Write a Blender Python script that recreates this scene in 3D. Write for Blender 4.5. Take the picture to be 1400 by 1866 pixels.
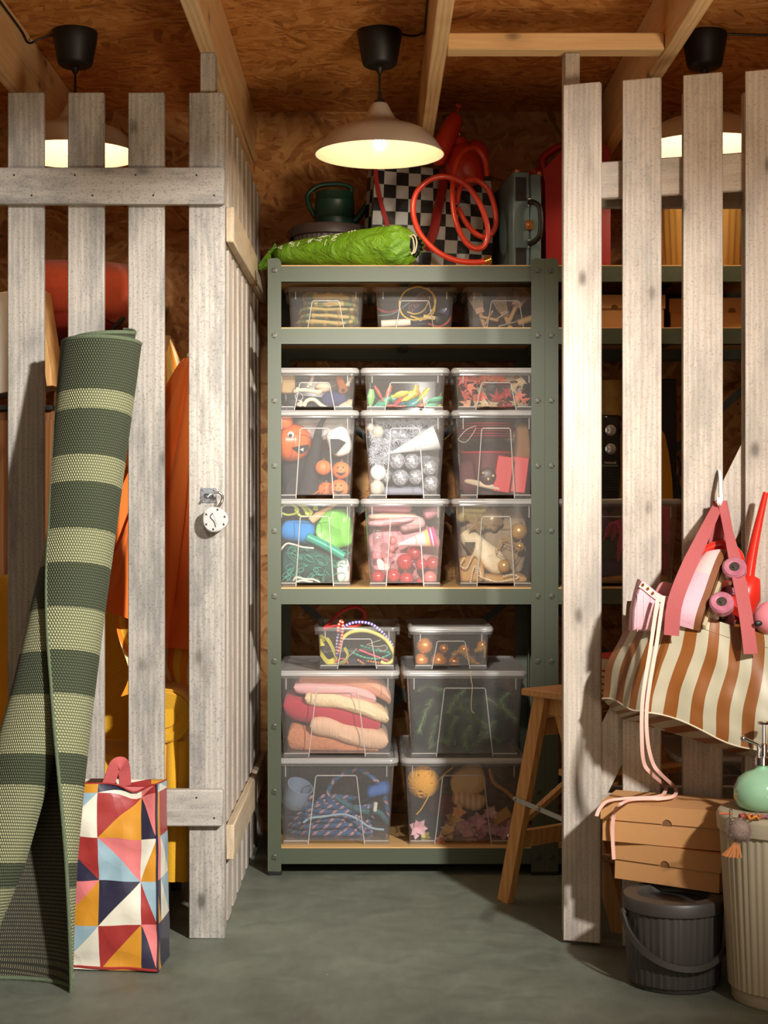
import bpy, bmesh, math, random
from mathutils import Vector, Matrix, noise
for o in list(bpy.data.objects): bpy.data.objects.remove(o, do_unlink=True)
V = Vector; R = math.radians; PI = math.pi
sc = bpy.context.scene; COL = sc.collection
# ---------------------------------------------------------------- camera, world, key light, exposure
F, HX, HY, EYE = 2850.0, 685.0, 932.0, 1.12          # focal length in px of a 1400 x 1866 frame, vanishing point, eye height
cd = bpy.data.cameras.new('camera'); cam = bpy.data.objects.new('camera', cd); COL.objects.link(cam)
cd.sensor_fit = 'VERTICAL'; cd.sensor_height = 36; cd.sensor_width = 27; cd.lens = F*36/1866
cd.shift_x = (700-HX)/1866; cd.shift_y = (HY-933)/1866
cam.location = (0, 0, EYE); cam.rotation_euler = (R(90), 0, 0); cd.clip_start = .05
sc.camera = cam
w = bpy.data.worlds.new('world'); sc.world = w; w.use_nodes = True
w.node_tree.nodes['Background'].inputs[0].default_value = (1.0, .82, .62, 1)
w.node_tree.nodes['Background'].inputs[1].default_value = .55
def light(name, kind, loc, energy, col, target=None, **kw):
    d = bpy.data.lights.new(name, kind); d.energy = energy; d.color = col
    for k, v in kw.items(): setattr(d, k, v)
    o = bpy.data.objects.new(name, d); COL.objects.link(o); o.location = loc
    if target is not None: o.rotation_euler = (V(target)-V(loc)).to_track_quat('-Z', 'Y').to_euler()
    return o
light('key_spot', 'SPOT', (1.75, .6, 2.6), 1280, (1.0, .97, .92), (-.30, 4.1, .90), spot_size=R(44), spot_blend=.9, shadow_soft_size=.09)
light('shelf_fill_spot', 'SPOT', (-.25, .6, 2.5), 1050, (1.0, .94, .85), (.12, 4.8, 1.22), spot_size=R(21), spot_blend=1.0, shadow_soft_size=.09)  # added unseen spot, brightens the shelf fronts and box contents
light('added_bounce_fill', 'AREA', (1.75, .3, .4), 10, (1.0, .80, .56), (.2, 4.1, 2.55), size=.8, spread=R(60))  # added unseen fill lamp, stands in for bounce on beams and ceiling
vs = sc.view_settings; vs.view_transform = 'Standard'; vs.look = 'None'; vs.gamma = 1; vs.use_curve_mapping = False; vs.exposure = 0.0
cy = sc.cycles; cy.transparent_max_bounces = 48; cy.max_bounces = 8; cy.diffuse_bounces = 4; cy.caustics_reflective = False; cy.caustics_refractive = False
cy.sample_clamp_indirect = 4.0; cy.use_denoising = True
# ---------------------------------------------------------------- helpers: space
def P(px, py, y): return V(((px-HX)*y/F, y, EYE+(HY-py)*y/F))   # the point seen at a pixel, at depth y
def S(r, g, b):
    f = lambda c: (c/255/12.92) if c/255 <= .04045 else ((c/255+.055)/1.055)**2.4
    return (f(r), f(g), f(b))
def nz(p, s=1.0, seed=0.): return noise.noise(V(p)*s + V((seed*7.3, seed*3.1, seed*5.7)))
def cr(pts, n=6, closed=False):
    p = [V(q) for q in pts]; L = len(p); out = []
    if L < 3 or n < 2: return p
    for i in range(L if closed else L-1):
        a, b, c, d = (p[(i-1) % L], p[i], p[(i+1) % L], p[(i+2) % L]) if closed else (p[max(i-1, 0)], p[i], p[i+1], p[min(i+2, L-1)])
        for k in range(n):
            t = k/n
            out.append(.5*((2*b)+(c-a)*t+(2*a-5*b+4*c-d)*t*t+(3*b-a-3*c+d)*t*t*t))
    if not closed: out.append(p[-1])
    return out
def frame(x, y, z, loc): # matrix from axes
    m = Matrix((V(x), V(y), V(z))).transposed().to_4x4(); m.translation = V(loc); return m
def rot(ax, deg): return Matrix.Rotation(R(deg), 4, ax)
def tr(*a): return Matrix.Translation(V(a[0]) if len(a) == 1 else V(a))
# ---------------------------------------------------------------- helpers: mesh builder
class MB:
    def __init__(s, T=None): s.v = []; s.f = []; s.m = []; s.u = []; s.T = T or Matrix()
    def add(s, vs, fs, mi=0, fuv=None):
        o = len(s.v); s.v += [s.T @ V(p) for p in vs]
        for k, f in enumerate(fs):
            s.f.append([i+o for i in f]); s.m.append(mi[k] if isinstance(mi, list) else mi); s.u.append(fuv[k] if fuv else None)
        return s
    def grid(s, fn, nu, nv, wu=False, wv=False, mi=0, flip=False, cap=(False, False)):
        U = nu if wu else nu+1; W = nv if wv else nv+1
        vs = [fn(i/nu, j/nv) for i in range(U) for j in range(W)]
        fs = []; uv = []; mm = []
        for i in range(nu):
            for j in range(nv):
                a = [(i, j), (i+1, j), (i+1, j+1), (i, j+1)]
                if flip: a.reverse()
                fs.append([(p % U)*W+(q % W) for p, q in a]); uv.append([(p/nu, q/nv) for p, q in a])
                mm.append(mi(i, j) if callable(mi) else mi)
        if cap[0]: fs.append([j for j in range(W)][::(1 if flip else -1)] if wv else [j for j in range(W)]); uv.append([(0, 0)]*W); mm.append(mm[0])
        if cap[1]: fs.append([(U-1)*W+j for j in range(W)][::(-1 if flip else 1)]); uv.append([(1, 1)]*W); mm.append(mm[-1])
        return s.add(vs, fs, mm, uv)
    def box(s, x0, x1, y0, y1, z0, z1, b=0., mi=0):
        if b <= 0:
            vs = [(x, y, z) for x in (x0, x1) for y in (y0, y1) for z in (z0, z1)]
            return s.add(vs, [(0, 1, 3, 2), (4, 6, 7, 5), (0, 4, 5, 1), (2, 3, 7, 6), (0, 2, 6, 4), (1, 5, 7, 3)], mi)
        X = (x0, x1); Y = (y0, y1); Z = (z0, z1); vs = []; ix = {}
        for i in (0, 1):
            for j in (0, 1):
                for k in (0, 1):
                    c = [X[i], Y[j], Z[k]]; dd = [b*(1-2*i), b*(1-2*j), b*(1-2*k)]
                    for a in range(3):
                        q = [c[t]+(dd[t] if t != a else 0) for t in range(3)]
                        ix[(i, j, k, a)] = len(vs); vs.append(q)
        fs = []
        def I(i, j, k, a): return ix[(i, j, k, a)]
        for q in (0, 1):
            o = lambda L: L if q else L[::-1]
            fs.append(o([I(q, 0, 0, 0), I(q, 1, 0, 0), I(q, 1, 1, 0), I(q, 0, 1, 0)]))
            fs.append(o([I(0, q, 0, 1), I(0, q, 1, 1), I(1, q, 1, 1), I(1, q, 0, 1)]))
            fs.append(o([I(0, 0, q, 2), I(1, 0, q, 2), I(1, 1, q, 2), I(0, 1, q, 2)]))
        for p in (0, 1):
            for q in (0, 1):
                o = lambda L, t: L if t else L[::-1]
                fs.append(o([I(p, q, 0, 0), I(p, q, 0, 1), I(p, q, 1, 1), I(p, q, 1, 0)], p == q))
                fs.append(o([I(p, 0, q, 0), I(p, 1, q, 0), I(p, 1, q, 2), I(p, 0, q, 2)], p != q) if 0 else o([I(p, 0, q, 0), I(p, 1, q, 0), I(p, 1, q, 2), I(p, 0, q, 2)], p != q))
                fs.append(o([I(0, p, q, 1), I(1, p, q, 1), I(1, p, q, 2), I(0, p, q, 2)], p == q))
        for i in (0, 1):
            for j in (0, 1):
                for k in (0, 1):
                    t = [I(i, j, k, 0), I(i, j, k, 1), I(i, j, k, 2)]
                    fs.append(t if (i+j+k) % 2 else t[::-1])
        return s.add(vs, fs, mi)
    def sweep(s, pts, prof, ref=None, closed=False, sc=None, mi=0, cap=True, twist=0.):
        p = [V(q) for q in pts]; n = len(p); fr = []; L = [0.]
        for i in range(1, n): L.append(L[-1]+(p[i]-p[i-1]).length)
        prev = None
        for i in range(n):
            t = (p[(i+1) % n]-p[i-1]) if closed else (p[min(i+1, n-1)]-p[max(i-1, 0)])
            t = t.normalized() if t.length > 1e-9 else V((0, 0, 1))
            if ref is not None: a = V(ref(i/(n-1)) if callable(ref) else ref)
            elif prev is None: a = V((0, 0, 1)) if abs(t.z) < .9 else V((1, 0, 0))
            else: a = prev
            nn = a-t*a.dot(t)
            nn = nn.normalized() if nn.length > 1e-6 else t.orthogonal().normalized()
            prev = nn; bb = t.cross(nn)
            if twist: c, d = math.cos(twist*i/n), math.sin(twist*i/n); nn, bb = nn*c+bb*d, bb*c-nn*d
            fr.append((nn, bb))
        m = len(prof); vs = []
        for i in range(n):
            k = sc(i/(n-1)) if sc else 1.
            for (a, b) in prof: vs.append(p[i]+fr[i][0]*(a*k)+fr[i][1]*(b*k))
        fs = []; uv = []
        for i in range(n if closed else n-1):
            for j in range(m):
                i2 = (i+1) % n; j2 = (j+1) % m; l2 = L[i+1] if i+1 < n else L[i]+.01
                fs.append([i*m+j, i*m+j2, i2*m+j2, i2*m+j]); uv.append([(L[i], j/m), (L[i], (j+1)/m), (l2, (j+1)/m), (l2, j/m)])
        if cap and not closed:
            fs.append(list(range(m))[::-1]); uv.append([(0, 0)]*m); fs.append([(n-1)*m+j for j in range(m)]); uv.append([(L[-1], 0)]*m)
        return s.add(vs, fs, mi, uv)
    def tube(s, pts, r, seg=8, n=0, closed=False, sc=None, mi=0, cap=True):
        if n: pts = cr(pts, n, closed)
        return s.sweep(pts, [(r*math.cos(2*PI*k/seg), r*math.sin(2*PI*k/seg)) for k in range(seg)], None, closed, sc, mi, cap)
    def ribbon(s, pts, w, th, ref, n=0, mi=0, sc=None):
        if n: pts = cr(pts, n)
        return s.sweep(pts, [(-th/2, -w/2), (th/2, -w/2), (th/2, w/2), (-th/2, w/2)], ref, False, sc, mi)
    def bar(s, a, b, w, h, ref=(0, 0, 1), mi=0): return s.sweep([a, b], [(-h/2, -w/2), (h/2, -w/2), (h/2, w/2), (-h/2, w/2)], ref, mi=mi)
    def lathe(s, prof, seg=32, mi=0, c=(0, 0, 0), fn=None, cap=(False, False)):
        c = V(c); n = len(prof)-1
        def g(u, v):
            i = u*n; k = int(round(i)); r, z = prof[k]; a = 2*PI*v
            if fn: r = fn(r, z, a, k)
            return c+V((r*math.cos(a), r*math.sin(a), z))
        return s.grid(g, n, seg, wv=True, mi=mi, flip=True, cap=cap)
    def ball(s, c, r, seg=16, mi=0, sq=(1, 1, 1), e=1., nzamp=0, nzs=10, seed=0, rt=None):
        c = V(c); rt = rt or Matrix()
        def pw(x): return math.copysign(abs(x)**e, x)
        def g(u, v):
            a = PI*(u-.5); b = 2*PI*v
            q = V((pw(math.cos(a))*pw(math.cos(b)), pw(math.cos(a))*pw(math.sin(b)), pw(math.sin(a))))
            q = V((q.x*r*sq[0], q.y*r*sq[1], q.z*r*sq[2]))
            if nzamp: q = q*(1+nzamp*nz(q/r, nzs, seed))
            return c+(rt @ q)
        return s.grid(g, max(6, seg//2+2), seg, wv=True, mi=mi, flip=True)
    def slab(s, c, half, e=.35, rt=None, amp=.0, fs=9., seed=0, n=28, mi=0):     # rounded slab, cloth-like when amp > 0
        c = V(c); rt = rt or Matrix()
        def pw(x, k): return math.copysign(abs(x)**k, x)
        def g(u, v):
            a = PI*(u-.5); b = 2*PI*v
            q = V((pw(math.cos(a), .6)*pw(math.cos(b), e)*half[0], pw(math.cos(a), .6)*pw(math.sin(b), e)*half[1], pw(math.sin(a), .7)*half[2]))
            if amp: q += V((nz(q, fs, seed), nz(q, fs, seed+1), nz(q, fs, seed+2)))*amp
            return c+(rt @ q)
        return s.grid(g, n//2, n, wv=True, mi=mi, flip=True)
    def prism(s, pts, y0, y1, mi=0, M=None):    # outline in x,z extruded along y
        n = len(pts); M = M or Matrix()
        vs = [M @ V((x, y0, z)) for x, z in pts]+[M @ V((x, y1, z)) for x, z in pts]
        fs = [list(range(n)), [n+i for i in range(n)][::-1]]+[[i, n+i, n+(i+1) % n, (i+1) % n] for i in range(n)]
        return s.add(vs, fs, mi)
    def build(s, name, mats, parent=None, base=None, smooth=38, kind=None, label=None):
        org = V(base) if base is not None else (ORG[parent.name] if parent is not None else V((0, 0, 0)))
        me = bpy.data.meshes.new(name); me.from_pydata([p-org for p in s.v], [], s.f)
        for m in (mats if isinstance(mats, (list, tuple)) else [mats]): me.materials.append(m)
        me.polygons.foreach_set('material_index', s.m)
        if any(s.u):
            ul = me.uv_layers.new(name='UVMap'); fl = []
            for f, u in zip(s.f, s.u):
                for k in range(len(f)): fl += list(u[k]) if u else [0., 0.]
            ul.data.foreach_set('uv', fl)
        bm = bmesh.new(); bm.from_mesh(me); bmesh.ops.recalc_face_normals(bm, faces=bm.faces); bm.to_mesh(me); bm.free()
        if smooth: me.polygons.foreach_set('use_smooth', [True]*len(me.polygons)); me.set_sharp_from_angle(angle=R(smooth))
        me.update()
        o = bpy.data.objects.new(name, me); COL.objects.link(o); ORG[o.name] = org
        if parent is not None: o.parent = parent
        else: o.location = org
        if kind: o['kind'] = kind
        if label: o['label'] = label
        return o
ORG = {}
def tag(o, label, cat, group=None, kind=None):
    o['label'] = label; o['category'] = cat
    if group: o['group'] = group
    if kind: o['kind'] = kind
    return o
def thing(name, label, cat, loc, group=None):
    o = bpy.data.objects.new(name, None); COL.objects.link(o); o.location = V(loc); o.empty_display_size = .05
    ORG[o.name] = V(loc); return tag(o, label, cat, group)
def one(mb, name, mats, label, cat, group=None, base=None, smooth=38, kind=None):
    if base is None:
        n = len(mb.v); base = V((sum(p.x for p in mb.v)/n, sum(p.y for p in mb.v)/n, min(p.z for p in mb.v)))
    return tag(mb.build(name, mats, None, base, smooth), label, cat, group, kind)
def inst(src, name, parent, loc, rz=0):      # another object on the same mesh
    o = bpy.data.objects.new(name, src.data); COL.objects.link(o); o.parent = parent; o.location = V(loc); o.rotation_euler = (0, 0, rz); return o
# ---------------------------------------------------------------- helpers: materials
class N:
    def __init__(s, name):
        s.m = bpy.data.materials.new(name); s.m.use_nodes = True; s.t = s.m.node_tree; s.b = s.t.nodes['Principled BSDF']; s.out = s.t.nodes['Material Output']
    def n(s, typ, ins=None, **kw):
        x = s.t.nodes.new('ShaderNode'+typ)
        for k, v in kw.items(): setattr(x, k, v)
        for k, v in (ins or {}).items(): s.set(x, k, v)
        return x
    def set(s, x, k, v):
        if isinstance(v, bpy.types.NodeSocket): s.t.links.new(v, x.inputs[k])
        elif isinstance(v, tuple) and len(v) == 3 and x.inputs[k].type == 'RGBA': x.inputs[k].default_value = (*v, 1)
        else: x.inputs[k].default_value = v
    def math(s, op, a, b=0., c=0.):
        return s.n('Math', {0: a, 1: b, 2: c}, operation=op).outputs[0]
    def mix(s, f, a, b, bt='MIX'):
        x = s.n('Mix', data_type='RGBA', blend_type=bt); s.set(x, 0, f); s.set(x, 6, a); s.set(x, 7, b); return x.outputs[2]
    def ramp(s, f, st, interp='LINEAR'):
        x = s.n('ValToRGB', {0: f}); r = x.color_ramp; r.interpolation = interp
        while len(r.elements) < len(st): r.elements.new(.5)
        for e, (p, c) in zip(r.elements, st): e.position = p; e.color = (*c, 1) if len(c) == 3 else c
        return x.outputs[0]
    def co(s, scale=(1, 1, 1), kind='Object', rnd=False, rotn=(0, 0, 0)):
        c = s.n('TexCoord').outputs[kind]
        if rnd:
            r = s.n('ObjectInfo').outputs['Random']; o = s.math('MULTIPLY', r, 37.)
            cc = s.n('CombineXYZ', {0: o, 1: o, 2: o}).outputs[0]; c = s.n('VectorMath', {0: c, 1: cc}, operation='ADD').outputs[0]
        return s.n('Mapping', {0: c, 2: rotn, 3: scale}).outputs[0]
    def noise(s, v, scale, det=4, rough=.55, dist=0.): return s.n('TexNoise', {'Vector': v, 'Scale': scale, 'Detail': det, 'Roughness': rough, 'Distortion': dist}).outputs[0]
    def bump(s, h, st=.3, d=.01): s.set(s.b, 'Normal', s.n('Bump', {'Strength': st, 'Distance': d, 'Height': h}).outputs[0])
    def fin(s, col=None, rough=None, metal=None, spec=None, **kw):
        for k, v in (('Base Color', col), ('Roughness', rough), ('Metallic', metal), ('Specular IOR Level', spec)):
            if v is not None: s.set(s.b, k, v)
        for k, v in kw.items(): s.set(s.b, k, v)
        return s.m
MC = {}
def mat(name, col, rough=.6, metal=0., var=.0, vsc=12, bump=0., bsc=80, spec=.5, coat=0., sub=0., stretch=(1, 1, 1), sheen=0., crump=0., csc=22):
    if name in MC: return MC[name]
    k = N(name); c = col
    if var: c = k.mix(k.noise(k.co(stretch), vsc), tuple(x*(1-var) for x in col), tuple(min(1, x*(1+var)) for x in col))
    if bump: k.bump(k.noise(k.co(stretch), bsc, 3), bump, .003)
    if crump:
        cv = k.co(stretch); dn = k.n('TexNoise', {'Vector': cv, 'Scale': csc*.6, 'Detail': 2.}).outputs[1]; cv = k.n('VectorMath', {0: cv, 1: k.n('VectorMath', {0: dn, 3: .03}, operation='SCALE').outputs[0]}, operation='ADD').outputs[0]
        k.bump(k.n('TexVoronoi', {'Vector': cv, 'Scale': csc}).outputs[0], crump, .012)
    k.fin(c, rough, metal, spec)
    if coat: k.set(k.b, 'Coat Weight', coat); k.set(k.b, 'Coat Roughness', .08)
    if sheen: k.set(k.b, 'Sheen Weight', sheen)
    if sub: k.set(k.b, 'Subsurface Weight', sub); k.b.inputs['Subsurface Scale'].default_value = .01
    MC[name] = k.m; return k.m
def m_wood(name, light_, dark, grey=None, axis=2, wash=.25, knots=True, rough=.65, ring=9., bump=.12):
    k = N(name); st = [14., 14., 14.]; st[axis] = 1.1
    c = k.co(tuple(st), rnd=True); wob = k.noise(k.co(tuple(x*.16 for x in st), rnd=True), 2.2, 2)
    wv = k.n('TexWave', {'Vector': c, 'Scale': ring/6, 'Distortion': 5., 'Detail': 3.5, 'Detail Scale': 1.1, 'Phase Offset': k.math('MULTIPLY', wob, 9.)}, bands_direction='X' if axis != 0 else 'Y').outputs[1]
    fs = [260., 260., 260.]; fs[axis] = 6.; fine = k.noise(k.co(tuple(fs), rnd=True), 1., 3)
    g = k.math('ADD', k.math('MULTIPLY', wv, .34), k.math('MULTIPLY', fine, .8))
    col = k.mix(k.ramp(g, [(.3, (0, 0, 0)), (.85, (1, 1, 1))]), dark, light_)
    if grey:
        blot = k.noise(k.co(tuple(3.2 if i == axis else 13. for i in range(3)), rnd=True), 1., 6, .68)
        col = k.mix(k.math('MULTIPLY', k.ramp(blot, [(.46, (0, 0, 0)), (.62, (1, 1, 1))]), wash), col, grey)
        sp = k.noise(k.co((1, 1, 1), rnd=True), 210., 2, .7); col = k.mix(k.math('MULTIPLY', k.ramp(sp, [(.56, (0, 0, 0)), (.66, (1, 1, 1))]), .35*wash*2), col, tuple(x*.45 for x in grey))
    if knots:
        ks = [9., 9., 9.]; ks[axis] = 4.6
        vo = k.n('TexVoronoi', {'Vector': k.co(tuple(ks), rnd=True), 'Scale': 1., 'Randomness': 1.}).outputs[0]
        vo = k.math('ADD', vo, k.math('MULTIPLY', k.math('SUBTRACT', fine, .5), .06))
        halo = k.ramp(vo, [(.10, (1, 1, 1)), (.34, (0, 0, 0))]); core = k.ramp(vo, [(.05, (1, 1, 1)), (.13, (0, 0, 0))])
        col = k.mix(k.math('MULTIPLY', halo, .30), col, tuple(x*.5 for x in dark)); col = k.mix(k.math('MULTIPLY', core, .65), col, (.05, .04, .03))
    k.bump(k.math('ADD', fine, wv), bump, .002); MC[name] = k.fin(col, rough, spec=.3); return k.m
def m_osb(name, a, b, c_, plane='XZ'):
    k = N(name); rn = (0, 0, 0); cols = []
    base = k.co((1, 1, 1)) if plane == 'XY' else k.co((1, 1, 1), rotn=(R(90), 0, 0)) if plane == 'XZ' else k.co((1, 1, 1), rotn=(0, R(90), 0))
    dis = k.n('TexNoise', {'Vector': base, 'Scale': 5., 'Detail': 3.}).outputs[1]
    dv = k.n('VectorMath', {0: base, 1: k.n('VectorMath', {0: dis, 3: .10}, operation='SCALE').outputs[0]}, operation='ADD').outputs[0]
    lay = []
    for i, (an, sx, sy) in enumerate(((20, 9, 34), (-55, 11, 42), (75, 8, 30), (-15, 14, 52))):
        mp = k.n('Mapping', {0: k.n('Mapping', {0: dv, 2: (0, 0, R(an))}).outputs[0], 3: (sx*1.5, sy*1.5, 14)}).outputs[0]
        lay.append(k.n('TexVoronoi', {'Vector': mp, 'Scale': 1., 'Randomness': 1.}).outputs[1])
    mk = k.noise(base, 6., 3); mk2 = k.noise(base, 7.7, 3, .6)
    st = lambda f: k.ramp(f, [(.47, (0, 0, 0)), (.53, (1, 1, 1))])
    mixc = k.mix(st(mk), k.mix(st(mk2), lay[0], lay[1]), k.mix(st(mk2), lay[2], lay[3]))
    f = k.n('SeparateColor', {0: mixc}).outputs[0]
    f2 = k.math('ADD', k.math('MULTIPLY', f, .7), k.math('MULTIPLY', k.noise(k.co((3, 60, 60) if plane != 'YZ' else (60, 3, 60)), 1., 3), .35))
    col = k.ramp(f2, [(.08, a), (.45, b), (.95, c_)])
    sp = k.noise(base, 55., 2, .6); col = k.mix(k.math('MULTIPLY', k.ramp(sp, [(.68, (0, 0, 0)), (.73, (1, 1, 1))]), .75), col, (.03, .012, .005))
    k.bump(f2, .25, .004); return k.fin(col, .6, spec=.35)
def m_plastic(name, tint, haze, glos=.05, rough=.12):
    k = N(name); k.t.nodes.remove(k.b)
    d = k.n('BsdfDiffuse', {0: tint}).outputs[0]; tl = k.n('BsdfTranslucent', {0: tint}).outputs[0]
    dm = k.n('MixShader', {0: .35, 1: d, 2: tl}).outputs[0]
    t = k.n('BsdfTransparent', {0: (.975, .975, .98)}).outputs[0]
    a = k.n('MixShader', {0: haze, 1: t, 2: dm}).outputs[0]
    g = k.n('BsdfGlossy', {0: (1, 1, 1), 1: rough}).outputs[0]; fr = k.n('LayerWeight', {0: .25}).outputs[0]
    fa = k.math('ADD', k.math('MULTIPLY', fr, .35), glos)
    x = k.n('MixShader', {0: fa, 1: a, 2: g}).outputs[0]; k.t.links.new(x, k.out.inputs[0]); return k.m
def m_stripe(name, cols, period, axis='X', src='UV', rough=.5, widths=None, bump=0., wob=0.):   # repeating bands
    k = N(name); sp = k.n('SeparateXYZ', {0: k.n('TexCoord').outputs[src]}); v = sp.outputs[axis]
    if wob: v = k.math('ADD', v, k.math('MULTIPLY', k.math('SUBTRACT', k.noise(k.co((1, 1, 1), src), 9., 2), .5), wob))
    f = k.math('FRACT', k.math('DIVIDE', v, period)); n = len(cols); widths = widths or [1/n]*n
    pos = 0.; st = []
    for c, wd in zip(cols, widths): st.append((pos, c)); pos += wd
    if bump: k.bump(k.noise(k.co(), 90., 3), bump, .003)
    return k.fin(k.ramp(f, st, 'CONSTANT'), rough)
def m_emit(name, col, st):
    k = N(name); return k.fin((0, 0, 0), **{'Emission Color': (*col, 1), 'Emission Strength': st})
# ---------------------------------------------------------------- the setting
YW = 5.48; CEIL = 2.52; BEAM = 2.33; YF = 4.098
M_FLOOR = N('painted_concrete'); k = M_FLOOR
c = k.co(); n1 = k.noise(c, 1.6, 6, .62); n2 = k.noise(c, 9, 5, .6, .6); n3 = k.noise(k.co((1, .25, 1)), 46, 4, .7)
f = k.math('ADD', k.math('MULTIPLY', n1, .5), k.math('ADD', k.math('MULTIPLY', n2, .35), k.math('MULTIPLY', n3, .15)))
col = k.ramp(f, [(.34, S(84, 88, 76)), (.5, S(104, 109, 97)), (.66, S(122, 127, 114))])
vo = k.n('TexVoronoi', {'Vector': c, 'Scale': 7.5}).outputs[0]
col = k.mix(k.math('MULTIPLY', k.ramp(vo, [(.012, (1, 1, 1)), (.022, (0, 0, 0))]), .8), col, S(190, 180, 150))
k.bump(f, .15, .01); M_FLOOR = k.fin(col, k.ramp(n2, [(.3, (.42, .42, .42)), (.7, (.6, .6, .6))]), spec=.4)
M_OSBW = m_osb('osb_wall', S(120, 72, 32), S(176, 120, 66), S(206, 158, 100), 'XZ')
M_OSBC = m_osb('osb_ceiling', S(146, 88, 38), S(202, 134, 68), S(226, 166, 100), 'XY')
M_OSBS = m_osb('osb_side', S(120, 72, 32), S(176, 120, 66), S(206, 158, 100), 'YZ')
M_BEAM = m_wood('planed_pine', S(244, 212, 164), S(222, 178, 124), axis=1, knots=True)
M_BEAMX = m_wood('planed_pine_cross', S(244, 212, 164), S(222, 178, 124), axis=0, knots=True)
M_GREY = m_wood('whitewashed_grey_pine', S(192, 185, 175), S(168, 161, 151), S(122, 121, 118), 2, .7, ring=9.)
M_GREYX = m_wood('whitewashed_grey_pine_rail', S(190, 183, 173), S(166, 159, 149), S(120, 119, 116), 0, .7, ring=9.)
M_SIDEY = m_wood('whitewashed_side_rail', S(206, 188, 160), S(186, 164, 134), S(150, 142, 132), 1, .3)
M_GATE = m_wood('whitewashed_warm_pine', S(204, 193, 180), S(184, 170, 155), S(142, 136, 130), 2, .5, ring=10.)
M_GATEX = m_wood('whitewashed_warm_pine_rail', S(200, 187, 172), S(180, 164, 147), S(138, 132, 126), 0, .5, ring=10.)
def struct(name, mb, m): return mb.build(name, m, None, (0, 0, 0), kind='structure')
struct('floor', MB().box(-2.7, 2.7, -1.2, YW+.1, -.06, 0), M_FLOOR)
struct('wall_back', MB().box(-2.7, 2.7, YW, YW+.1, 0, CEIL), M_OSBW)
struct('wall_left', MB().box(-2.8, -2.7, -1.2, YW, 0, CEIL), M_OSBS)
struct('wall_right', MB().box(2.7, 2.8, -1.2, YW, 0, CEIL), M_OSBS)
struct('ceiling', MB().box(-2.8, 2.8, 1.9, YW+.1, CEIL, CEIL+.08), M_OSBC)
for i, x in enumerate((-1.644, -1.038, -.444, .166, .78, 1.386)):
    struct('ceiling_beam', MB().box(x-.0215, x+.0215, 1.9, YW-.003, BEAM, CEIL-.001, .003), M_BEAM)
struct('ceiling_cross_beam', MB().box(.189, .757, 4.10, 4.165, BEAM+.001, BEAM+.046, .003), M_BEAMX)
struct('support_post', MB().box(-.4635, -.4225, 4.121, 4.17, 0, BEAM-.001, .002), M_GREY)
struct('support_post', MB().box(.4985, .5385, 4.121, 4.19, 0, BEAM-.001, .002), M_GATE)
# ---------------------------------------------------------------- fences
HT = 2.2186; rnd = random.Random(4)
def nails(mb, spots, y, mi=1):
    for x, z in spots: mb.add([(x+.0028*math.cos(a*PI/3), y-.0006, z+.0028*math.sin(a*PI/3)) for a in range(6)], [tuple(range(6))], mi)
M_NAIL = mat('nail_head', S(38, 34, 30), .5, .3)
fl = thing('slat_fence', 'grey whitewashed slat fence facing front, left of the doorway, padlock on its last slat', 'fence', (-.9, YF, 0))
src = None
for i in range(-3, 4):
    xc = (377-HX)/695.5 + (i-3)*.1583
    if src is None: src = MB().box(-.0475, .0475, 0, .02, 0, HT, .0025).build('slat', M_GREY, fl, (0, 0, 0)); src.location = (xc+.9, 0, 0)
    else: inst(src, 'slat', fl, (xc+.9+rnd.uniform(-.001, .001), 0, 0))
for nm, z0, xr in (('rail', 1.9205, -.3955), ('rail', .3, -.3985)):
    mb = MB().box(-1.46, xr, YF-.028, YF-.0005, z0, z0+.0955, .004)
    nails(mb, [((377-HX)/695.5+(i-3)*.1583+dx, z0+dz) for i in range(-3, 4) for dx, dz in ((-.024, .075), (.022, .022))], YF-.028)
    mb.build(nm, [M_GREYX, M_NAIL], fl)
fs_ = thing('slat_fence', 'pale side fence running back beside the shelving, seen edge on', 'fence', (-.413, 4.75, 0))
src = None
for i, y in enumerate((4.124, 4.279, 4.434, 4.589, 4.744, 4.899, 5.054, 5.209, 5.364)):
    if src is None: src = MB().box(-.01, .01, 0, .095, 0, HT, .0025).build('slat', M_SIDEY if 0 else M_GATE, fs_, (0, 0, 0)); src.location = (0, y-4.75, 0)
    else: inst(src, 'slat', fs_, (0, y-4.75, 0))
for z0 in (1.842, .186):
    MB().box(-.4025, -.3795, 4.19, 5.02, z0, z0+.094, .003).build('rail', M_SIDEY, fs_)
    MB().box(-.4025, -.3825, 5.023, 5.47, z0, z0+.094, .003).build('rail', M_SIDEY, fs_)
fr_ = thing('slat_fence', 'pale slat fence right of the doorway, mostly hidden behind the open gate', 'fence', (1.1, YF, 0))
src = None
for i in range(6):
    xc = (1060-HX)/695.5+i*.1568
    if src is None: src = MB().box(-.0475, .0475, 0, .02, 0, HT, .0025).build('slat', M_GATE, fr_, (0, 0, 0)); src.location = (xc-1.1, 0, 0)
    else: inst(src, 'slat', fr_, (xc-1.1, 0, 0))
for z0 in (1.9205, .3): MB().box(.545, 1.55, YF+.0205, YF+.044, z0, z0+.0955, .003).build('rail', M_GATEX, fr_)
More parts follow.
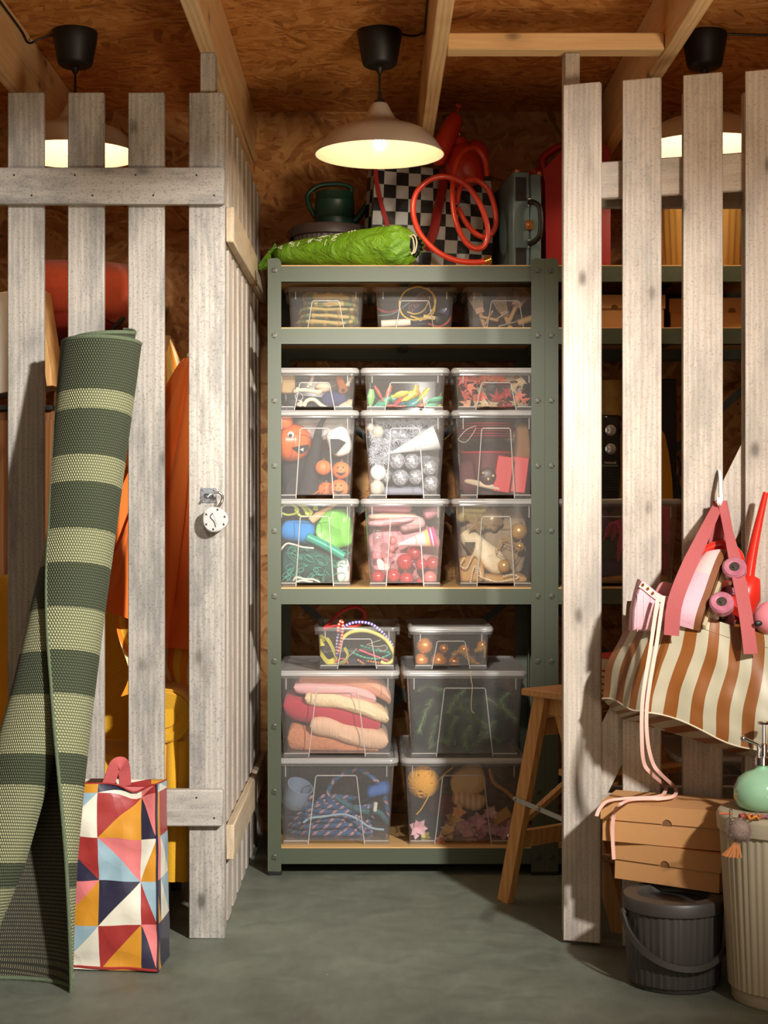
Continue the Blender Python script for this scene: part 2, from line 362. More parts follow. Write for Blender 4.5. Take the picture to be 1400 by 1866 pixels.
# the gate swung open in front of the right-hand fence
GA = R(17.6); GX, GY = .485, 4.053
def gp(t, z, d=0.): return V((GX+t*math.cos(GA)+d*math.sin(GA)*-1, GY-t*math.sin(GA)-d*math.cos(GA), z))   # t along the gate, d out towards the doorway
gate = thing('slat_gate', 'whitewashed slat gate swung open at the right, striped tote hanging on it', 'gate', (GX, GY, 0)); gate.rotation_euler = (0, 0, -GA)
src = None
for i in range(6):
    zz = .004+rnd.uniform(-.001, .004)
    if src is None:
        src = MB().box(0, .098, 0, .02, 0, HT, .0025).build('slat', M_GATE, gate, (0, 0, 0)); src.location = (0, 0, zz)
    else: inst(src, 'slat', gate, (i*.1535, 0, zz))
def gpart(mb, name, m): o = mb.build(name, m, gate, (0, 0, 0)); return o
for z0, z1 in ((1.928, 2.024), (.296, .391)): gpart(MB().box(.002, .87, .0205, .0405, z0, z1, .003), 'rail', M_GATEX)
dv = V((1, 0, 2.03)).normalized(); nv = V((dv.z, 0, -dv.x)); c0 = V((.008, 0, .392))+nv*.047; c1 = c0+dv*1.70
mb = MB(); mb.sweep([V((c0.x, .0305, c0.z)), V((c1.x, .0305, c1.z))], [(-.0095, -.0465), (.0095, -.0465), (.0095, .0465), (-.0095, .0465)], (0, 1, 0)); gpart(mb, 'brace', M_GATE)
# padlock and hasp on the left fence
MS = mat('zinc_steel', S(150, 155, 165), .35, .9, var=.15); MCH = mat('chrome', S(225, 225, 228), .12, 1.)
M_LOCK = mat('painted_padlock_steel', S(190, 188, 186), .42, .1, var=.08)
lk = P(393, 945, YF-.03); hs = thing('hasp', 'small zinc hasp screwed to the fence corner slat above the padlock', 'hasp', P(380, 903, YF))
c = P(380, 903, YF); mb = MB().box(c.x-.021, c.x+.021, c.y-.003, c.y-.0005, c.z-.019, c.z+.019, .001); mb.build('plate', MS, hs)
for dx in (-.015, .015):
    for dz in (-.014, .014): MB().ball((c.x+dx, c.y-.003, c.z+dz), .003, 8, sq=(1, .6, 1)).build('screw', MCH, hs)
MB().tube([(c.x-.008, c.y-.002, c.z), (c.x-.008, c.y-.02, c.z+.002), (c.x+.004, c.y-.026, c.z+.003), (c.x+.012, c.y-.018, c.z+.002), (c.x+.012, c.y-.003, c.z)], .0028, 8, 5).build('staple', MS, hs)
pl = thing('padlock', 'old round white metal padlock hanging open from the hasp', 'padlock', lk)
mb = MB(); out = []
for a in range(28):
    t = 2*PI*a/28; r = .033*(1+.04*math.cos(3*t)); out.append((lk.x+r*math.cos(t), lk.z-.002+r*math.sin(t)*.98))
mb.prism(out, lk.y-.014, lk.y+.004); mb.prism([(lk.x+(p-lk.x)*.93, lk.z+(q-lk.z)*.93) for p, q in out], lk.y-.017, lk.y-.0135)
mb.build('body', M_LOCK, pl)
mb = MB()
for a in (15, 75, 150, 210, 260, 330): mb.ball((lk.x+.026*math.cos(R(a)), lk.y-.0165, lk.z-.002+.026*math.sin(R(a))), .0032, 8, sq=(1, .5, 1))
mb.tube([(lk.x-.006, lk.y-.018, lk.z+.014), (lk.x-.012, lk.y-.018, lk.z+.004), (lk.x-.002, lk.y-.018, lk.z-.008), (lk.x+.002, lk.y-.018, lk.z-.022)], .0012, 6, 4)
mb.build('rivet', mat('dark_rivet', S(70, 66, 62), .4, .6), pl)
mb = MB(); mb.prism([(lk.x-.006, lk.z+.016), (lk.x+.004, lk.z+.015), (lk.x+.014, lk.z-.012), (lk.x+.006, lk.z-.016)], lk.y-.0185, lk.y-.0165); mb.build('key_cover', M_LOCK, pl)
s1 = V((c.x+.011, c.y-.018, c.z+.004))
MB().tube([V((lk.x+.004, lk.y-.004, lk.z+.026)), V((lk.x+.016, lk.y-.004, lk.z+.044)), V((lk.x+.018, lk.y-.004, lk.z+.058)), V((lk.x+.008, lk.y-.006, lk.z+.068)), V((lk.x-.010, lk.y-.010, lk.z+.064)), V((lk.x-.020, lk.y-.012, lk.z+.056))], .0036, 10, 6).build('shackle', MCH, pl)
# ---------------------------------------------------------------- steel shelving
YS = 4.814; SD = .55; SZ = (1.876, 1.684, .882, .082)     # front plane, depth, tops of the four shelf rails
M_STEEL = mat('green_powder_coat', S(76, 83, 66), .48, 0., var=.04, vsc=30, bump=.05, bsc=300)
M_STEELD = mat('dark_brace_steel', S(58, 62, 58), .5, .2)
M_PLY = m_wood('shelf_plywood', S(226, 186, 130), S(205, 158, 100), axis=0, knots=False, rough=.5)
M_BLACK = mat('black_plastic', S(18, 18, 18), .5)
M_BOLT = mat('bolt_steel', S(92, 92, 82), .45, .5)
def shelf_unit(label, xl, xr):
    t = thing('shelving_unit', label, 'shelf', ((xl+xr)/2, YS, 0), 'green steel shelving units')
    pw = .0415
    for si, (x, sgn) in enumerate(((xl, 1), (xr, -1))):
        for yi, y in enumerate((YS, YS+SD)):
            x0, x1 = (x, x+pw) if sgn > 0 else (x-pw, x)
            inner = x1 if sgn > 0 else x0; outer = x0 if sgn > 0 else x1
            pts = [(outer, .012), (outer, 1.898), (inner-sgn*.018, 1.90)]
            for a in range(1, 6): pts.append((inner-sgn*.016+sgn*.016*math.sin(a*PI/10), 1.884+.016*math.cos(a*PI/10)))
            pts.append((inner, .012))
            mb = MB(); yy = (y, y+.0018) if yi == 0 else (y-.0018, y); mb.prism(pts, yy[0], yy[1])
            ys = (y+.0018, y+.04) if yi == 0 else (y-.04, y-.0018)
            mb.box(min(outer, outer+sgn*.0018), max(outer, outer+sgn*.0018), ys[0], ys[1], .012, 1.896)
            p = mb.build('post', M_STEEL, t, smooth=30)
            MB().box(x0-.0005, x1+.0005, *( (y-.001, y+.045) if yi == 0 else (y-.045, y+.001)), 0, .0125, .002).build('foot', M_BLACK, p)
            if yi == 0:
                for kk in range(10):
                    z = 1.12+(932-492)/592-kk*.2008; cx = (x0+x1)/2
                    mb = MB(); mb.lathe([(.0088, 0), (.0088, .0016), (.0066, .0026), (.0042, .0028), (.0042, .0006), (.0001, .0006)], 12)
                    for a in range(4): mb.box(.0075*math.cos(a*PI/2+.6)-.0016, .0075*math.cos(a*PI/2+.6)+.0016, .0075*math.sin(a*PI/2+.6)-.0016, .0075*math.sin(a*PI/2+.6)+.0016, .0018, .004)
                    mb.v = [frame((1, 0, 0), (0, 0, 1), (0, -1, 0), (cx, y, z)) @ q for q in mb.v]
                    mb.build('bolt', M_BOLT, p)
    for z in SZ:
        a, b = xl+pw, xr-pw
        for yy in (YS+.004, YS+SD-.006):
            mb = MB(); mb.box(a-.02, b+.02, yy, yy+.002, z-.05, z); d = .018 if yy < YS+.1 else -.018
            mb.box(a, b, min(yy, yy+d), max(yy, yy+d), z-.05, z-.048); mb.build('shelf_rail', M_STEEL, t)
        for x in (xl+.006, xr-.008): MB().box(x, x+.002, YS+.04, YS+SD-.04, z-.05, z).build('side_rail', M_STEEL, t)
        MB().box((a+b)/2-.012, (a+b)/2+.012, YS+.0065, YS+SD-.0065, z-.022, z-.0095).build('centre_support', M_STEEL, t)
        MB().box(xl+.0085, xr-.0085, YS+.0062, YS+SD-.0065, z-.009, z+.0035, .001).build('shelf_board', M_PLY, t)
    mb = MB(); y = YS+SD+.003
    for z0, z1 in ((1.62, .9), (.9, 1.62), (.86, .12), (.12, .86)): mb.bar((xl+.02, y, z0), (xr-.02, y+.003*(z1 > z0), z1), .025, .0015, (0, 1, 0))
    mb.build('cross_brace', M_STEELD, t)
    return t
X0, X1 = (488-HX)/592, (993-HX)/592
shelf_unit('green steel shelving unit with plywood shelves, fully seen in the middle of the doorway', X0, X1)
shelf_unit('green steel shelving unit behind the open gate, mostly hidden by its slats', X1+.0005, X1+.8535)
# ---------------------------------------------------------------- clear storage boxes
M_BOX = m_plastic('clear_polypropylene', S(238, 236, 232), .07, .008, .16)
M_LID = m_plastic('milky_polypropylene_lid', S(240, 238, 234), .42, .04, .2)
M_RIB = m_plastic('milky_polypropylene_rib', S(246, 242, 234), .5, .05, .2)
def rrect(cx, cy, hw, hd, r, n=4):
    o = []
    for sx, sy, a0 in ((1, 1, 0), (-1, 1, 90), (-1, -1, 180), (1, -1, 270)):
        for k in range(n+1):
            a = R(a0+90*k/n); o.append((cx+sx*(hw-r)+r*math.cos(a), cy+sy*(hd-r)+r*math.sin(a)))
    return o
def loft(mb, rings, cap0=False, cap1=False, mi=0):     # rings of (outline, z)
    n = len(rings[0][0]); vs = [(x, y, z) for o, z in rings for x, y in o]; fs = []
    for i in range(len(rings)-1):
        for j in range(n): fs.append((i*n+j, i*n+(j+1) % n, (i+1)*n+(j+1) % n, (i+1)*n+j))
    if cap0: fs.append(tuple(range(n))[::-1])
    if cap1: fs.append(tuple((len(rings)-1)*n+j for j in range(n)))
    mb.add(vs, fs, mi)
BOXES = []
def storage_box(label, x0, x1, z0, z1, y0, dep=.39, lid=True):
    cx = (x0+x1)/2; yc = y0+dep/2; W = (x1-x0)/2; D = dep/2; h = z1-z0
    t = thing('storage_box', label, 'storage box', (cx, yc, z0), 'clear plastic storage boxes with folded rims')
    zt = z1-(.010 if lid else 0.); zb = z0+.011; BOXES.append((cx, yc, W-.0165, D-.0165, .058*h, zb+.0022, zt-.006, lid))
    hw, hd = W-.013, D-.013; tp = .058*h; bw, bd = hw-tp, hd-tp
    mb = MB(); q = .0014
    loft(mb, [(rrect(cx, yc, bw, bd, .014), zb), (rrect(cx, yc, hw, hd, .018), zt-.002), (rrect(cx, yc, W-.004, D-.004, .024), zt), (rrect(cx, yc, W-.002, D-.002, .025), zt-.003),
              (rrect(cx, yc, W-.002, D-.002, .025), zt-.014), (rrect(cx, yc, W-.0035, D-.0035, .024), zt-.014), (rrect(cx, yc, W-.0035, D-.0035, .024), zt-.003)], cap0=True)
    loft(mb, [(rrect(cx, yc, bw-q, bd-q, .013), zb+q), (rrect(cx, yc, hw-q, hd-q, .017), zt-.003)], cap0=True)
    nb, nt = .53*bw, (.345*hw if h > .2 else .38*bw)
    for sx in (-1, 1):
        for sy in (-1, 1): mb.box(min(cx+sx*nb, cx+sx*bw), max(cx+sx*nb, cx+sx*bw), min(yc+sy*bd, yc+sy*(bd-.002)), max(yc+sy*bd, yc+sy*(bd-.002)), z0+.0005, zb)
        mb.box(min(cx+sx*bw, cx+sx*(bw-.002)), max(cx+sx*bw, cx+sx*(bw-.002)), yc-bd, yc+bd, z0+.0005, zb)
    mb.build('body', M_BOX, t, smooth=50)
    rt = .82 if h > .2 else .68
    def fy(z): return yc-(bd+(hd-bd)*(z-zb)/(zt-zb))-.0006
    mb = MB(); zr = zb+rt*(zt-zb); rr = .0016 if h < .2 else .0019
    mb.tube([(cx-nb, fy(zb), z0+.001), (cx-nt-.001, fy(zr), zr-.004), (cx-nt+.003, fy(zr), zr), (cx+nt-.003, fy(zr), zr), (cx+nt+.001, fy(zr), zr-.004), (cx+nb, fy(zb), z0+.001)], rr, 6)
    for sx in (-1, 1):
        xx = cx+sx*(hw-.024); mb.tube([(xx, fy(zt), zt-.014), (xx, fy(zt-.035), zt-.014-.09*h-.01)], .0016, 6)
        mb.tube([(cx+sx*bw*.985, fy(zb), zb), (cx+sx*nb*1.01, fy(zb), zb)], .0017, 6)
    mb.build('front_rib', M_RIB, t)
    for sx in (-1, 1): MB().box(min(cx+sx*(W-.002), cx+sx*(W-.013)), max(cx+sx*(W-.002), cx+sx*(W-.013)), yc-D*.55, yc-D*.2, zt-.032, zt-.0145, .002).build('handle_grip', M_BOX, t)
    if lid:
        mb = MB(); o = lambda e: rrect(cx, yc, W-e, D-e, .026-e)
        loft(mb, [(o(.0015), z1-.016), (o(0.), z1-.013), (o(0.), z1-.006), (o(.005), z1), (o(.012), z1), (o(.016), z1-.005)], cap1=True)
        loft(mb, [(o(.003), z1-.016), (o(.003), z1-.008)], cap1=True); mb.build('lid', M_LID, t, smooth=50)
    return t
YB = 4.826; sB = F/YB; X = lambda px, y=YB: (px-HX)*y/F; Z = lambda py, y=YB: EYE+(HY-py)*y/F
zs3 = SZ[2]+.0038; zs4 = SZ[3]+.0038; zs2 = SZ[1]+.0038
YT = 4.95
for i, (a, b, lab) in enumerate(((517, 670, 'open clear box of folded green checked cloths, top row left'), (677, 836, 'open clear box with a coiled yellow cable, top row middle'), (844, 1000, 'open clear box of brushes, top row right'))):
    storage_box(lab, X(a, YT), X(b, YT), zs2, zs2+.143, YT, lid=False)
H1, H2 = .2735, .2735
cxs = (573, 738.5, 905)
labs = (('tall clear box with green net, blue cloth and lime bag, lower left of the middle shelf', 'tall clear box of silver tinsel, white cone and mirror balls', 'tall clear box of autumn leaves and dried things'),)
tall = (('tall lidded clear box holding green netting, blue cloth and a lime bag', 'tall lidded clear box holding pink baubles and a party hat', 'tall lidded clear box holding gold ornaments and pearl strings'),
        ('tall lidded clear box holding orange pumpkins and a black hat', 'tall lidded clear box holding silver tinsel and mirror balls', 'tall lidded clear box holding a red basket and red packets'),
        ('low lidded clear box holding bones and a blue cloth', 'low lidded clear box holding limp coloured balloons', 'low lidded clear box holding red autumn leaves'))
for r_, (zz0, hh) in enumerate(((zs3, H1), (zs3+H1, H2), (zs3+H1+H2, .131))):
    for c_, px in enumerate(cxs): storage_box(tall[r_][c_], X(px)-.139, X(px)+.139, zz0+.0005, zz0+hh, YB)
zl1 = zs4+.2715; zl2 = zl1+.2705
big = (('large lidded clear box of blue rope, bottom shelf left', 498, 727, zs4, zl1), ('large lidded clear box with yellow yarn and pink petals, bottom shelf', 730, 960, zs4, zl1),
       ('large lidded clear box of folded pink and red blankets', 499, 729, zl1, zl2), ('large lidded clear box of dark fir branches', 733, 963, zl1, zl2))
for lab, a, b, q0, q1 in big: storage_box(lab, X(a), X(b), q0+.0005, q1, YB, .52)
storage_box('open low clear box of bungee cords on the blanket box', X(570), X(731), zl2+.0005, zl2+.134, YB+.03, lid=False)
storage_box('low lidded clear box of copper gold baubles on the fir box', X(745), X(902), zl2+.0005, zl2+.134, YB+.03)
storage_box('large lidded clear box of pink and purple yarn behind the gate', X(1020), X(1246), zs3+.0005, zs3+H1, YB, .52)
storage_box('large lidded clear box on the bottom shelf behind the gate, seen under the striped tote', X(1236), X(1462), zs4+.0005, zs4+.2715, YB, .52)
# ---------------------------------------------------------------- what the boxes hold
NB4 = len(bpy.data.objects); OLD = set(o.name for o in bpy.data.objects)
Q = 4.865        # just behind the box fronts
def px(n, y=Q): return n*y/F
def cloth(name, label, cat, x0, x1, y0, y1, m, yy=None, dep=.2, tilt=0., amp=.008, fs=14., seed=1, e=.4, group=None, n=30):
    yy = yy or Q+.015; c = P((x0+x1)/2, (y0+y1)/2, yy); c.y = yy+dep/2
    mb = MB().slab(c, (px(x1-x0, yy)/2, dep/2, px(y1-y0, yy)/2), e, rot('Y', tilt), amp, fs, seed, n); return one(mb, name, m, label, cat, group, base=(c.x, c.y, c.z-px(y1-y0, yy)/2))
def ballthing(name, label, cat, x, y, r, m, yy=None, cap=None, group=None, e=1., sq=(1, 1, 1), amp=0., fs=8):
    yy = yy or Q+.045; c = P(x, y, yy); rr = px(r, yy)
    if cap is None: return one(MB().ball(c, rr, 20, sq=sq, nzamp=amp, nzs=fs), name, m, label, cat, group, base=c)
    t = thing(name, label, cat, c, group); MB().ball(c, rr, 20, sq=sq).build('ball', m, t)
    d = V(cap).normalized(); z = d; xx = z.orthogonal().normalized(); mb = MB(frame(xx, z.cross(xx), z, c+d*rr*.96)); mb.lathe([(.0045, 0), (.0045, .005), (.0001, .006)], 10); mb.tube([(.002*math.cos(a*.7), 0, .008+.003*math.sin(a*.7)) for a in range(9)], .0006, 5)
    mb.build('hanger_cap', MCH, t); return t
def rope(name, label, cat, pts, r, m, n=8, seg=8, closed=False, yy=None, group=None):
    pp = [P(a[0], a[1], (a[2] if len(a) > 2 else (yy or Q+.02))) for a in pts]
    return one(MB().tube(pp, r, seg, n, closed), name, m, label, cat, group, base=pp[0])
def cmat(nm, rgb, **kw): return mat(nm, S(*rgb), **kw)
# top row left: stack of green checked cloths
def check(name, a, b, sc_):
    k = N(name); x = k.n('SeparateXYZ', {0: k.n('TexCoord').outputs['Object']}); f1 = k.math('FRACT', k.math('MULTIPLY', x.outputs[0], sc_)); f2 = k.math('FRACT', k.math('MULTIPLY', x.outputs[1], sc_))
    g = k.math('MAXIMUM', k.math('GREATER_THAN', f1, .74), k.math('GREATER_THAN', f2, .74)); k.bump(k.noise(k.co(), 60, 4), .4, .004); return k.fin(k.mix(g, a, b), .9)
MGC = check('green_check', S(122, 132, 84), S(206, 178, 104), 24)
for i, (ya, yb, xa, xb) in enumerate(((578, 594, 536, 654), (568, 582, 541, 656), (558, 571, 541, 652), (545, 561, 552, 653), (530, 549, 548, 654))):
    cloth('folded_cloth', ('lowest', 'second lowest', 'middle', 'second highest', 'topmost')[i]+' folded green checked cloth of the stack in the top left box', 'cloth', xa, xb, ya, yb, MGC, YT+.045, .26, (0, 1, -1, 1, 3)[i], .012, 15, i+1, .5, 'folded green checked cloths', 36)
# top row middle
yt = YT+.05
rope('yellow_cable', 'coiled yellow cable with plugs in the top middle box', 'cable', [(748, 576), (775, 582), (792, 565), (788, 535), (765, 523), (740, 530), (728, 552), (735, 575), (758, 583), (785, 570), (794, 545), (780, 525)], .0026, cmat('yellow_rubber', (226, 190, 70), rough=.4), 10, 8, yy=yt)
rope('yellow_cable', 'short yellow lead with a plug below the yellow coil', 'cable', [(742, 568), (756, 572), (772, 566), (782, 548), (783, 540)], .0022, MC['yellow_rubber'], 8, 8, yy=yt+.02)
mb = MB(); a, b = P(772, 577, yt), P(793, 580, yt); mb.bar(a, b, .012, .012); one(mb, 'cable_plug', MC['yellow_rubber'], 'yellow plug beside the coiled cable', 'plug')
a, b = P(695, 590, yt-.01), P(748, 587, yt-.01); mb = MB(); mb.tube([a, a+(b-a)*.02, a+(b-a)*.8, a+(b-a)*.81, b], .0115, 16, sc=lambda t: .9 if t > .9 else 1.); one(mb, 'white_tube', cmat('cream_tube', (238, 226, 200), rough=.4), 'white plastic tube lying in the top middle box', 'tube')
rope('red_cable', 'red cord looped at the back of the top middle box', 'cord', [(684, 530), (685, 555), (700, 568), (725, 566), (745, 552), (760, 545)], .004, cmat('red_cord', (150, 40, 40), rough=.5), 8, yy=yt+.08)
rope('pink_cable', 'pink red cord along the bottom of the top middle box', 'cord', [(780, 590), (800, 595), (815, 588), (826, 572)], .0035, cmat('pink_cord', (206, 90, 84), rough=.5), 8, yy=yt+.02)
rope('teal_cable', 'thin teal cord in the top middle box', 'cord', [(690, 575), (715, 572), (740, 556), (760, 540), (770, 532)], .002, cmat('teal_cord', (90, 130, 126), rough=.5), 8, yy=yt+.03)
rope('coiled_cable', 'dark red coiled phone cord in the top middle box', 'cord', [(748+math.cos(t*1.3)*5+t*.9, 563-t*.8+math.sin(t*1.3)*7) for t in range(36)], .0013, cmat('dark_red_cord', (132, 44, 56), rough=.4), 3, 6, yy=yt+.05)
cloth('plastic_sack', 'crumpled violet plastic sack at the back of the top middle box', 'bag', 740, 828, 524, 594, cmat('violet_film', (70, 62, 110), rough=.2, var=.3, crump=.6), yt+.1, .12, 0, .02, 22, 5)
cloth('black_pouch', 'dark pouch on the floor of the top middle box', 'pouch', 745, 818, 568, 596, cmat('black_film', (26, 26, 34), rough=.3), yt+.03, .06, 0, .008, 20, 8)
# top row right: brushes and sticks
MBR = cmat('natural_bristle', (172, 138, 96), rough=.9, var=.35, vsc=60, stretch=(1, 1, .1)); MWD = cmat('turned_beech', (206, 162, 104), rough=.5, var=.12)
def brush(lab, x, y, ang, L, Wd):
    c = P(x, y, yt+.015); t = thing('paint_brush', lab, 'brush', c, 'brushes in the top right box'); M_ = tr(c) @ rot('Y', ang)
    mb = MB(M_); mb.box(-Wd/2, Wd/2, -.008, .008, 0, .022, .002); mb.build('ferrule', cmat('brush_ferrule', (140, 96, 60), rough=.4, metal=.3), t)
    mb = MB(M_)
    for i in range(16):
        a = (i/15-.5); mb.tube([(a*Wd*.9, (i % 3-1)*.005, .02), (a*Wd*1.5, (i % 3-1)*.007, .02+L*(1-.3*abs(a)))], .0022, 5)
    mb.build('bristles', MBR, t, kind='stuff')
    mb = MB(M_); mb.tube([(0, 0, 0), (0, 0, -.03), (0, 0, -.06)], .007, 8); mb.build('handle', MWD, t)
brush('broad pale brush standing at the left of the top right box', 876, 572, -18, .05, .03); brush('tall pale brush with a wooden block in the middle of the top right box', 922, 578, -22, .05, .028)
brush('brown brush behind, at the right of the top right box', 940, 560, 25, .045, .035)
for i, (xa, ya, xb, yb, r, m, lab) in enumerate(((876, 577, 908, 584, .005, MWD, 'short wooden stick on the left in the top right box'), (900, 584, 928, 568, .003, mat('dull_metal', S(170, 160, 140), .3, .8), 'metal spiral rod leaning in the top right box'),
    (908, 595, 942, 586, .003, MC['dull_metal'], 'thin metal rod lying in the top right box'), (944, 589, 975, 578, .011, MWD, 'thick turned wooden handle in the top right box'), (884, 592, 898, 566, .0035, MWD, 'dowel leaning at the left of the top right box'))):
    a, b = P(xa, ya, yt), P(xb, yb, yt); one(MB().tube([a, a+(b-a)*.5, b], r, 10), 'wooden_rod' if m is MWD else 'metal_rod', m, lab, 'rod')
cloth('brown_cloth', 'crumpled brown paper behind the brushes', 'paper', 905, 970, 530, 560, cmat('kraft_paper', (150, 104, 62), rough=.8, var=.2, crump=.6), yt+.06, .08, 8, .012, 20, 3)
cloth('brown_cloth', 'dark brown cloth under the brushes', 'cloth', 858, 985, 572, 596, cmat('dark_brown', (74, 52, 34), rough=.9, var=.3), yt+.04, .1, 0, .012, 18, 4)
# middle shelf, low left: bones, horn, cloth
MBN = cmat('bone', (222, 206, 176), rough=.55, var=.08, bump=.2, bsc=30)
def bone(lab, pts, r, yy=Q+.02):
    pp = cr([P(a, b, yy) for a, b in pts], 6); t = pp; mb = MB(); mb.tube(t, r, 12, sc=lambda u: 1+.55*max(0, abs(u-.5)*2-.7)/.3)
    for q in (pp[0], pp[-1]):
        for d in (-1, 1): mb.ball(q+V((.004*d, -.002*d, .003*d)), r*1.05, 8)
    return one(mb, 'bone', MBN, lab, 'bone', 'toy bones')
bone('bent white bone at the front of the low left box', [(553, 740), (560, 730), (572, 728), (585, 738), (598, 746)], .0062)
bone('straight white bone across the middle of the low left box', [(540, 711), (560, 711), (582, 715)], .0062)
bone('white bone standing up behind in the low left box', [(570, 682), (569, 690), (564, 702)], .006, Q+.06)
bone('small knuckle bone at the front in the low left box', [(546, 735), (548, 742), (549, 747)], .006, Q+.012)
bone('bone tip at the right of the low left box', [(640, 688), (636, 696), (632, 703)], .006, Q+.06)
mb = MB(); a, b = P(618, 690, Q+.05), P(626, 711, Q+.02); mb.tube([a, a+(b-a)*.8, a+(b-a)*.9, b], .013, 18, sc=lambda t: 1.15 if t > .6 else 1.); mb.tube([b+V((0, -.004, -.001)), b+V((0, -.0045, -.0012))], .005, 12, mi=1)
one(mb, 'wooden_spool', [cmat('orange_wood', (176, 98, 44), rough=.4), M_BLACK], 'orange brown wooden spool end in the low left box', 'spool')
cloth('blue_cloth', 'dark blue cloth in the low left box', 'cloth', 585, 632, 711, 742, cmat('navy_cloth', (52, 54, 92), rough=.9, var=.2), Q+.03, .1, -8, .012, 15, 3)
cloth('dark_cloth', 'dark cloth on the floor of the low left box', 'cloth', 516, 646, 722, 748, cmat('slate_cloth', (58, 56, 62), rough=.9, var=.3), Q+.05, .2, 0, .012, 14, 7)
mb = MB(); c = P(526, 699, Q+.03); mb.box(c.x-.03, c.x+.02, c.y, c.y+.05, c.z-.03, c.z+.035, .004); one(mb, 'carton', cmat('tan_carton', (172, 142, 96), rough=.8, var=.1), 'tan cardboard packet at the left of the low left box', 'box')
for i, (x, y, r) in enumerate(((588, 706, 12), (632, 742, 13), (640, 735, 9))): ballthing('shell', ('ribbed shell in the middle of the low left box', 'pale shell at the front right of the low left box', 'small shell behind the pale one')[i], 'shell', x, y, r, cmat('shell', (214, 184, 150), rough=.5, var=.2), Q+.045, sq=(1.2, .8, .8), amp=.12)
rope('twine', 'grey twine coiled at the back of the low left box', 'string', [(556, 690), (575, 682), (595, 690), (612, 684), (618, 698), (600, 705), (608, 690)], .0035, cmat('grey_twine', (150, 132, 104), rough=.9), 6, yy=Q+.08)
mb = MB(); mb.tube([P(545+7*math.cos(t*.4), 723+7*math.sin(t*.4), Q+.01) for t in range(16)], .0012, 6, 0, True); one(mb, 'ring', cmat('clear_ring', (170, 170, 178), rough=.2), 'thin ring hanging on a bone', 'ring')
# middle shelf, low middle: balloons
def balloon(lab, x, y, ang, L, rgb, yy):
    c = P(x, y, yy); M_ = tr(c) @ rot('Y', ang) @ rot('Z', ang*3); t = thing('limp_balloon', lab, 'balloon', c, 'limp balloons in the low middle box')
    m = cmat('rubber_%d_%d_%d' % rgb, rgb, rough=.35, sub=0)
    mb = MB(M_); mb.grid(lambda u, v: V((math.cos(2*PI*v)*.013*(.35+.65*math.sin(min(1, u*1.15)*PI*.85))*(1+.25*nz((u*3, v*3, x), 1.5)), math.sin(2*PI*v)*.0065*(.3+.7*math.sin(min(1, u*1.15)*PI*.85)), L*(u-.5))), 10, 14, wv=True, cap=(True, True)); mb.build('body', m, t)
    mb = MB(M_); mb.lathe([(.0045, -L/2+.002), (.0055, -L/2-.003), (.005, -L/2-.004), (.003, -L/2-.003), (.002, -L/2+.002)], 12); mb.build('neck', m, t)
bl = ((676, 724, 5, (120, 176, 96)), (690, 716, -30, (206, 92, 70)), (698, 733, 62, (64, 160, 122)), (708, 716, 20, (212, 110, 84)), (718, 727, -58, (50, 150, 118)), (730, 719, 75, (198, 190, 70)), (745, 722, 60, (206, 196, 66)), (735, 736, 82, (30, 108, 116)),
      (757, 716, 10, (212, 170, 62)), (765, 727, -15, (204, 150, 84)), (772, 718, 40, (190, 196, 72)), (745, 741, 88, (236, 130, 112)), (720, 742, -82, (232, 110, 96)), (700, 743, 80, (70, 168, 96)), (680, 741, 70, (60, 56, 104)), (795, 728, 80, (96, 184, 144)),
      (790, 735, 66, (110, 194, 150)), (800, 741, 84, (216, 206, 74)), (780, 744, -84, (224, 122, 110)), (803, 722, 30, (120, 140, 80)), (752, 735, 55, (32, 120, 120)), (728, 728, 40, (214, 64, 70)), (770, 739, 85, (240, 150, 130)))
PLC = ('far left', 'left', 'left middle', 'middle', 'right middle', 'right', 'far right')
def colname(c):
    r, g, b = c
    if r > 190 and g > 140 and b < 100: return 'yellow'
    if r > 190: return 'coral pink' if b > 80 else 'red'
    if b > 90 and g < 70: return 'violet'
    if b > 100: return 'teal'
    return 'green'
for i, (x, y, an, rgb) in enumerate(bl): balloon('limp %s balloon in the balloon box, %s, %s' % (('large ' if i == 15 else 'flat ' if i == 21 else 'long ' if i == 22 else '')+colname(rgb), PLC[min(6, int((x-670)/20))], ('near the floor' if y > 734 else 'on top' if y < 722 else 'half way up')+(' in front' if i % 5 < 2 else ' behind')), x, y, an, .05, rgb, Q+.015+(i % 5)*.02)
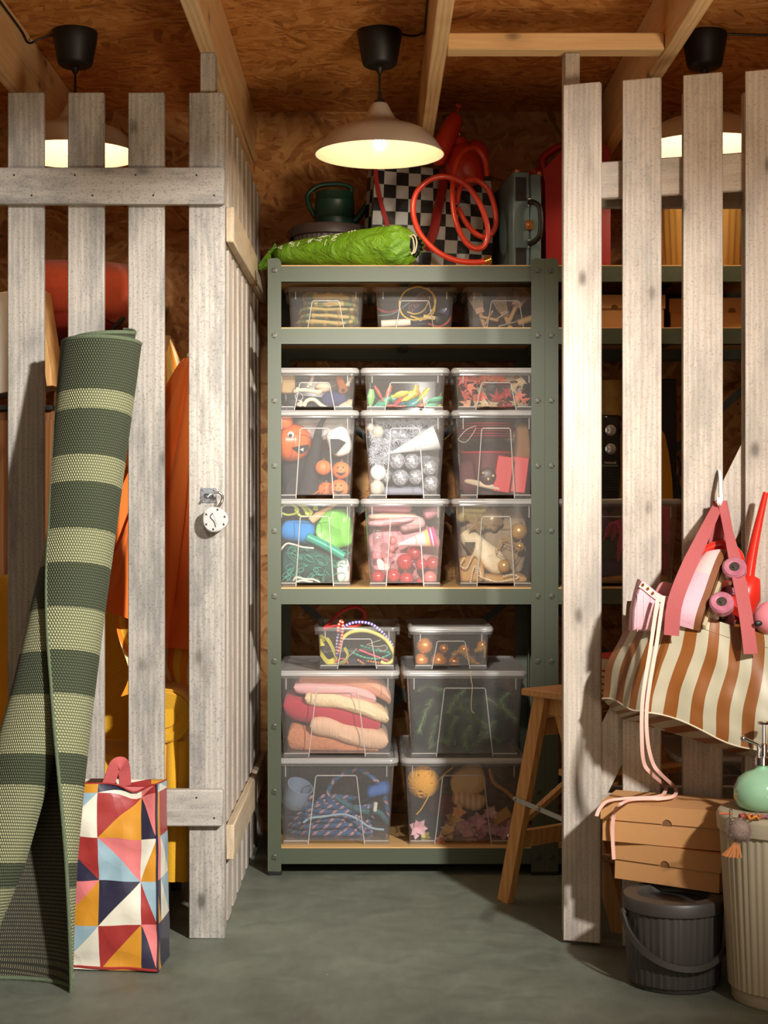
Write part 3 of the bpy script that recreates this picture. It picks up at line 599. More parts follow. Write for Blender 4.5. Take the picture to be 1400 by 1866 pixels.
# middle shelf, low right: autumn leaves
def leafmat(i):
    rgb = ((206, 84, 66), (226, 120, 90), (196, 166, 124), (168, 38, 40), (232, 160, 120), (150, 130, 96))[i]
    return cmat('autumn_leaf_%d' % i, rgb, rough=.6, var=.35, vsc=40)
LC = ('red', 'salmon', 'straw', 'crimson', 'peach', 'olive brown')
def leaf_mb(M_, s, seed):
    r_ = random.Random(seed); pts = []
    for k in range(5):
        a = R(-110+k*55+90); L = s*(1.-.16*abs(k-2))
        pts += [(L*math.cos(a), L*math.sin(a)), (s*.36*math.cos(a+R(27)), s*.36*math.sin(a+R(27)))]
        pts.insert(-2, (L*.62*math.cos(a-R(9)), L*.62*math.sin(a-R(9)))); pts.insert(-1, (L*.62*math.cos(a+R(9)), L*.62*math.sin(a+R(9))))
    pts = sorted(pts, key=lambda p: (math.atan2(p[1], p[0])-R(-90)) % (2*PI)); n = len(pts)
    ph = r_.uniform(0, 6); bend = lambda x, y: .25*s*math.sin(x/s*2.2+ph)*.7+.18*s*math.cos(y/s*2.5+ph)
    mb = MB(M_); vs = [(0, bend(0, 0), 0)]+[(x, bend(x, y), y) for x, y in pts]; vs += [(a, b+.0012, c) for a, b, c in vs]
    fs = [(0, i+1, (i+1) % n+1) for i in range(n)]; fs += [(n+1, n+1+(i+1) % n+1, n+2+i) for i in range(n)]; fs += [(i+1, n+2+i, n+1+(i+1) % n+1, (i+1) % n+1) for i in range(n)]
    mb.add(vs, fs); return mb
r_ = random.Random(11)
lf = ((845, 690, 0), (856, 704, 1), (848, 720, 0), (852, 735, 4), (866, 728, 1), (872, 740, 2), (884, 735, 2), (899, 738, 2), (876, 712, 5), (890, 690, 4), (912, 735, 4), (918, 722, 3), (905, 726, 3), (926, 715, 3), (938, 704, 2), (945, 720, 1), (940, 735, 2), (952, 730, 0), (930, 690, 5), (950, 695, 2), (862, 690, 1), (914, 742, 0), (928, 742, 3), (842, 705, 3), (950, 742, 5), (880, 722, 0))
SEEN = {}
def leaflab(a_, b_):
    n_ = SEEN[(a_, b_)] = SEEN.get((a_, b_), 0)+1
    return 'dry %s maple leaf, %s %sin the low right box' % (a_, b_, '' if n_ == 1 else 'further right ' if n_ == 2 else 'lowest ')
for i, (x, y, ci) in enumerate(lf):
    yy = Q+.01+(i % 6)*.014; M_ = tr(P(x, y, yy)) @ rot('Y', r_.uniform(0, 360)) @ rot('X', r_.uniform(-25, 25))
    one(leaf_mb(M_, .033+r_.uniform(-.004, .004), i), 'dry_leaf', leafmat(ci), leaflab(LC[ci], ('low', 'upper')[y < 718]+(' left', ' middle', ' right')[0 if x < 880 else 1 if x < 920 else 2]), 'leaf', 'autumn leaves in the low right box', base=P(x, y, yy), smooth=0)
k = N('orange_lace'); vo = k.n('TexVoronoi', {'Vector': k.co(), 'Scale': 90.}).outputs[0]; MOL = k.fin(k.mix(k.ramp(vo, [(.28, (1, 1, 1)), (.34, (0, 0, 0))]), S(232, 108, 36), S(110, 30, 20)), .8)
cloth('spotted_cloth', 'bright orange spotted cloth on top of the leaves', 'cloth', 868, 948, 679, 700, MOL, Q+.03, .12, -4, .01, 18, 3)
ballthing('pine_cone', 'dark speckled cone among the autumn leaves', 'cone', 896, 706, 11, cmat('dark_cone', (54, 44, 28), rough=.7, var=.9, vsc=160), Q+.012, amp=.15, fs=14)
# middle shelf, tall left: pumpkins, hat
MOR = cmat('orange_plastic', (222, 104, 40), rough=.3, var=.12); MORD = cmat('orange_paper', (226, 118, 56), rough=.55, var=.15); MWH = cmat('white_felt', (226, 220, 208), rough=.85, var=.08, crump=.4); MBK = cmat('black_felt', (34, 34, 38), rough=.9)
def pumpkin(lab, x, y, r, yy, face=None, m=None):
    c = P(x, y, yy); rr = px(r, yy); t = thing('toy_pumpkin', lab, 'pumpkin', c, 'orange toy pumpkins')
    mb = MB(); mb.grid(lambda u, v: c+V((rr*math.cos(PI*(u-.5))*math.cos(2*PI*v)*(1-.05*abs(math.sin(5*2*PI*v/1.))), rr*math.cos(PI*(u-.5))*math.sin(2*PI*v)*(1-.05*abs(math.sin(10*PI*v))), rr*.92*math.sin(PI*(u-.5)))), 12, 40, wv=True, flip=True); mb.build('body', m or MORD, t)
    def sf(dx, dz, k=1.006):
        d = V((dx, -math.sqrt(max(.02, 1-dx*dx-dz*dz)), dz)); return c+d.normalized()*rr*k
    if face == 'jack':
        mb = MB()
        for ex in (-.32, .22): mb.add([sf(ex-.12, .2, 1.02), sf(ex+.12, .2, 1.02), sf(ex, .42, 1.02)], [(0, 1, 2)])
        mb.add([sf(-.08, -.02, 1.02), sf(.06, -.02, 1.02), sf(0, .12, 1.02)], [(0, 1, 2)])
        n = 9; up = [sf(-.5+i/n, -.22-.12*math.sin(i/n*PI)+(.07 if i % 2 else 0), 1.02) for i in range(n+1)]; lo = [sf(-.5+i/n, -.24-.34*math.sin(i/n*PI), 1.02) for i in range(n+1)]
        mb.add(up+lo, [(i, i+1, n+2+i, n+1+i) for i in range(n)]); mb.build('printed_face', MBK, t)
    if face == 'big':
        mb = MB(); e = sf(.05, .30, 1.); mb.ball(e, rr*.16, 14, sq=(1, .5, 1)); mb.build('eye', MWH, t); mb = MB(); mb.ball(e+V((0, -.009, -.002)), rr*.08, 10, sq=(1, .5, 1)); mb.build('pupil', M_BLACK, t)
        mb = MB(); n = 10; up = [sf(.1+.75*i/n, -.28+.16*i/n, 1.01) for i in range(n+1)]; lo = [sf(.1+.75*i/n, -.3-.32*math.sin(i/n*PI*.8)+.16*i/n, 1.01) for i in range(n+1)]; mb.add(up+lo, [(i, i+1, n+2+i, n+1+i) for i in range(n)]); mb.build('mouth', MBK, t)
        mb = MB(); mb.add([sf(.45, -.36, 1.03), sf(.62, -.28, 1.03), sf(.6, -.44, 1.03)], [(0, 1, 2)]); mb.build('tooth', MWH, t)
    else:
        mb = MB(); mb.tube([c+V((0, 0, rr*.88)), c+V((.003, 0, rr*1.12))], .004, 6); mb.build('stem', cmat('brown_stem', (90, 70, 40)), t)
pumpkin('large shiny orange pumpkin head with one round eye and a toothed grin', 530, 806, 39, Q+.085, 'big', MOR); pumpkin('small orange pumpkin in the top left corner of the pumpkin box', 517, 768, 17, Q+.035)
pumpkin('plain small orange pumpkin right of the black hat', 589, 852, 15, Q+.04); pumpkin('small orange jack-o-lantern with a tilted black grin', 622, 857, 17, Q+.035, 'jack'); pumpkin('small orange jack-o-lantern at the bottom right', 618, 890, 18, Q+.035, 'jack'); pumpkin('orange pumpkin half hidden at the bottom of the pumpkin box', 594, 893, 16, Q+.075)
c = P(565, 884, Q+.07); t = thing('witch_hat', 'tall black felt witch hat with bent tip in the pumpkin box', 'hat', c)
sp = cr([P(562, 900, Q+.07), P(567, 860, Q+.065), P(576, 815, Q+.06), P(582, 780, Q+.05), P(594, 757, Q+.04)], 6); MB().tube(sp, .034, 20, sc=lambda u: max(.2, 1-.86*u**.7)).build('crown', MBK, t)
mb = MB(tr(P(556, 893, Q+.075)) @ rot('X', 70)); mb.lathe([(.03, .002), (.062, 0), (.062, -.003), (.03, -.001)], 28, fn=lambda r, z, a, k_: min(r*(1+.05*math.sin(3*a)), .06)); mb.build('brim', MBK, t)
cloth('white_cloth', 'fluffy white cloth behind the hat', 'cloth', 536, 650, 757, 800, cmat('white_fleece', (206, 200, 192), rough=.95, var=.1, crump=.5), Q+.10, .12, 0, .014, 16, 2)
cloth('white_cloth', 'white folded felt with a black patch, right of the hat', 'cloth', 597, 638, 776, 830, MWH, Q+.03, .06, -24, .01, 15, 6)
mb = MB(); mb.prism([(a, b) for a, b in [(P(x, y, Q+.02).x, P(x, y, Q+.02).z) for x, y in ((600, 800), (618, 800), (631, 806), (612, 828), (601, 824))]], Q+.017, Q+.021); one(mb, 'felt_patch', MBK, 'black felt diamond on the white cloth', 'felt')
rope('orange_stick', 'thin orange stick at the bottom of the pumpkin box', 'stick', [(566, 906), (580, 896), (594, 884)], .003, MOR, 2, yy=Q+.015); cloth('black_cape', 'black cloth under the pumpkins on the left', 'cloth', 510, 640, 815, 906, MBK, Q+.09, .14, 4, .012, 14, 6)
# middle shelf, tall middle: tinsel, cone, mirror balls
MSV = mat('silver_foil', S(226, 228, 235), .25, .35); r_ = random.Random(5)
def tinsel(lab, pts, rr, n, yy, m, nm='tinsel', bx=X(738.5), bw=.115, bz_=(zs3+H1+.015, zs3+H1+H2-.02)):
    pp = cr([P(a, b, yy) for a, b in pts], 10); mb = MB(); mb.tube(pp, .0012, 5)
    for i in range(n):
        p = pp[r_.randrange(len(pp))]; d = V((r_.gauss(0, 1), r_.gauss(0, .7), r_.gauss(0, 1))).normalized()*rr*r_.uniform(.6, 1.1); s = d.orthogonal().normalized()*.0013; e = V((r_.gauss(0, .004), r_.gauss(0, .004), r_.gauss(0, .004)))
        x_ = p.x+d.x
        if abs(x_-bx) > bw or p.z+d.z > bz_[1] or p.z+d.z < bz_[0] or p.y+d.y < yy-.05: continue
        mb.add([p-s, p+s, p+d+s*.6+e*.4, p+d-s*.6+e*.4], [(0, 1, 2, 3)])
    return one(mb, nm, m, lab, 'tinsel', base=pp[0], smooth=0, kind=None)
tinsel('silver tinsel garland looped across the top of the tall middle box', [(690, 772), (715, 766), (745, 772), (765, 790), (745, 802), (715, 800), (700, 815)], .024, 900, Q+.07, MSV); tinsel('silver tinsel garland hanging down the left side', [(675, 790), (690, 808), (678, 830), (692, 842), (706, 826)], .022, 700, Q+.04, MSV)
tinsel('silver tinsel strands in the top right of the tall middle box', [(755, 770), (780, 762), (800, 772)], .026, 350, Q+.06, MSV)
MPC = cmat('white_paper', (222, 222, 218), rough=.6, var=.04); a, b = P(712, 826, Q+.035), P(796, 797, Q+.035); mb = MB(frame(V((0, 1, 0)), (b-a).normalized().cross(V((0, 1, 0))), (b-a).normalized(), a)); L = (b-a).length
mb.lathe([(.002, 0), (.0405, L), (.0395, L), (.001, .004)], 28); one(mb, 'paper_cone', MPC, 'white paper cone lying among silver tinsel', 'cone'); 
k = N('mirror_tile'); ul = k.n('TexCoord').outputs['UV']; mp = k.n('Mapping', {0: ul, 3: (11, 22, 1)}).outputs[0]; sx = k.n('SeparateXYZ', {0: k.n('VectorMath', {0: mp}, operation='FRACTION').outputs[0]})
g = k.math('MULTIPLY', k.math('GREATER_THAN', sx.outputs[0], .12), k.math('GREATER_THAN', sx.outputs[1], .12)); wn = k.n('TexWhiteNoise', {'Vector': k.n('VectorMath', {0: mp}, operation='FLOOR').outputs[0]}).outputs[0]
MMB = k.fin(k.mix(g, S(120, 120, 120), k.ramp(wn, [(0, S(110, 112, 120)), (1, S(226, 226, 230))])), k.math('ADD', .12, k.math('MULTIPLY', wn, .3)), .35)  # bright and dark tile greys are painted in place of reflections
MWG = cmat('white_glass', (236, 234, 230), rough=.18, coat=.5); MSG = mat('mercury_glass', S(220, 214, 196), .2, .35, var=.25, vsc=40)
for x, y, r, m, lab, cap in ((724, 840, 15, MMB, 'mirror ball, upper left of six under the white cone', None), (751, 841, 15, MMB, 'mirror ball under the wide end of the white cone', None), (783, 852, 15, MMB, 'mirror ball at the right edge, upper of two', None), (730, 870, 15, MMB, 'mirror ball in the lower middle', None), (758, 869, 14, MMB, 'mirror ball, lower right of the middle four', None), (786, 881, 15, MMB, 'mirror ball at the bottom right corner', None), (702, 867, 13, MMB, 'mirror ball half behind the plain white bauble', None),
    (689, 861, 15, MWG, 'plain white bauble on the left of the tall middle box', (.7, -.1, .6)), (686, 889, 15, MSG, 'ribbed mercury glass bauble at the bottom left', (-.4, -.6, .7)), (675, 779, 8, MSG, 'small mercury glass bauble at the upper left', (-.5, -.6, .5)), (688, 787, 12, MSG, 'silver bauble under the tinsel at the upper left', (0, 0, 1))):
    ballthing('mirror_ball' if m is MMB else 'bauble', lab, 'bauble', x, y, r, m, Q+(.075 if 'half' in lab else .045), cap, 'silver and white baubles')
cloth('silver_foil', 'crumpled silver foil behind the tinsel', 'foil', 672, 806, 764, 880, mat('crumpled_foil', S(140, 142, 150), .35, .3, crump=1., csc=30), Q+.085, .14, 0, .02, 20, 6, .5, None, 40)
cloth('grey_felt', 'grey blue paper lining under the mirror balls', 'paper', 676, 798, 884, 905, cmat('grey_paper', (126, 126, 140), rough=.7), Q+.06, .2, 0, .005, 12, 2)
# middle shelf, tall right: red things
MRD = cmat('red_lacquer', (170, 44, 50), rough=.4, var=.12); MRDD = cmat('dark_red_weave', (92, 34, 40), rough=.7, var=.35, vsc=120); MRP = cmat('red_paper', (206, 48, 48), rough=.45)
for i in range(6):
    c = P(886, 776+i*4.6, Q+.10); mb = MB(tr(c)); mb.lathe([(.0, .002), (.085-.001*(i % 2), .002), (.088, .0045), (.087, .006), (.083, .004), (0, .004)], 36); one(mb, 'red_mat', MRD, ('topmost', 'second', 'third', 'fourth', 'fifth', 'lowest')[i]+' round red mat of the pile above the woven basket', 'mat', 'round red mats', base=c)
c = P(886, 858, Q+.11); t = thing('woven_basket', 'dark red woven basket under the red mats', 'basket', c); mb = MB(tr(c)); mb.lathe([(.072, -.035), (.079, .02), (.083, .055), (.080, .055), (.070, -.034), (0, -.034)], 36); mb.build('weave', MRDD, t)
mb = MB(tr(c)); mb.tube([(.083*math.cos(a*PI/14), .083*math.sin(a*PI/14), .056) for a in range(28)], .004, 8, 0, True); mb.build('rim', MRD, t)
for lab, x0, y0, ang, yy in (('red paper packet with white label, leaning at the front right', 914, 859, 9, Q+.02), ('red paper packet behind the labelled one', 942, 860, 7, Q+.06)):
    M_ = tr(P(x0+4, y0+5, yy)) @ rot('Y', ang); t = thing('paper_packet', lab, 'packet', P(x0, y0, yy), 'red paper packets'); mb = MB(M_); mb.box(-.026, .026, 0, .03, -.056, .056, .002); mb.build('packet', MRP, t)
    if 'label' in lab[:30]: mb = MB(M_); mb.box(-.024, .024, -.001, -.0002, -.052, -.037); mb.build('label', MPC, t)
ballthing('studded_purse', 'dark brown purse with three pale studs', 'purse', 889, 868, 15, cmat('dark_leather', (66, 34, 30), rough=.4), Q+.02, sq=(1.05, .4, 1.1))
for x, y, wh in ((881, 862, 'left'), (890, 873, 'lower middle'), (899, 867, 'right')): ballthing('bead', wh+' pale gold bead on the dark purse', 'bead', x, y, 3, cmat('gold_bead', (224, 196, 140), rough=.25, metal=.6), Q+.005, group='pale beads on the purse')
rope('white_string', 'thin white cord looped over the red mats', 'string', [(868, 776), (852, 782), (839, 795), (836, 802), (848, 806), (858, 796), (868, 780)], .0009, cmat('white_thread', (226, 214, 200)), 8, 5, yy=Q-.005)
cloth('red_cloth', 'crumpled dark red cloth at the left of the red box', 'cloth', 838, 870, 838, 905, MRDD, Q+.03, .08, -12, .014, 16, 3); cloth('beige_ribbon', 'beige ribbon bent along the bottom of the red box', 'ribbon', 846, 920, 879, 889, cmat('beige_ribbon', (204, 180, 150), rough=.6), Q+.02, .02, 14, .006, 20, 4)
cloth('brown_sack', 'brown sack in the upper right of the red box', 'sack', 940, 968, 770, 850, cmat('brown_sack', (140, 100, 60), rough=.8, var=.2), Q+.07, .08, 3, .012, 14, 9); cloth('dark_cloth', 'dark cloth on the floor of the red box', 'cloth', 842, 960, 885, 905, cmat('oxblood', (74, 26, 34), rough=.9), Q+.06, .2, 0, .01, 14, 5)
# middle shelf, lower row left: green things
MNET = cmat('green_net', (58, 156, 130), rough=.5, var=.3); r_ = random.Random(8)
mb = MB(); o = P(574, 1030, Q+.06)
for i in range(75):
    c = P(r_.uniform(522, 628), r_.uniform(998, 1058), Q+r_.uniform(.012, .10)); ph = r_.uniform(0, 6); a = r_.uniform(.008, .022); ax = r_.uniform(-1, 1)
    mb.tube([c+V((a*math.cos(t*.9+ph), .5*a*math.sin(t*1.3+ph), a*.8*math.sin(t*.9+ph+ax)+t*.0006)) for t in range(9)], .0012, 4, 2, cap=False)
one(mb, 'tangled_net', MNET, 'tangled dark green netting filling the lower left tall box', 'net', base=o, kind='stuff')
cloth('net_bundle', 'dense core of the dark green netting', 'net', 513, 636, 985, 1062, cmat('net_core', (20, 76, 64), rough=.8, var=.5, vsc=90), Q+.045, .2, 5, .02, 22, 2)
mb = MB(); k = cmat('blue_towel', (34, 124, 190), rough=.9, var=.2, crump=.6, csc=16)
cloth('blue_towel', 'bright blue folded towel on the net', 'towel', 509, 574, 948, 988, k, Q+.02, .1, 12, .014, 14, 3)
MLG = cmat('lime_nylon', (118, 190, 74), rough=.4, var=.15, crump=.9, csc=20)
cloth('nylon_bag', 'crumpled lime green nylon bag in the lower left tall box', 'bag', 579, 641, 926, 1002, MLG, Q+.02, .1, -14, .024, 19, 4, .7, None, 44)
a, b = P(560, 978, Q+.012), P(627, 1014, Q+.012); one(MB().tube([a, a+(b-a)*.5+V((0, 0, .003)), b], .013, 14, 4), 'foam_tube', cmat('teal_foam', (26, 150, 124), rough=.35), 'teal foam tube lying across the net', 'tube')
MLB = cmat('lime_ribbon', (206, 214, 96), rough=.45)
mb = MB()
for i, pts in enumerate((((513, 925), (525, 918), (538, 923), (540, 934), (525, 938), (512, 934)), ((543, 918), (553, 925), (560, 938), (548, 940), (540, 930)), ((545, 916), (556, 922), (566, 932), (563, 942)), ((575, 930), (577, 920), (588, 916), (592, 922)))):
    mb.ribbon([P(x, y, Q+.03+.01*i) for x, y in pts], .016, .0012, (0, -.3, 1), 6)
one(mb, 'lime_ribbon', MLB, 'tangled lime yellow ribbon at the top of the lower left tall box', 'ribbon', base=P(535, 930, Q+.04))
a, b = P(566, 950, Q+.04), P(612, 914, Q+.06); one(MB().tube([a, a+(b-a)*.3, b], .012, 12), 'paper_roll', cmat('tan_paper', (214, 160, 112), rough=.7), 'tan paper roll between the blue towel and the lime bag', 'roll')
MTW = cmat('cotton_cord', (226, 216, 198), rough=.9, bump=.5, bsc=300)
rope('cotton_rope', 'white cotton cord lying over the net', 'cord', [(511, 1003), (522, 991), (535, 992), (552, 997), (572, 999)], .0028, MTW, 8, yy=Q+.004); rope('cotton_rope', 'white cotton cord coiled at the front bottom', 'cord', [(535, 1058), (540, 1052), (556, 1055), (572, 1056), (583, 1063), (560, 1064), (540, 1062), (550, 1058), (570, 1061)], .003, MTW, 8, yy=Q+.006)
cloth('white_foam', 'white foam block at the right behind the net', 'foam', 614, 638, 1018, 1065, cmat('white_foam', (222, 214, 204), rough=.8), Q+.03, .06, -4, .003, 10, 2)
# lower row middle: pink things
MPK = cmat('pink_napkin', (222, 164, 166), rough=.7, var=.08); MPK2 = cmat('rose_napkin', (206, 140, 150), rough=.7, var=.08); MPH = cmat('peach_napkin', (236, 196, 170), rough=.7); MRG = mat('rose_glass', S(206, 66, 68), .14, .5); MRM = cmat('rose_matt', (206, 112, 106), rough=.35)
for lab, a, b, y0, y1, m, ti, yy in (('peach folded napkin of the stack in the pink box', 670, 760, 934, 948, MPH, 0, .05), ('pink folded napkin under the peach one', 669, 757, 944, 959, MPK, -5, .03), ('mauve folded cloth at the top of the pink box', 668, 750, 918, 936, MPK2, 2, .06), ('rose folded cloth at the upper right of the pink box', 772, 803, 924, 944, MPK2, -22, .04), ('pale pink folded paper in the upper middle', 725, 775, 940, 970, cmat('dusky_pink', (190, 150, 146), rough=.7), -14, .06)):
    cloth('folded_napkin', lab, 'napkin', a, b, y0, y1, m, Q+yy, .16, ti, .006, 14, int(a), .35, 'folded napkins in the pink box')
a, b = P(727, 992, Q+.03), P(794, 978, Q+.03); d = (b-a).normalized(); Mh = frame(V((0, 1, 0)), d.cross(V((0, 1, 0))), d, a); L = (b-a).length
t = thing('party_hat', 'pale pink paper party hat with yellow and magenta rim stripes', 'hat', a); mb = MB(Mh); mb.lathe([(.004, 0), (.026, L*.72), (.025, L*.72), (.003, 0)], 28); mb.build('cone', cmat('pale_pink_paper', (236, 200, 198), rough=.6), t)
for z0, z1, rgb, nm in ((.72, .82, (226, 200, 96), 'yellow_stripe'), (.82, .88, (216, 70, 140), 'magenta_stripe'), (.88, .91, (240, 232, 228), 'white_stripe'), (.91, 1., (206, 60, 130), 'rim_stripe')):
    mb = MB(Mh); mb.lathe([(.004+.0306*z0, L*z0), (.004+.0306*z1, L*z1), (.003+.0306*z1, L*z1), (.003+.0306*z0, L*z0)], 28); mb.build(nm, cmat(nm, rgb, rough=.5), t)
cloth('pink_tissue', 'crumpled rose tissue paper behind the baubles', 'paper', 668, 808, 955, 1064, cmat('rose_tissue', (206, 140, 142), rough=.8, var=.2, crump=.9, csc=24), Q+.095, .14, 0, .02, 18, 6, .5, None, 40)
bb = ((738, 1024, 15, MRG, 'large shiny rose bauble in the middle of the pink box', (1, -.3, .1)), (689, 1051, 13, MRG, 'shiny rose bauble at the bottom left', (.7, -.3, .7)), (717, 1049, 13, MRG, 'shiny rose bauble, second along the bottom', (-.4, -.5, .8)), (741, 1055, 13, MRG, 'shiny rose bauble, third along the bottom', None), (789, 1026, 12.5, MRG, 'shiny rose bauble at the right edge', None), (768, 1028, 11, MRG, 'rose bauble between the large one and the right edge', None), (784, 1053, 13, MRM, 'matt rose bauble at the bottom right', None), (755, 1008, 14, MRG, 'rose bauble behind, under the party hat', None),
      (716, 985, 8, MRM, 'small mauve bauble beside the hat tip', None), (713, 999, 7, MRM, 'small mauve bauble lower of three', None), (711, 1012, 6, MRM, 'tiny mauve bauble above the pink heart box', None), (765, 1062, 8, MRG, 'small red bauble at the bottom', None))
for x, y, r, m, lab, cap in bb: ballthing('bauble', lab, 'bauble', x, y, r, m, Q+(.075 if 'behind' in lab else .04), cap, 'rose baubles in the pink box')
out = []
for i in range(36):
    a = 2*PI*i/36; out.append((.0185*math.sin(a)**3*1.25, .0145*(math.cos(a)-.36*math.cos(2*a)-.14*math.cos(3*a))))
mb = MB(tr(P(697, 1030, Q+.008)) @ rot('Y', 38)); mb.prism(out, 0, .014); one(mb, 'heart_tin', cmat('pink_tin', (240, 184, 176), rough=.4), 'pale pink heart shaped tin on the rose baubles', 'tin')
MGL = m_plastic('clear_glass', S(240, 240, 240), .03, .10, .03)
t = thing('wine_glass', 'clear stemmed glass lying behind the heart tin', 'glass', P(686, 985, Q+.06)); mb = MB(tr(P(686, 985, Q+.06)) @ rot('Y', 14)); mb.lathe([(.016, .034), (.019, .016), (.014, .0), (.003, -.004), (.002, -.02), (.014, -.023), (.014, -.024), (.0015, -.021)], 24); mb.build('bowl', MGL, t)
mb = MB(tr(P(688, 1012, Q+.05))); mb.lathe([(0, -.009), (.016, -.009), (.017, 0), (.016, .008), (0, .008)], 24); one(mb, 'pink_candle', cmat('pink_wax', (226, 120, 124), rough=.4), 'short pink candle under the glass', 'candle')
# lower row right: gold things
MGD = mat('brushed_gold', S(206, 160, 92), .3, .5, var=.2, vsc=30); MGP = cmat('gold_print', (226, 204, 164), rough=.6, var=.25, vsc=70, crump=.5); MGM = mat('pale_gold', S(196, 168, 124), .35, .6, var=.15)
t = thing('star_ornament', 'matt gold star with folded points in the gold box', 'star', P(868, 953, Q+.03)); mb = MB(tr(P(868, 955, Q+.02)) @ rot('Y', 12)); pts = []
for i in range(10): a = PI*i/5; rr_ = (.036 if i % 2 == 0 else .015); pts.append((rr_*math.sin(a), rr_*math.cos(a)))
mb.add([(0, -.012, 0)]+[(x, 0, z) for x, z in pts]+[(0, .012, 0)], [(0, 1+i, 1+(i+1) % 10) for i in range(10)]+[(11, 1+(i+1) % 10, 1+i) for i in range(10)]); mb.build('star', MGM, t, smooth=0)
t = thing('flower_bowl', 'pale gold bowl of petal shapes in the middle of the gold box', 'bowl', P(897, 945, Q+.05))
for i in range(7):
    a = 2*PI*i/7+.2; mb = MB(tr(P(898, 946, Q+.05)) @ rot('Y', math.degrees(a)) @ rot('X', -35)); mb.ball((0, 0, .024), .019, 14, sq=(.75, .16, 1.2)); mb.build('petal', MGM, t)
for x, y, r, lab, yy in ((946, 968, 15, 'large brushed gold bauble at the right of the gold box', .035), (947, 996, 9, 'small gold bauble inside the wire lantern', .05), (919, 1031, 12, 'gold bauble under the wire lantern', .03)): ballthing('bauble', lab, 'bauble', x, y, r, MGD, Q+yy, (.2, -.3, 1), 'gold baubles in the gold box')
mb = MB(tr(P(857, 996, Q+.03))); mb.lathe([(.017, .014), (.016, 0), (.010, -.012), (.004, -.015), (.0035, -.015), (.015, .0), (.016, .014)], 24); one(mb, 'tealight_bowl', cmat('smoke_glass', (96, 84, 66), rough=.15, coat=.6), 'smoky glass tealight bowl at the left of the gold box', 'bowl')
cloth('printed_cloth', 'cream cloth with pale pattern running diagonally through the gold box', 'cloth', 832, 935, 986, 1024, MGP, Q+.04, .06, 46, .012, 15, 3, .5, None, 40); cloth('gold_sack', 'ochre cloth at the bottom left of the gold box', 'cloth', 836, 885, 1012, 1064, cmat('ochre_cloth', (186, 140, 72), rough=.7, var=.15), Q+.03, .08, -10, .014, 15, 5)
cloth('gold_sack', 'ochre cloth along the bottom of the gold box', 'cloth', 880, 962, 1046, 1065, MC['ochre_cloth'], Q+.03, .08, 3, .01, 15, 8)
MPL = cmat('pearl', (240, 226, 196), rough=.25, coat=.5)
def pearls(lab, pts, yy):
    pp = cr([P(a, b, yy) for a, b in pts], 12); mb = MB(); L = 0; last = None; n = 0
    for p in pp:
        if last is None or (p-last).length > .0042: mb.ball(p, .0025, 6); last = p; n += 1
    one(mb, 'pearl_string', MPL, lab, 'beads', base=pp[0])
pearls('pearl string looping down the left of the gold box', [(846, 1017), (839, 1030), (850, 1035), (858, 1020), (864, 1010), (872, 1018), (874, 1035), (877, 1050)], Q+.012); pearls('pearl string along the bottom of the gold box', [(858, 1060), (862, 1040), (866, 1030), (872, 1048), (890, 1056), (905, 1060), (925, 1058), (945, 1052), (935, 1047), (918, 1050)], Q+.010)
k = cmat('gold_glitter', (206, 170, 110), rough=.5, var=.9, vsc=300, metal=.3); cloth('glitter_net', 'glittering pale gold net at the upper left of the gold box', 'net', 830, 892, 914, 950, k, Q+.06, .1, -8, .016, 20, 6)
mb = MB(); A = [P(x, y, Q+.02) for x, y in ((904, 1009), (913, 983), (932, 1024), (949, 997), (903, 1000), (922, 980))]; B = [p+V((.012, .05, .003)) for p in A]
for i, j in ((0, 1), (1, 3), (3, 2), (2, 0), (0, 4), (4, 5), (5, 3)): mb.tube([A[i], A[j]], .0011, 5); mb.tube([B[i], B[j]], .0011, 5)
for i in range(4): mb.tube([A[i], B[i]], .0011, 5)
one(mb, 'wire_lantern', MGD, 'gold wire lantern frame in the gold box', 'lantern'); cloth('dark_cloth', 'dark grey paper behind the gold things', 'paper', 840, 962, 920, 1060, cmat('taupe_paper', (150, 128, 98), rough=.9, var=.3, crump=.8), Q+.10, .1, 0, .01, 12, 5)
# low boxes on the bottom stack: cords
YC = YB+.06
def rs(nm, a, b, per): return m_stripe(nm, [a, b], per, 'X', rough=.6, widths=[.6, .4])
rope('yellow_hose', 'thick yellow rubber hose arching through the open low box', 'hose', [(622, 1165), (640, 1152), (670, 1150), (700, 1163), (716, 1185), (718, 1200), (706, 1210), (694, 1206)], .0062, cmat('yellow_hose', (222, 206, 106), rough=.4), 8, 10, yy=YC+.02)
rope('bungee_cord', 'purple and white bungee cord arching out of the open low box', 'cord', [(614, 1195), (616, 1160), (628, 1142), (650, 1134), (678, 1138), (702, 1158), (718, 1182), (722, 1205)], .0045, rs('purple_bungee', S(86, 62, 150), S(206, 200, 214), .010), 8, 8, yy=YC+.03, group='bungee cords')
rope('bungee_cord', 'red and white bungee cord standing at the left of the open low box', 'cord', [(616, 1190), (622, 1165), (625, 1140), (622, 1131), (617, 1140), (616, 1152)], .0042, rs('red_bungee', S(190, 44, 34), S(236, 190, 160), .010), 8, 8, yy=YC+.008, group='bungee cords')
rope('red_cable', 'red cable looped behind the open low box rim', 'cable', [(592, 1144), (608, 1128), (625, 1113), (648, 1106), (664, 1115), (662, 1132), (645, 1142), (615, 1140), (590, 1146)], .0058, cmat('red_rubber', (172, 30, 26), rough=.4), 8, 8, yy=YC+.12)
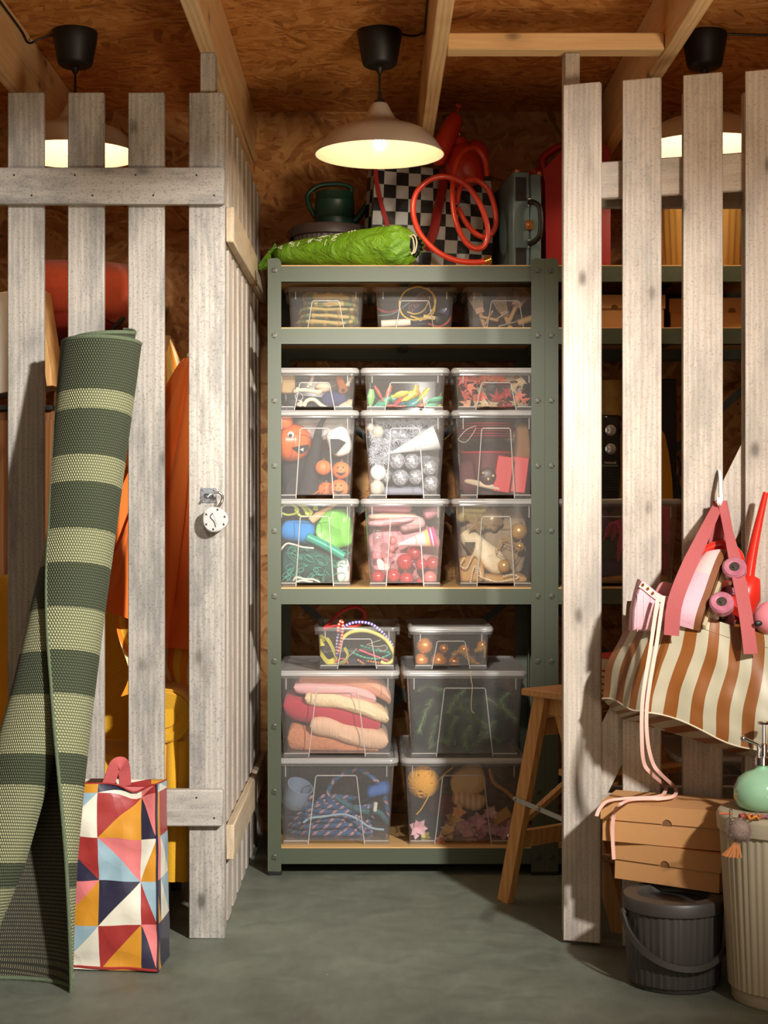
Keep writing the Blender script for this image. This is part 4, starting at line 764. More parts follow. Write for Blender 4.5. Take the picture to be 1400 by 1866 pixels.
MYS = cmat('yellow_webbing', (200, 188, 70), rough=.7, bump=.4, bsc=200); mb = MB(); mb.ribbon([P(x, y, YC+z) for x, y, z in ((583, 1165, .03), (595, 1163, .015), (606, 1180, .02), (612, 1200, .03), (600, 1208, .015), (586, 1192, .0), (578, 1174, .01), (590, 1170, .03))], .024, .0018, (.9, -.3, .35), 8); mb.ribbon([P(x, y, YC+.02) for x, y in ((628, 1180), (634, 1196), (620, 1214))], .02, .0018, (.9, -.3, .3), 6)
one(mb, 'webbing_strap', MYS, 'yellow webbing strap looped at the left of the open low box', 'strap')
for lab, pts, m in (('orange and black bungee cord at the lower right', [(652, 1202), (668, 1212), (690, 1216), (704, 1212), (690, 1208), (668, 1204)], rs('orange_bungee', S(226, 120, 50), S(90, 50, 30), .008)), ('green bungee cord across the middle', [(640, 1188), (665, 1198), (690, 1200), (712, 1190), (690, 1186), (656, 1176)], rs('green_bungee', S(20, 120, 90), S(60, 160, 130), .012)), ('pink red thin cord across the middle', [(655, 1184), (680, 1194), (708, 1204)], cmat('pink_thin', (206, 60, 70), rough=.5)), ('red cord along the left bottom', [(598, 1214), (612, 1206), (624, 1200), (634, 1208), (628, 1216)], cmat('red_cord2', (176, 66, 56), rough=.6))):
    rope('bungee_cord', lab+' of the open low box', 'cord', pts, .0032, m, 8, 7, yy=YC+.03, group='bungee cords')
MWR = mat('wire_steel', S(206, 200, 190), .3, .8)
for lab, pts in (('pale wire hook loop at the right in the open low box', [(668, 1175), (682, 1170), (694, 1166)]), ('pale wire hook with rounded loop in the open low box', [(672, 1176), (690, 1178), (702, 1176), (706, 1182), (698, 1186), (688, 1182)]), ('pale wire hook slanting across the left of the open low box', [(608, 1212), (625, 1204), (638, 1194), (650, 1182)]), ('pale wire hook at the bottom of the open low box', [(586, 1214), (604, 1214), (620, 1216)])):
    rope('wire_hook', lab, 'hook', pts, .0014, MWR, 6, 6, yy=YC+.004, group='wire hooks')
cloth('rubber_mat', 'dark rubber mat under the cords', 'mat', 585, 720, 1196, 1220, cmat('dark_mat', (38, 34, 40), rough=.8), YC+.04, .2, 0, .008, 15, 4)
MCB = mat('copper_gold', S(216, 134, 56), .28, .45, var=.1)
for x, y, r, lab in ((774, 1177, 15, 'copper gold bauble, upper left in the lidded low box'), (767, 1204, 14, 'copper gold bauble at the bottom left'), (800, 1204, 15, 'copper gold bauble, second along the bottom'), (809, 1182, 9, 'small copper bauble behind'), (828, 1206, 11, 'copper bauble in the middle of the bottom'), (846, 1184, 10, 'copper bauble at the upper right middle'), (880, 1176, 11, 'copper bauble at the upper right')):
    ballthing('bauble', lab, 'bauble', x, y, r, MCB, YC+(.08 if r < 12 else .03), (.5, -.6, .6), 'copper gold baubles')
MTG = mat('gold_foil', S(216, 166, 84), .25, .4); tinsel('gold tinsel garland at the right of the lidded low box', [(828, 1192), (840, 1186), (852, 1196), (862, 1206), (880, 1214)], .009, 500, YC+.02, MTG, 'gold_tinsel', X(823), .12, (zl2+.015, zl2+.12)); tinsel('gold tinsel hanging at the far right of the lidded low box', [(868, 1186), (884, 1180), (886, 1198)], .009, 300, YC+.03, MTG, 'gold_tinsel', X(823), .12, (zl2+.015, zl2+.12))
# blankets
MB_ = {'salmon': cmat('salmon_wool', (226, 160, 128), rough=.95, sheen=.2), 'pink': cmat('pink_wool', (224, 168, 164), rough=.95, sheen=.2), 'cream': cmat('cream_knit', (232, 204, 160), rough=.95, var=.25, vsc=130, bump=.8, bsc=130), 'red': cmat('crimson_wool', (178, 44, 62), rough=.95, sheen=.2),
       'rib': cmat('ribbed_knit', (222, 180, 146), rough=.95, bump=.9, bsc=60, var=.2, vsc=60, stretch=(2.2, .2, .2)), 'boucle': cmat('copper_boucle', (198, 128, 90), rough=1., var=.35, vsc=130, bump=1., bsc=120)}
YL = YB+.05
def blanket(lab, mid, th, m, yy, fs=10, seed=0):   # centre line px, thickness px
    pp = cr([P(x, y, yy) for x, y in mid], 6); h = px(th*1.22, yy)/2; d = .20; mb = MB(); n = len(pp)
    def g(u, v):
        i = u*(n-1); a = pp[int(i)]; b = pp[min(int(i)+1, n-1)]; p = a.lerp(b, i-int(i)); e = min(1., (1-abs(2*u-1)**7)**.5+.02); an = 2*PI*v
        hh = h*(e if 0 < u < 1 else .05); c = math.cos(an); s = math.sin(an)
        return p+V((0, d/2-d/2*math.copysign(abs(c)**.35, c), hh*math.copysign(abs(s)**.8, s)))+V((0, .006*nz(p*9+V((v, 0, 0)), 1, seed), .004*nz(V((u*5, v*4, seed)), 1.4)))
    mb.grid(g, 44, 22, wv=True, cap=(True, True)); return one(mb, 'folded_blanket', m, lab, 'blanket', 'folded blankets', base=pp[len(pp)//2])
blanket('copper curly wool blanket at the bottom of the stack', [(524, 1345), (560, 1352), (620, 1362), (690, 1371)], 48, MB_['boucle'], YL+.02, seed=1)
blanket('ribbed pinkish knit blanket, second from the bottom', [(565, 1324), (600, 1328), (650, 1344), (708, 1351)], 34, MB_['rib'], YL, seed=2)
blanket('crimson blanket in the middle of the stack', [(516, 1287), (560, 1297), (620, 1308), (694, 1321)], 40, MB_['red'], YL+.015, seed=3)
blanket('cream waffle knit blanket under the pink ones', [(555, 1273), (600, 1278), (660, 1290), (709, 1312)], 26, MB_['cream'], YL, seed=4)
blanket('pale pink blanket, second from the top', [(535, 1253), (580, 1256), (640, 1262), (686, 1276)], 24, MB_['pink'], YL+.01, seed=5)
blanket('salmon blanket drooping at the top of the stack', [(545, 1240), (620, 1238), (680, 1252), (713, 1276)], 26, MB_['salmon'], YL+.015, seed=6)
# fir branches
MFN = cmat('fir_needle', (112, 140, 86), rough=.6, var=.4, vsc=30); MFS = cmat('fir_twig', (70, 54, 34), rough=.8); r_ = random.Random(3)
def fir(lab, pts, yy, n=260, L=.027):
    pp = cr([P(a, b, yy) for a, b in pts], 10); t = thing('fir_branch', lab, 'branch', pp[0], 'fir branches'); MB().tube(pp, .0022, 6, sc=lambda u: 1-.6*u).build('twig', MFS, t); mb = MB()
    for i in range(n):
        k_ = r_.randrange(len(pp)-1); p = pp[k_].lerp(pp[k_+1], r_.random()); f = (pp[k_+1]-pp[k_]).normalized(); s = V((r_.gauss(0, 1), r_.gauss(0, 1), r_.gauss(0, 1))); s = (s-f*s.dot(f)).normalized(); d = (f*.75+s*.8).normalized()*L*r_.uniform(.7, 1.1); q = d.cross(s).normalized()*.0012
        mb.add([p-q, p+q, p+d], [(0, 1, 2)])
    mb.build('needles', MFN, t, kind='stuff', smooth=0)
fb = (((940, 1310), (915, 1290), (880, 1268)), ((860, 1320), (848, 1345), (852, 1368)), ((800, 1300), (790, 1330), (785, 1360)), ((790, 1270), (775, 1300), (765, 1330)), ((890, 1330), (870, 1310), (840, 1290)), ((850, 1370), (885, 1340), (900, 1318)), ((925, 1365), (900, 1345), (880, 1338)), ((830, 1360), (822, 1335), (830, 1310)), ((780, 1365), (800, 1350), (815, 1352)), ((850, 1255), (830, 1275), (820, 1295)), ((930, 1260), (915, 1275), (925, 1300)), ((760, 1260), (780, 1250), (800, 1256)))
fl_ = ('pale tipped at the upper right', 'pointing down in the middle', 'hanging in the left middle', 'at the left edge', 'across the centre', 'fanning out at the lower right', 'low at the right edge', 'upright behind the rib', 'low at the left', 'at the top centre', 'at the top right corner', 'at the top left')
for i, p_ in enumerate(fb): fir('dark green fir branch '+fl_[i]+' of the box', p_[::-1] if i in (0,) else p_, YL-.006+(i % 4)*.022)
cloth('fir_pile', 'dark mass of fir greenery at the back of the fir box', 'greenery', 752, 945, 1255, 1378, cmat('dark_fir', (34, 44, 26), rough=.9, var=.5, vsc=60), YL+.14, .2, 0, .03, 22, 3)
rope('paper_string', 'thin cream string hanging over the front of the fir box', 'string', [(858, 1222, YB-.004), (859, 1240, YB-.006), (861, 1252, YB-.004), (859, 1290, YB-.002), (864, 1300, YB-.002)], .0011, cmat('cream_string', (222, 206, 160)), 6, 5)
# blue ropes
k = N('blue_rope'); ux = k.n('SeparateXYZ', {0: k.n('TexCoord').outputs['UV']}); f1 = k.math('FRACT', k.math('ADD', k.math('MULTIPLY', ux.outputs[0], 26.), ux.outputs[1])); f2 = k.math('FRACT', k.math('MULTIPLY', ux.outputs[0], 330.)); f3 = k.math('FRACT', k.math('ADD', k.math('MULTIPLY', ux.outputs[0], 110.), k.math('MULTIPLY', ux.outputs[1], 8.)))
MBRP = k.fin(k.mix(k.math('MULTIPLY', k.math('GREATER_THAN', f1, .74), k.math('GREATER_THAN', f3, .35)), k.ramp(k.noise(k.co(), 40., 2), [(.3, S(34, 62, 100)), (.7, S(56, 96, 142))]), S(214, 150, 130)), .75); k.bump(f2, .4, .002)
t0 = P(605, 1490, YL+.12); mb = MB(); pts = []
for i in range(170):
    a = i*.55; la = i//12; rx = px(78, YL)*(1-.05*(la % 3)); pts.append(V((P(600, 0, YL).x+rx*math.cos(a), YL+.11+.09*math.sin(a)*(1-.06*(la % 4)), .106+la*.0065+.006*math.sin(a*1.7)+.002*nz((i, 0, 0)))))
mb.tube(pts, .0078, 8, 3); one(mb, 'climbing_rope', MBRP, 'blue climbing rope with pale flecks coiled in the bottom left box', 'rope', base=t0)
rope('rope_loop', 'blue flecked rope looped up and hanging over at the right', 'rope', [(600, 1470), (598, 1445), (607, 1425), (630, 1408), (655, 1404), (680, 1418), (697, 1440), (706, 1475), (712, 1510), (705, 1525)], .0075, MBRP, 8, 10, yy=YL+.05)
rope('teal_rope', 'twisted teal rope across the middle of the bottom left box', 'rope', [(610, 1452), (630, 1465), (660, 1478), (690, 1480), (708, 1500)], .009, cmat('teal_rope', (50, 92, 100), rough=.8, bump=.8, bsc=160), 6, 8, yy=YL+.03)
rope('pale_rope', 'pale grey cord with frayed end over the blue rope', 'cord', [(553, 1499), (566, 1491), (590, 1488), (625, 1484), (650, 1492), (675, 1508), (700, 1512)], .0036, cmat('pale_cord', (150, 170, 182), rough=.7), 8, 8, yy=YL-.005)
cloth('blue_knot', 'knotted bundle of bright blue cord at the right', 'cord', 667, 711, 1430, 1452, cmat('bright_blue_cord', (48, 92, 158), rough=.7, var=.3, vsc=80, bump=.9, bsc=120), YL+.02, .05, -12, .008, 25, 3)
a, b = P(683, 1478, YL-.003), P(685, 1462, YL-.003); one(MB().tube([a, b], .0065, 10), 'rope_end', cmat('white_tape', (216, 206, 184)), 'white taped rope end standing up', 'rope')
c = P(541, 1448, YL+.035); mb = MB(tr(c) @ rot('Y', 22) @ rot('X', 24)); mb.lathe([(0, -.042), (.030, -.042), (.036, -.034), (.040, .0), (.042, .036), (.0395, .036), (.037, 0), (.032, -.036), (0, -.038)], 32, fn=lambda r, z, a_, k_: r); 
one(mb, 'plastic_bucket', cmat('grey_blue_plastic', (132, 146, 164), rough=.5), 'small grey blue plastic bucket at the upper left of the rope box', 'bucket')
# yarn and petals
c = P(771, 1425, YL+.03); t = thing('yarn_ball', 'fat mustard yellow yarn ball at the upper left of the petal box', 'yarn', c); MYN = cmat('mustard_yarn', (232, 166, 50), rough=.95, bump=.8, bsc=250)
for i in range(34):
    ax = V((r_.gauss(0, 1), r_.gauss(0, .5), r_.gauss(0, 1))).normalized() if i > 12 else V((.3+.04*i, -.2, 1-.03*i)).normalized(); e1 = ax.orthogonal().normalized(); e2 = ax.cross(e1); h = r_.uniform(-.5, .5); rr_ = .0475*math.sqrt(1-h*h)
    MB().tube([c+ax*(.0475*h)+(e1*math.cos(k_*PI/9)+e2*math.sin(k_*PI/9))*rr_ for k_ in range(18)], .0048, 6, 0, True).build('yarn_strand', MYN, t)
MB().ball(c, .044, 18).build('yarn_core', MYN, t)
rope('yarn_end', 'loose yellow yarn end running down from the ball', 'yarn', [(826, 1398), (805, 1416), (785, 1445), (768, 1474), (759, 1484)], .002, MYN, 6, 6, yy=YL-.002)
cloth('yellow_bow', 'pale orange paper bow at the top of the petal box', 'bow', 826, 890, 1400, 1448, cmat('pale_orange_paper', (232, 180, 106), rough=.6, var=.12, crump=.8), YL+.05, .08, -20, .016, 14, 4, .5); cloth('yellow_bow', 'striped pale orange bag under the paper bow', 'bag', 825, 885, 1445, 1478, m_stripe('orange_stripes', [S(226, 160, 84), S(240, 206, 160)], .018, 'X', 'Object'), YL+.04, .08, 12, .014, 14, 6)
cloth('crimson_cloth', 'dark crimson cloth in the middle of the petal box', 'cloth', 785, 860, 1455, 1500, cmat('crimson_cloth', (120, 34, 36), rough=.9, var=.2), YL+.07, .08, 20, .014, 14, 5); cloth('navy_cloth', 'dark navy cloth at the lower left of the petal box', 'cloth', 750, 805, 1486, 1528, cmat('dark_navy', (34, 34, 40), rough=.9), YL+.04, .08, 10, .014, 14, 8)
rope('orange_ribbon', 'orange ribbon curling at the upper right of the petal box', 'ribbon', [(893, 1400), (900, 1425), (920, 1440), (938, 1456)], .006, cmat('dull_orange', (200, 136, 70), rough=.6), 8, 8, yy=YL+.03)
mb = MB(tr(P(915, 1488, YL+.02)) @ rot('Y', -32)); mb.box(-.03, .03, 0, .02, -.016, .016, .002); one(mb, 'paper_card', cmat('amber_paper', (214, 150, 62), rough=.6), 'amber paper card lying on the pink petals', 'card')
def flower(lab, x, y, s, yy, rgb, sd):
    q = random.Random(sd); m = cmat('petal_%d_%d_%d' % rgb, rgb, rough=.6, var=.12); c = P(x, y, yy); t = thing('paper_flower', lab, 'flower', c, 'paper flowers in the petal box'); n = 7
    M0 = tr(c) @ rot('Z', q.uniform(-30, 30)) @ rot('X', q.uniform(40, 100)); 
    for i in range(n):
        M_ = M0 @ rot('Z', 360*i/n+q.uniform(-12, 12)) @ rot('Y', q.uniform(-50, -15)); mb = MB(M_); mb.grid(lambda u, v: V((s*u, s*.32*(v-.5)*2*math.sin(PI*min(.97, .12+.85*u)), .14*s*math.sin(PI*u)+.1*s*(2*v-1)**2)), 4, 3); mb.build('petal', m, t)
fw = ((758, 1508, .04, (226, 180, 186), 'pink paper flower at the lower left'), (778, 1524, .028, (230, 220, 120), 'pale yellow paper flower at the bottom left'), (822, 1488, .04, (240, 206, 110), 'large yellow paper flower left of centre'), (838, 1480, .03, (240, 176, 110), 'orange yellow paper flower above the yellow one'), (818, 1520, .035, (236, 190, 120), 'yellow paper flower along the bottom'), (850, 1515, .035, (232, 178, 180), 'pink paper flower at the bottom centre'), (868, 1495, .035, (224, 168, 180), 'pink paper flower right of the yellow'), (880, 1520, .035, (222, 160, 176), 'mauve pink paper flower at the bottom right of centre'), (900, 1505, .035, (228, 176, 186), 'pink paper flower right of centre'), (918, 1520, .035, (220, 160, 172), 'dusty pink paper flower at the bottom right'), (893, 1484, .03, (232, 190, 186), 'pale pink paper flower below the bag'), (862, 1530, .03, (238, 196, 170), 'peach paper flower at the very bottom'), (805, 1533, .028, (236, 150, 110), 'coral paper flower at the very bottom'), (935, 1500, .03, (222, 170, 178), 'pink paper flower at the right edge'), (842, 1500, .03, (228, 170, 170), 'rose paper flower beside the yellow one'))
for i, (x, y, s_, rgb, lab) in enumerate(fw): flower(lab+' of the petal box', x, y, s_, YL+.012+(i % 3)*.02, rgb, i)
cloth('pink_paper', 'crumpled pink tissue under the paper flowers', 'paper', 800, 942, 1495, 1540, cmat('pink_tissue', (214, 150, 160), rough=.8, var=.3, vsc=50, crump=.9, csc=30), YL+.06, .15, 0, .02, 25, 3)
# yarn box behind the gate
for lab, a, b, y0, y1, rgb, sd in (('large magenta pink yarn bundle', 1150, 1240, 920, 1000, (206, 50, 92), 1), ('violet yarn bundle at the upper left', 1040, 1115, 922, 975, (120, 84, 130), 2), ('dark green yarn bundle in the middle left', 1040, 1130, 980, 1030, (34, 70, 44), 3), ('deep violet yarn bundle low in the box', 1040, 1140, 1020, 1060, (64, 44, 92), 4), ('ochre yarn along the bottom', 1050, 1235, 1048, 1070, (206, 146, 40), 5), ('crimson yarn bundle at the lower right', 1160, 1236, 990, 1055, (176, 36, 66), 6)):
    cloth('yarn_bundle', lab+' in the yarn box behind the gate', 'yarn', a, b, y0, y1, cmat('yarn_%d' % sd, rgb, rough=.95, var=.45, vsc=70, bump=.9, bsc=90, stretch=(1, 1, .35)), Q+.05, .2, 0, .02, 14, sd)
for i in range(7): rope('pink_yarn', ('first', 'second', 'third', 'fourth', 'fifth', 'sixth', 'seventh')[i]+' loose bright pink yarn strand from the left, over the violet yarn', 'yarn', [(1100+i*5, 985-(i % 3)*6), (1108+i*4, 960-i*2), (1120+i*3, 952), (1130+i, 970+i*3), (1126, 1000+i*4)], .002, cmat('hot_pink_yarn', (226, 60, 110), rough=.9), 6, 6, yy=Q+.02+.004*i, group='loose pink yarn strands')

# everything packed in a box stays inside its walls
def contained():
    for o in list(bpy.data.objects):
        if o.name in OLD or o.type != 'MESH' or o.name.startswith('paper_string'): continue
        org = ORG[o.name]; me = o.data; n = len(me.vertices); co = [v.co+org for v in me.vertices]
        m = sum(co, V((0, 0, 0)))/n; r_ = o.parent if o.parent else o; m0 = ORG[r_.name].lerp(m, .5)
        for cx, yc, hw, hd, tp, z0, z1, lid in BOXES:
            if abs(m.x-cx) < hw+.015 and abs(m.y-yc) < hd+.02 and z0-.01 < m.z < z1+(.01 if lid else .03):
                for v, p in zip(me.vertices, co):
                    if not lid and p.z > z1: continue
                    z = min(max(p.z, z0), z1) if lid else max(p.z, z0); t_ = tp*(1-(z-z0)/(z1-z0)); w_, d_ = hw-t_, hd-t_
                    v.co = V((min(max(p.x, cx-w_), cx+w_), min(max(p.y, yc-d_), yc+d_), z))-org
                me.update(); break
contained()
# ---------------------------------------------------------------- pendant lamps
M_ALU = N('brushed_aluminium'); k = M_ALU; sp = k.n('SeparateXYZ', {0: k.n('TexCoord').outputs['Object']}); ln = k.noise(k.n('CombineXYZ', {0: 0., 1: 0., 2: k.math('MULTIPLY', sp.outputs[2], 900.)}).outputs[0], 1., 2)
k.bump(ln, .08, .001); M_ALU = k.fin(k.ramp(ln, [(.3, S(206, 194, 178)), (.7, S(230, 220, 204))]), .38, .3)
M_SHIN = mat('lamp_shade_inside', S(226, 212, 182), .45, .1)
M_FIL = m_emit('lit_filament', (1.0, .78, .48), 120.); M_BULB = m_plastic('bulb_glass', (1., 1., 1.), .01, .05, .02)
def pendant(label, X_, Y_, zrim, cord_pts, watt=2.6):
    t = thing('pendant_lamp', label, 'lamp', (X_, Y_, zrim)); c = V((X_, Y_, 0)); zc = CEIL-.001
    mb = MB(); mb.lathe([(0, zc), (.064, zc), (.066, zc-.006), (.062, zc-.03), (.052, zc-.088), (.048, zc-.098), (.04, zc-.103), (.012, zc-.106), (.0095, zc-.116), (.006, zc-.122), (0, zc-.122)], 36, c=c); mb.build('canopy', M_BLACK, t)
    zt = zrim+.154
    MB().tube([(X_, Y_, zc-.11), (X_, Y_, zt+.012)], .0034, 8).build('cord', M_BLACK, t)
    mb = MB(); mb.lathe([(0, zt+.030), (.005, zt+.03), (.006, zt+.004), (.016, zt+.002), (.018, zt-.006), (0, zt-.006)], 24, c=c); mb.build('cord_grip', M_BLACK, t)
    o = [(.0175, .151), (.0225, .149), (.0255, .144), (.035, .125), (.046, .106), (.052, .1005), (.061, .0965), (.066, .093), (.070, .089), (.082, .084), (.110, .077), (.136, .066), (.152, .053), (.165, .037), (.177, .019), (.1885, 0)]
    mb = MB(); mb.lathe([(r, zrim+z) for r, z in o]+[(.1875, zrim-.0008), (.1863, zrim)], 72, c=c); mb.lathe([(.0165, zrim+.1495)]+[(r-.0018, zrim+z-.0015) for r, z in o[1:-1]]+[(.1863, zrim)], 72, c=c, mi=1)
    mb.build('shade', [M_ALU, M_SHIN], t, smooth=60)
    zb = zrim+.038; mb = MB(); mb.lathe([(0, zb+.09), (.017, zb+.088), (.018, zb+.05), (.0, zb+.05)], 20, c=c); mb.build('socket', M_BLACK, t)
    b = MB(); b.lathe([(.012, zb+.05), (.014, zb+.045)]+[(.0475*math.cos(R(a)), zb-.004+.0475*math.sin(R(a))) for a in range(66, -91, -12)]+[(.0005, zb-.0515)], 32, c=c); b = b.build('bulb', M_BULB, t)
    mb = MB(); mb.tube([(X_+.011*math.cos(a*PI/4), Y_+.011*math.sin(a*PI/4), zb+.006+(.014 if a % 2 else -.002)) for a in range(9)], .0011, 6); mb.build('filament', M_FIL, b)
    mb = MB(); mb.tube(cord_pts, .0034, 8, 5); mb.build('supply_cable', M_BLACK, t)
    l = light('bulb_light', 'POINT', (X_, Y_, zb), watt, (1.0, .80, .56), shadow_soft_size=.02); return t
YL_ = 4.56
lx = lambda p, y=YL_: (p-HX)*y/F
pendant('pendant lamp with brushed metal shade hanging in the doorway before the shelving', lx(692), YL_, 2.160, [(lx(692)+.05, YL_, CEIL-.006), (lx(692)+.10, YL_+.02, CEIL-.008), (.135, YL_-.02, CEIL-.012), (.139, YL_-.07, CEIL-.03), (.139, YL_-.2, CEIL-.035), (.138, YL_-.5, CEIL-.028), (.14, YL_-.9, CEIL-.034), (.14, YL_-1.6, CEIL-.03)])
pendant('pendant lamp behind the left fence', lx(137), YL_, 2.160, [(lx(137)-.05, YL_, CEIL-.008), (lx(137)-.10, YL_, CEIL-.02), (-1.008, YL_-.02, CEIL-.04), (-1.01, YL_-.12, CEIL-.03), (-1.01, YL_-.5, CEIL-.03), (-1.01, YL_-1.6, CEIL-.03)], 4.4)
pendant('pendant lamp behind the right fence', lx(1287), YL_+.02, 2.185, [(lx(1287)+.05, YL_, CEIL-.008), (1.2, YL_, CEIL-.012), (1.355, YL_-.05, CEIL-.02), (1.36, YL_-.5, CEIL-.03)], 4.4)
# ---------------------------------------------------------------- on top of the shelving
zt1 = SZ[0]+.0038
M_GSACK = N('green_ripstop'); k = M_GSACK; n1 = k.noise(k.co((1, 2.2, 2.2)), 12, 4, .6, 1.2); k.bump(n1, .8, .02); M_GSACK = k.fin(S(102, 146, 28), .42, spec=.5)
M_INK = mat('white_print', S(214, 214, 180), .6)
a = P(500, 461, 5.02); b = P(757, 446, 4.80); dd = (b-a).normalized(); up = (V((0, 0, 1))-dd*dd.z).normalized(); sd = dd.cross(up); L = (b-a).length
def sack(u, v, k_=0.):
    th = 2*PI*v; r = .030+.040*min(1, u*1.25)**.8
    e = 1.
    if u < .06: e = .35+.65*(u/.06)
    if u > .90: e = 1-.50*((u-.90)/.10)**1.6
    wr = 1+.07*nz((u*7, math.cos(th)*2, math.sin(th)*2), 1.)+.05*nz((u*16, math.cos(th)*3, math.sin(th)*3), 1., 4)+(.06*math.sin(th*11+3*math.sin(u*30)) if u > .86 else 0)
    p = a+dd*(L*u)+(up*(math.sin(th)*.96)+sd*math.cos(th)*1.05)*(r*e*wr+k_)
    zlow = zt1+.0015+.004*nz((u*9, th, 0), 1.)
    if p.y > YS+.008: p.z = max(p.z, zlow)
    return p
t = thing('stuff_sack', 'green nylon roll bag with white writing lying along the shelf top', 'bag', (a.x, a.y+.08, zt1))
for v_ in (a, b): v_.y += .035
MB().grid(sack, 70, 48, wv=True, cap=(True, False)).build('sack', M_GSACK, t, smooth=60)
fm = (dd+sd*1.1).normalized(); sm = fm.cross(up); bm_ = b+dd*.004+sd*.010; mb = MB(); mb.grid(lambda u, v: bm_-fm*(.022*u-.004)+(up*math.sin(2*PI*v)+sm*math.cos(2*PI*v))*(.029*(1-.25*u))*(1+.14*math.sin(22*PI*v)), 4, 66, wv=True, cap=(False, True), mi=lambda i, j: 0 if i == 0 else 1); mb.build('gathered_mouth', [M_GSACK, mat('sack_mouth_shade', S(20, 24, 14), .8)], t)  # near-black inner rings paint the shade inside the mouth
mb = MB(); p0 = sack(.99, .12); mb.tube([p0, p0+V((.014, -.012, .002)), p0+V((.022, -.014, -.02)), p0+V((.016, -.012, -.05)), p0+V((.004, -.01, -.052))], .0022, 6, 6); mb.tube([p0, p0+V((.010, -.014, -.008)), p0+V((.014, -.016, -.04)), p0+V((.006, -.014, -.058))], .0022, 6, 6); mb.build('drawstring', mat('cream_string2', S(214, 200, 170), .8), t)
p1 = sack(.0, 0); mb = MB(); mb.grid(lambda u, v: a+dd*(-.055*u)+V((0, 0, -.030*u*1.2))+(up*math.sin(2*PI*v)+sd*math.cos(2*PI*v))*(.012+.020*(1-u))*(1+.2*math.sin(10*PI*v)), 6, 24, wv=True, cap=(False, True)); mb.build('tail', M_GSACK, t)
mb = MB()
def strokes(u0, v0, su, sv, strk):     # handwriting laid on the sack, upside down
    for s_ in strk:
        pts = cr([(u0-x*su, v0-y*sv, 0) for x, y in s_], 4) if len(s_) > 2 else [V((u0-x*su, v0-y*sv, 0)) for x, y in s_]
        mb.tube([sack(min(.99, max(.01, q.x)), q.y % 1., .0008) for q in pts], .0014, 5)
two = [[(0, .9), (.2, 1.), (.7, .95), (.8, .7), (.4, .4), (0, 0), (.9, 0)]]
fr0 = .118
strokes(.50, fr0, .035, .045, two); strokes(.43, fr0-.02, .03, .05, [[(0, 0), (.4, 1.2)]]); strokes(.52, fr0+.05, .05, .04, [[(0, .2), (.5, 0), (1, .5)], [(.2, .8), (.6, .4)]])
strokes(.395, fr0, .03, .045, [[(0, .4), (1, .6)], [(.5, 0), (.4, 1)]]); strokes(.355, fr0+.01, .012, .02, [[(0, 0), (.3, 1), (.8, .4)], [(1.2, 0), (1.2, .8)]]); strokes(.31, fr0, .028, .04, [[(.5, 0), (.5, 1)], [(0, .6), (1, .5)], [(.5, .6), (.1, 0)], [(.5, .6), (1, 0)]])
strokes(.44, fr0+.06, .06, .05, [[(0, .9), (.3, .3), (.9, .7)], [(.9, .2), (1.4, .6), (1.6, .1)]]); strokes(.33, fr0+.045, .04, .04, [[(0, .8), (.5, .2), (.9, .9)], [(1, .3), (1.3, .8)]]); strokes(.22, fr0, .02, .06, [[(0, 0), (.4, 1.)]])
strokes(.185, fr0, .035, .05, [[(.8, 1), (.1, .9), (.1, .6), (.7, .5), (.6, .1), (0, 0)]]); strokes(.16, fr0+.035, .03, .045, [[(.1, .9), (.8, .8), (.3, .5), (.8, .2), (.1, 0)]]); strokes(.095, fr0-.02, .025, .05, [[(.1, .9), (.8, .8), (.3, .5), (.8, .2), (.1, 0)], [(1., .2), (1.4, .5)]])
for uu, vv in ((.57, .06), (.59, .065), (.61, .07)): strokes(uu, fr0+vv, .006, .02, [[(0, 0), (.3, 1)]])
mb.build('printed_writing', M_INK, t, kind='stuff')
# ribbed grey bucket with lid and green watering can
M_RBG = mat('warm_grey_plastic', S(96, 82, 74), .5); M_DGRN = mat('dark_green_plastic', S(24, 62, 50), .4)
def ribbed(r, z, a_, k_, n=40, d=.0022): return r+(d if math.sin(a_*n) > 0 else 0)
Yb = 5.22; c = V(((600-HX)*Yb/F, Yb, zt1)); t = thing('lidded_bucket', 'warm grey ribbed bucket with lid behind the green roll bag', 'bucket', c)
mb = MB(tr(c)); mb.lathe([(0, .0005), (.104, .0005), (.108, .008), (.120, .168), (.120, .170)], 160, fn=lambda r, z, a_, k_: ribbed(r, z, a_, k_) if k_ >= 2 else r); mb.build('bucket', M_RBG, t)
mb = MB(tr(c)); mb.lathe([(.127, .150), (.130, .152), (.130, .178), (.126, .184), (.10, .184), (.096, .180), (0, .180)], 64); mb.build('lid', mat('warm_grey_lid', S(76, 62, 54), .5), t)
mb = MB(tr(c)); mb.tube([(-.126, -.01, .15), (-.138, -.03, .10), (-.13, -.05, .05), (-.09, -.09, .012), (0, -.118, .008)], .005, 8, 6); mb.build('handle', M_DGRN if 0 else M_BLACK, t)
c2 = c+V((.018, .0, .1845)); t = thing('watering_can', 'dark green plastic watering can standing on the grey lidded bucket', 'watering can', c2)
mb = MB(tr(c2)); mb.lathe([(0, .0005), (.066, .0005), (.068, .004), (.067, .03), (.069, .032), (.067, .036), (.065, .085), (.067, .088), (.065, .092), (.064, .118), (.0625, .118), (.063, .092), (.064, .01), (0, .01)], 40); mb.build('body', M_DGRN, t)
mb = MB(tr(c2)); mb.tube([(.050, 0, .118), (.055, 0, .135), (.02, 0, .148), (-.05, 0, .143), (-.088, 0, .115), (-.086, 0, .08), (-.066, 0, .04)], .0085, 10, 8); mb.build('handle', M_DGRN, t)
mb = MB(tr(c2)); mb.tube([(.06, -.0, .02), (.085, 0, .045), (.11, 0, .085), (.13, 0, .12)], .012, 12, 6, sc=lambda u: 1.2-.6*u); mb.build('spout', M_DGRN, t)
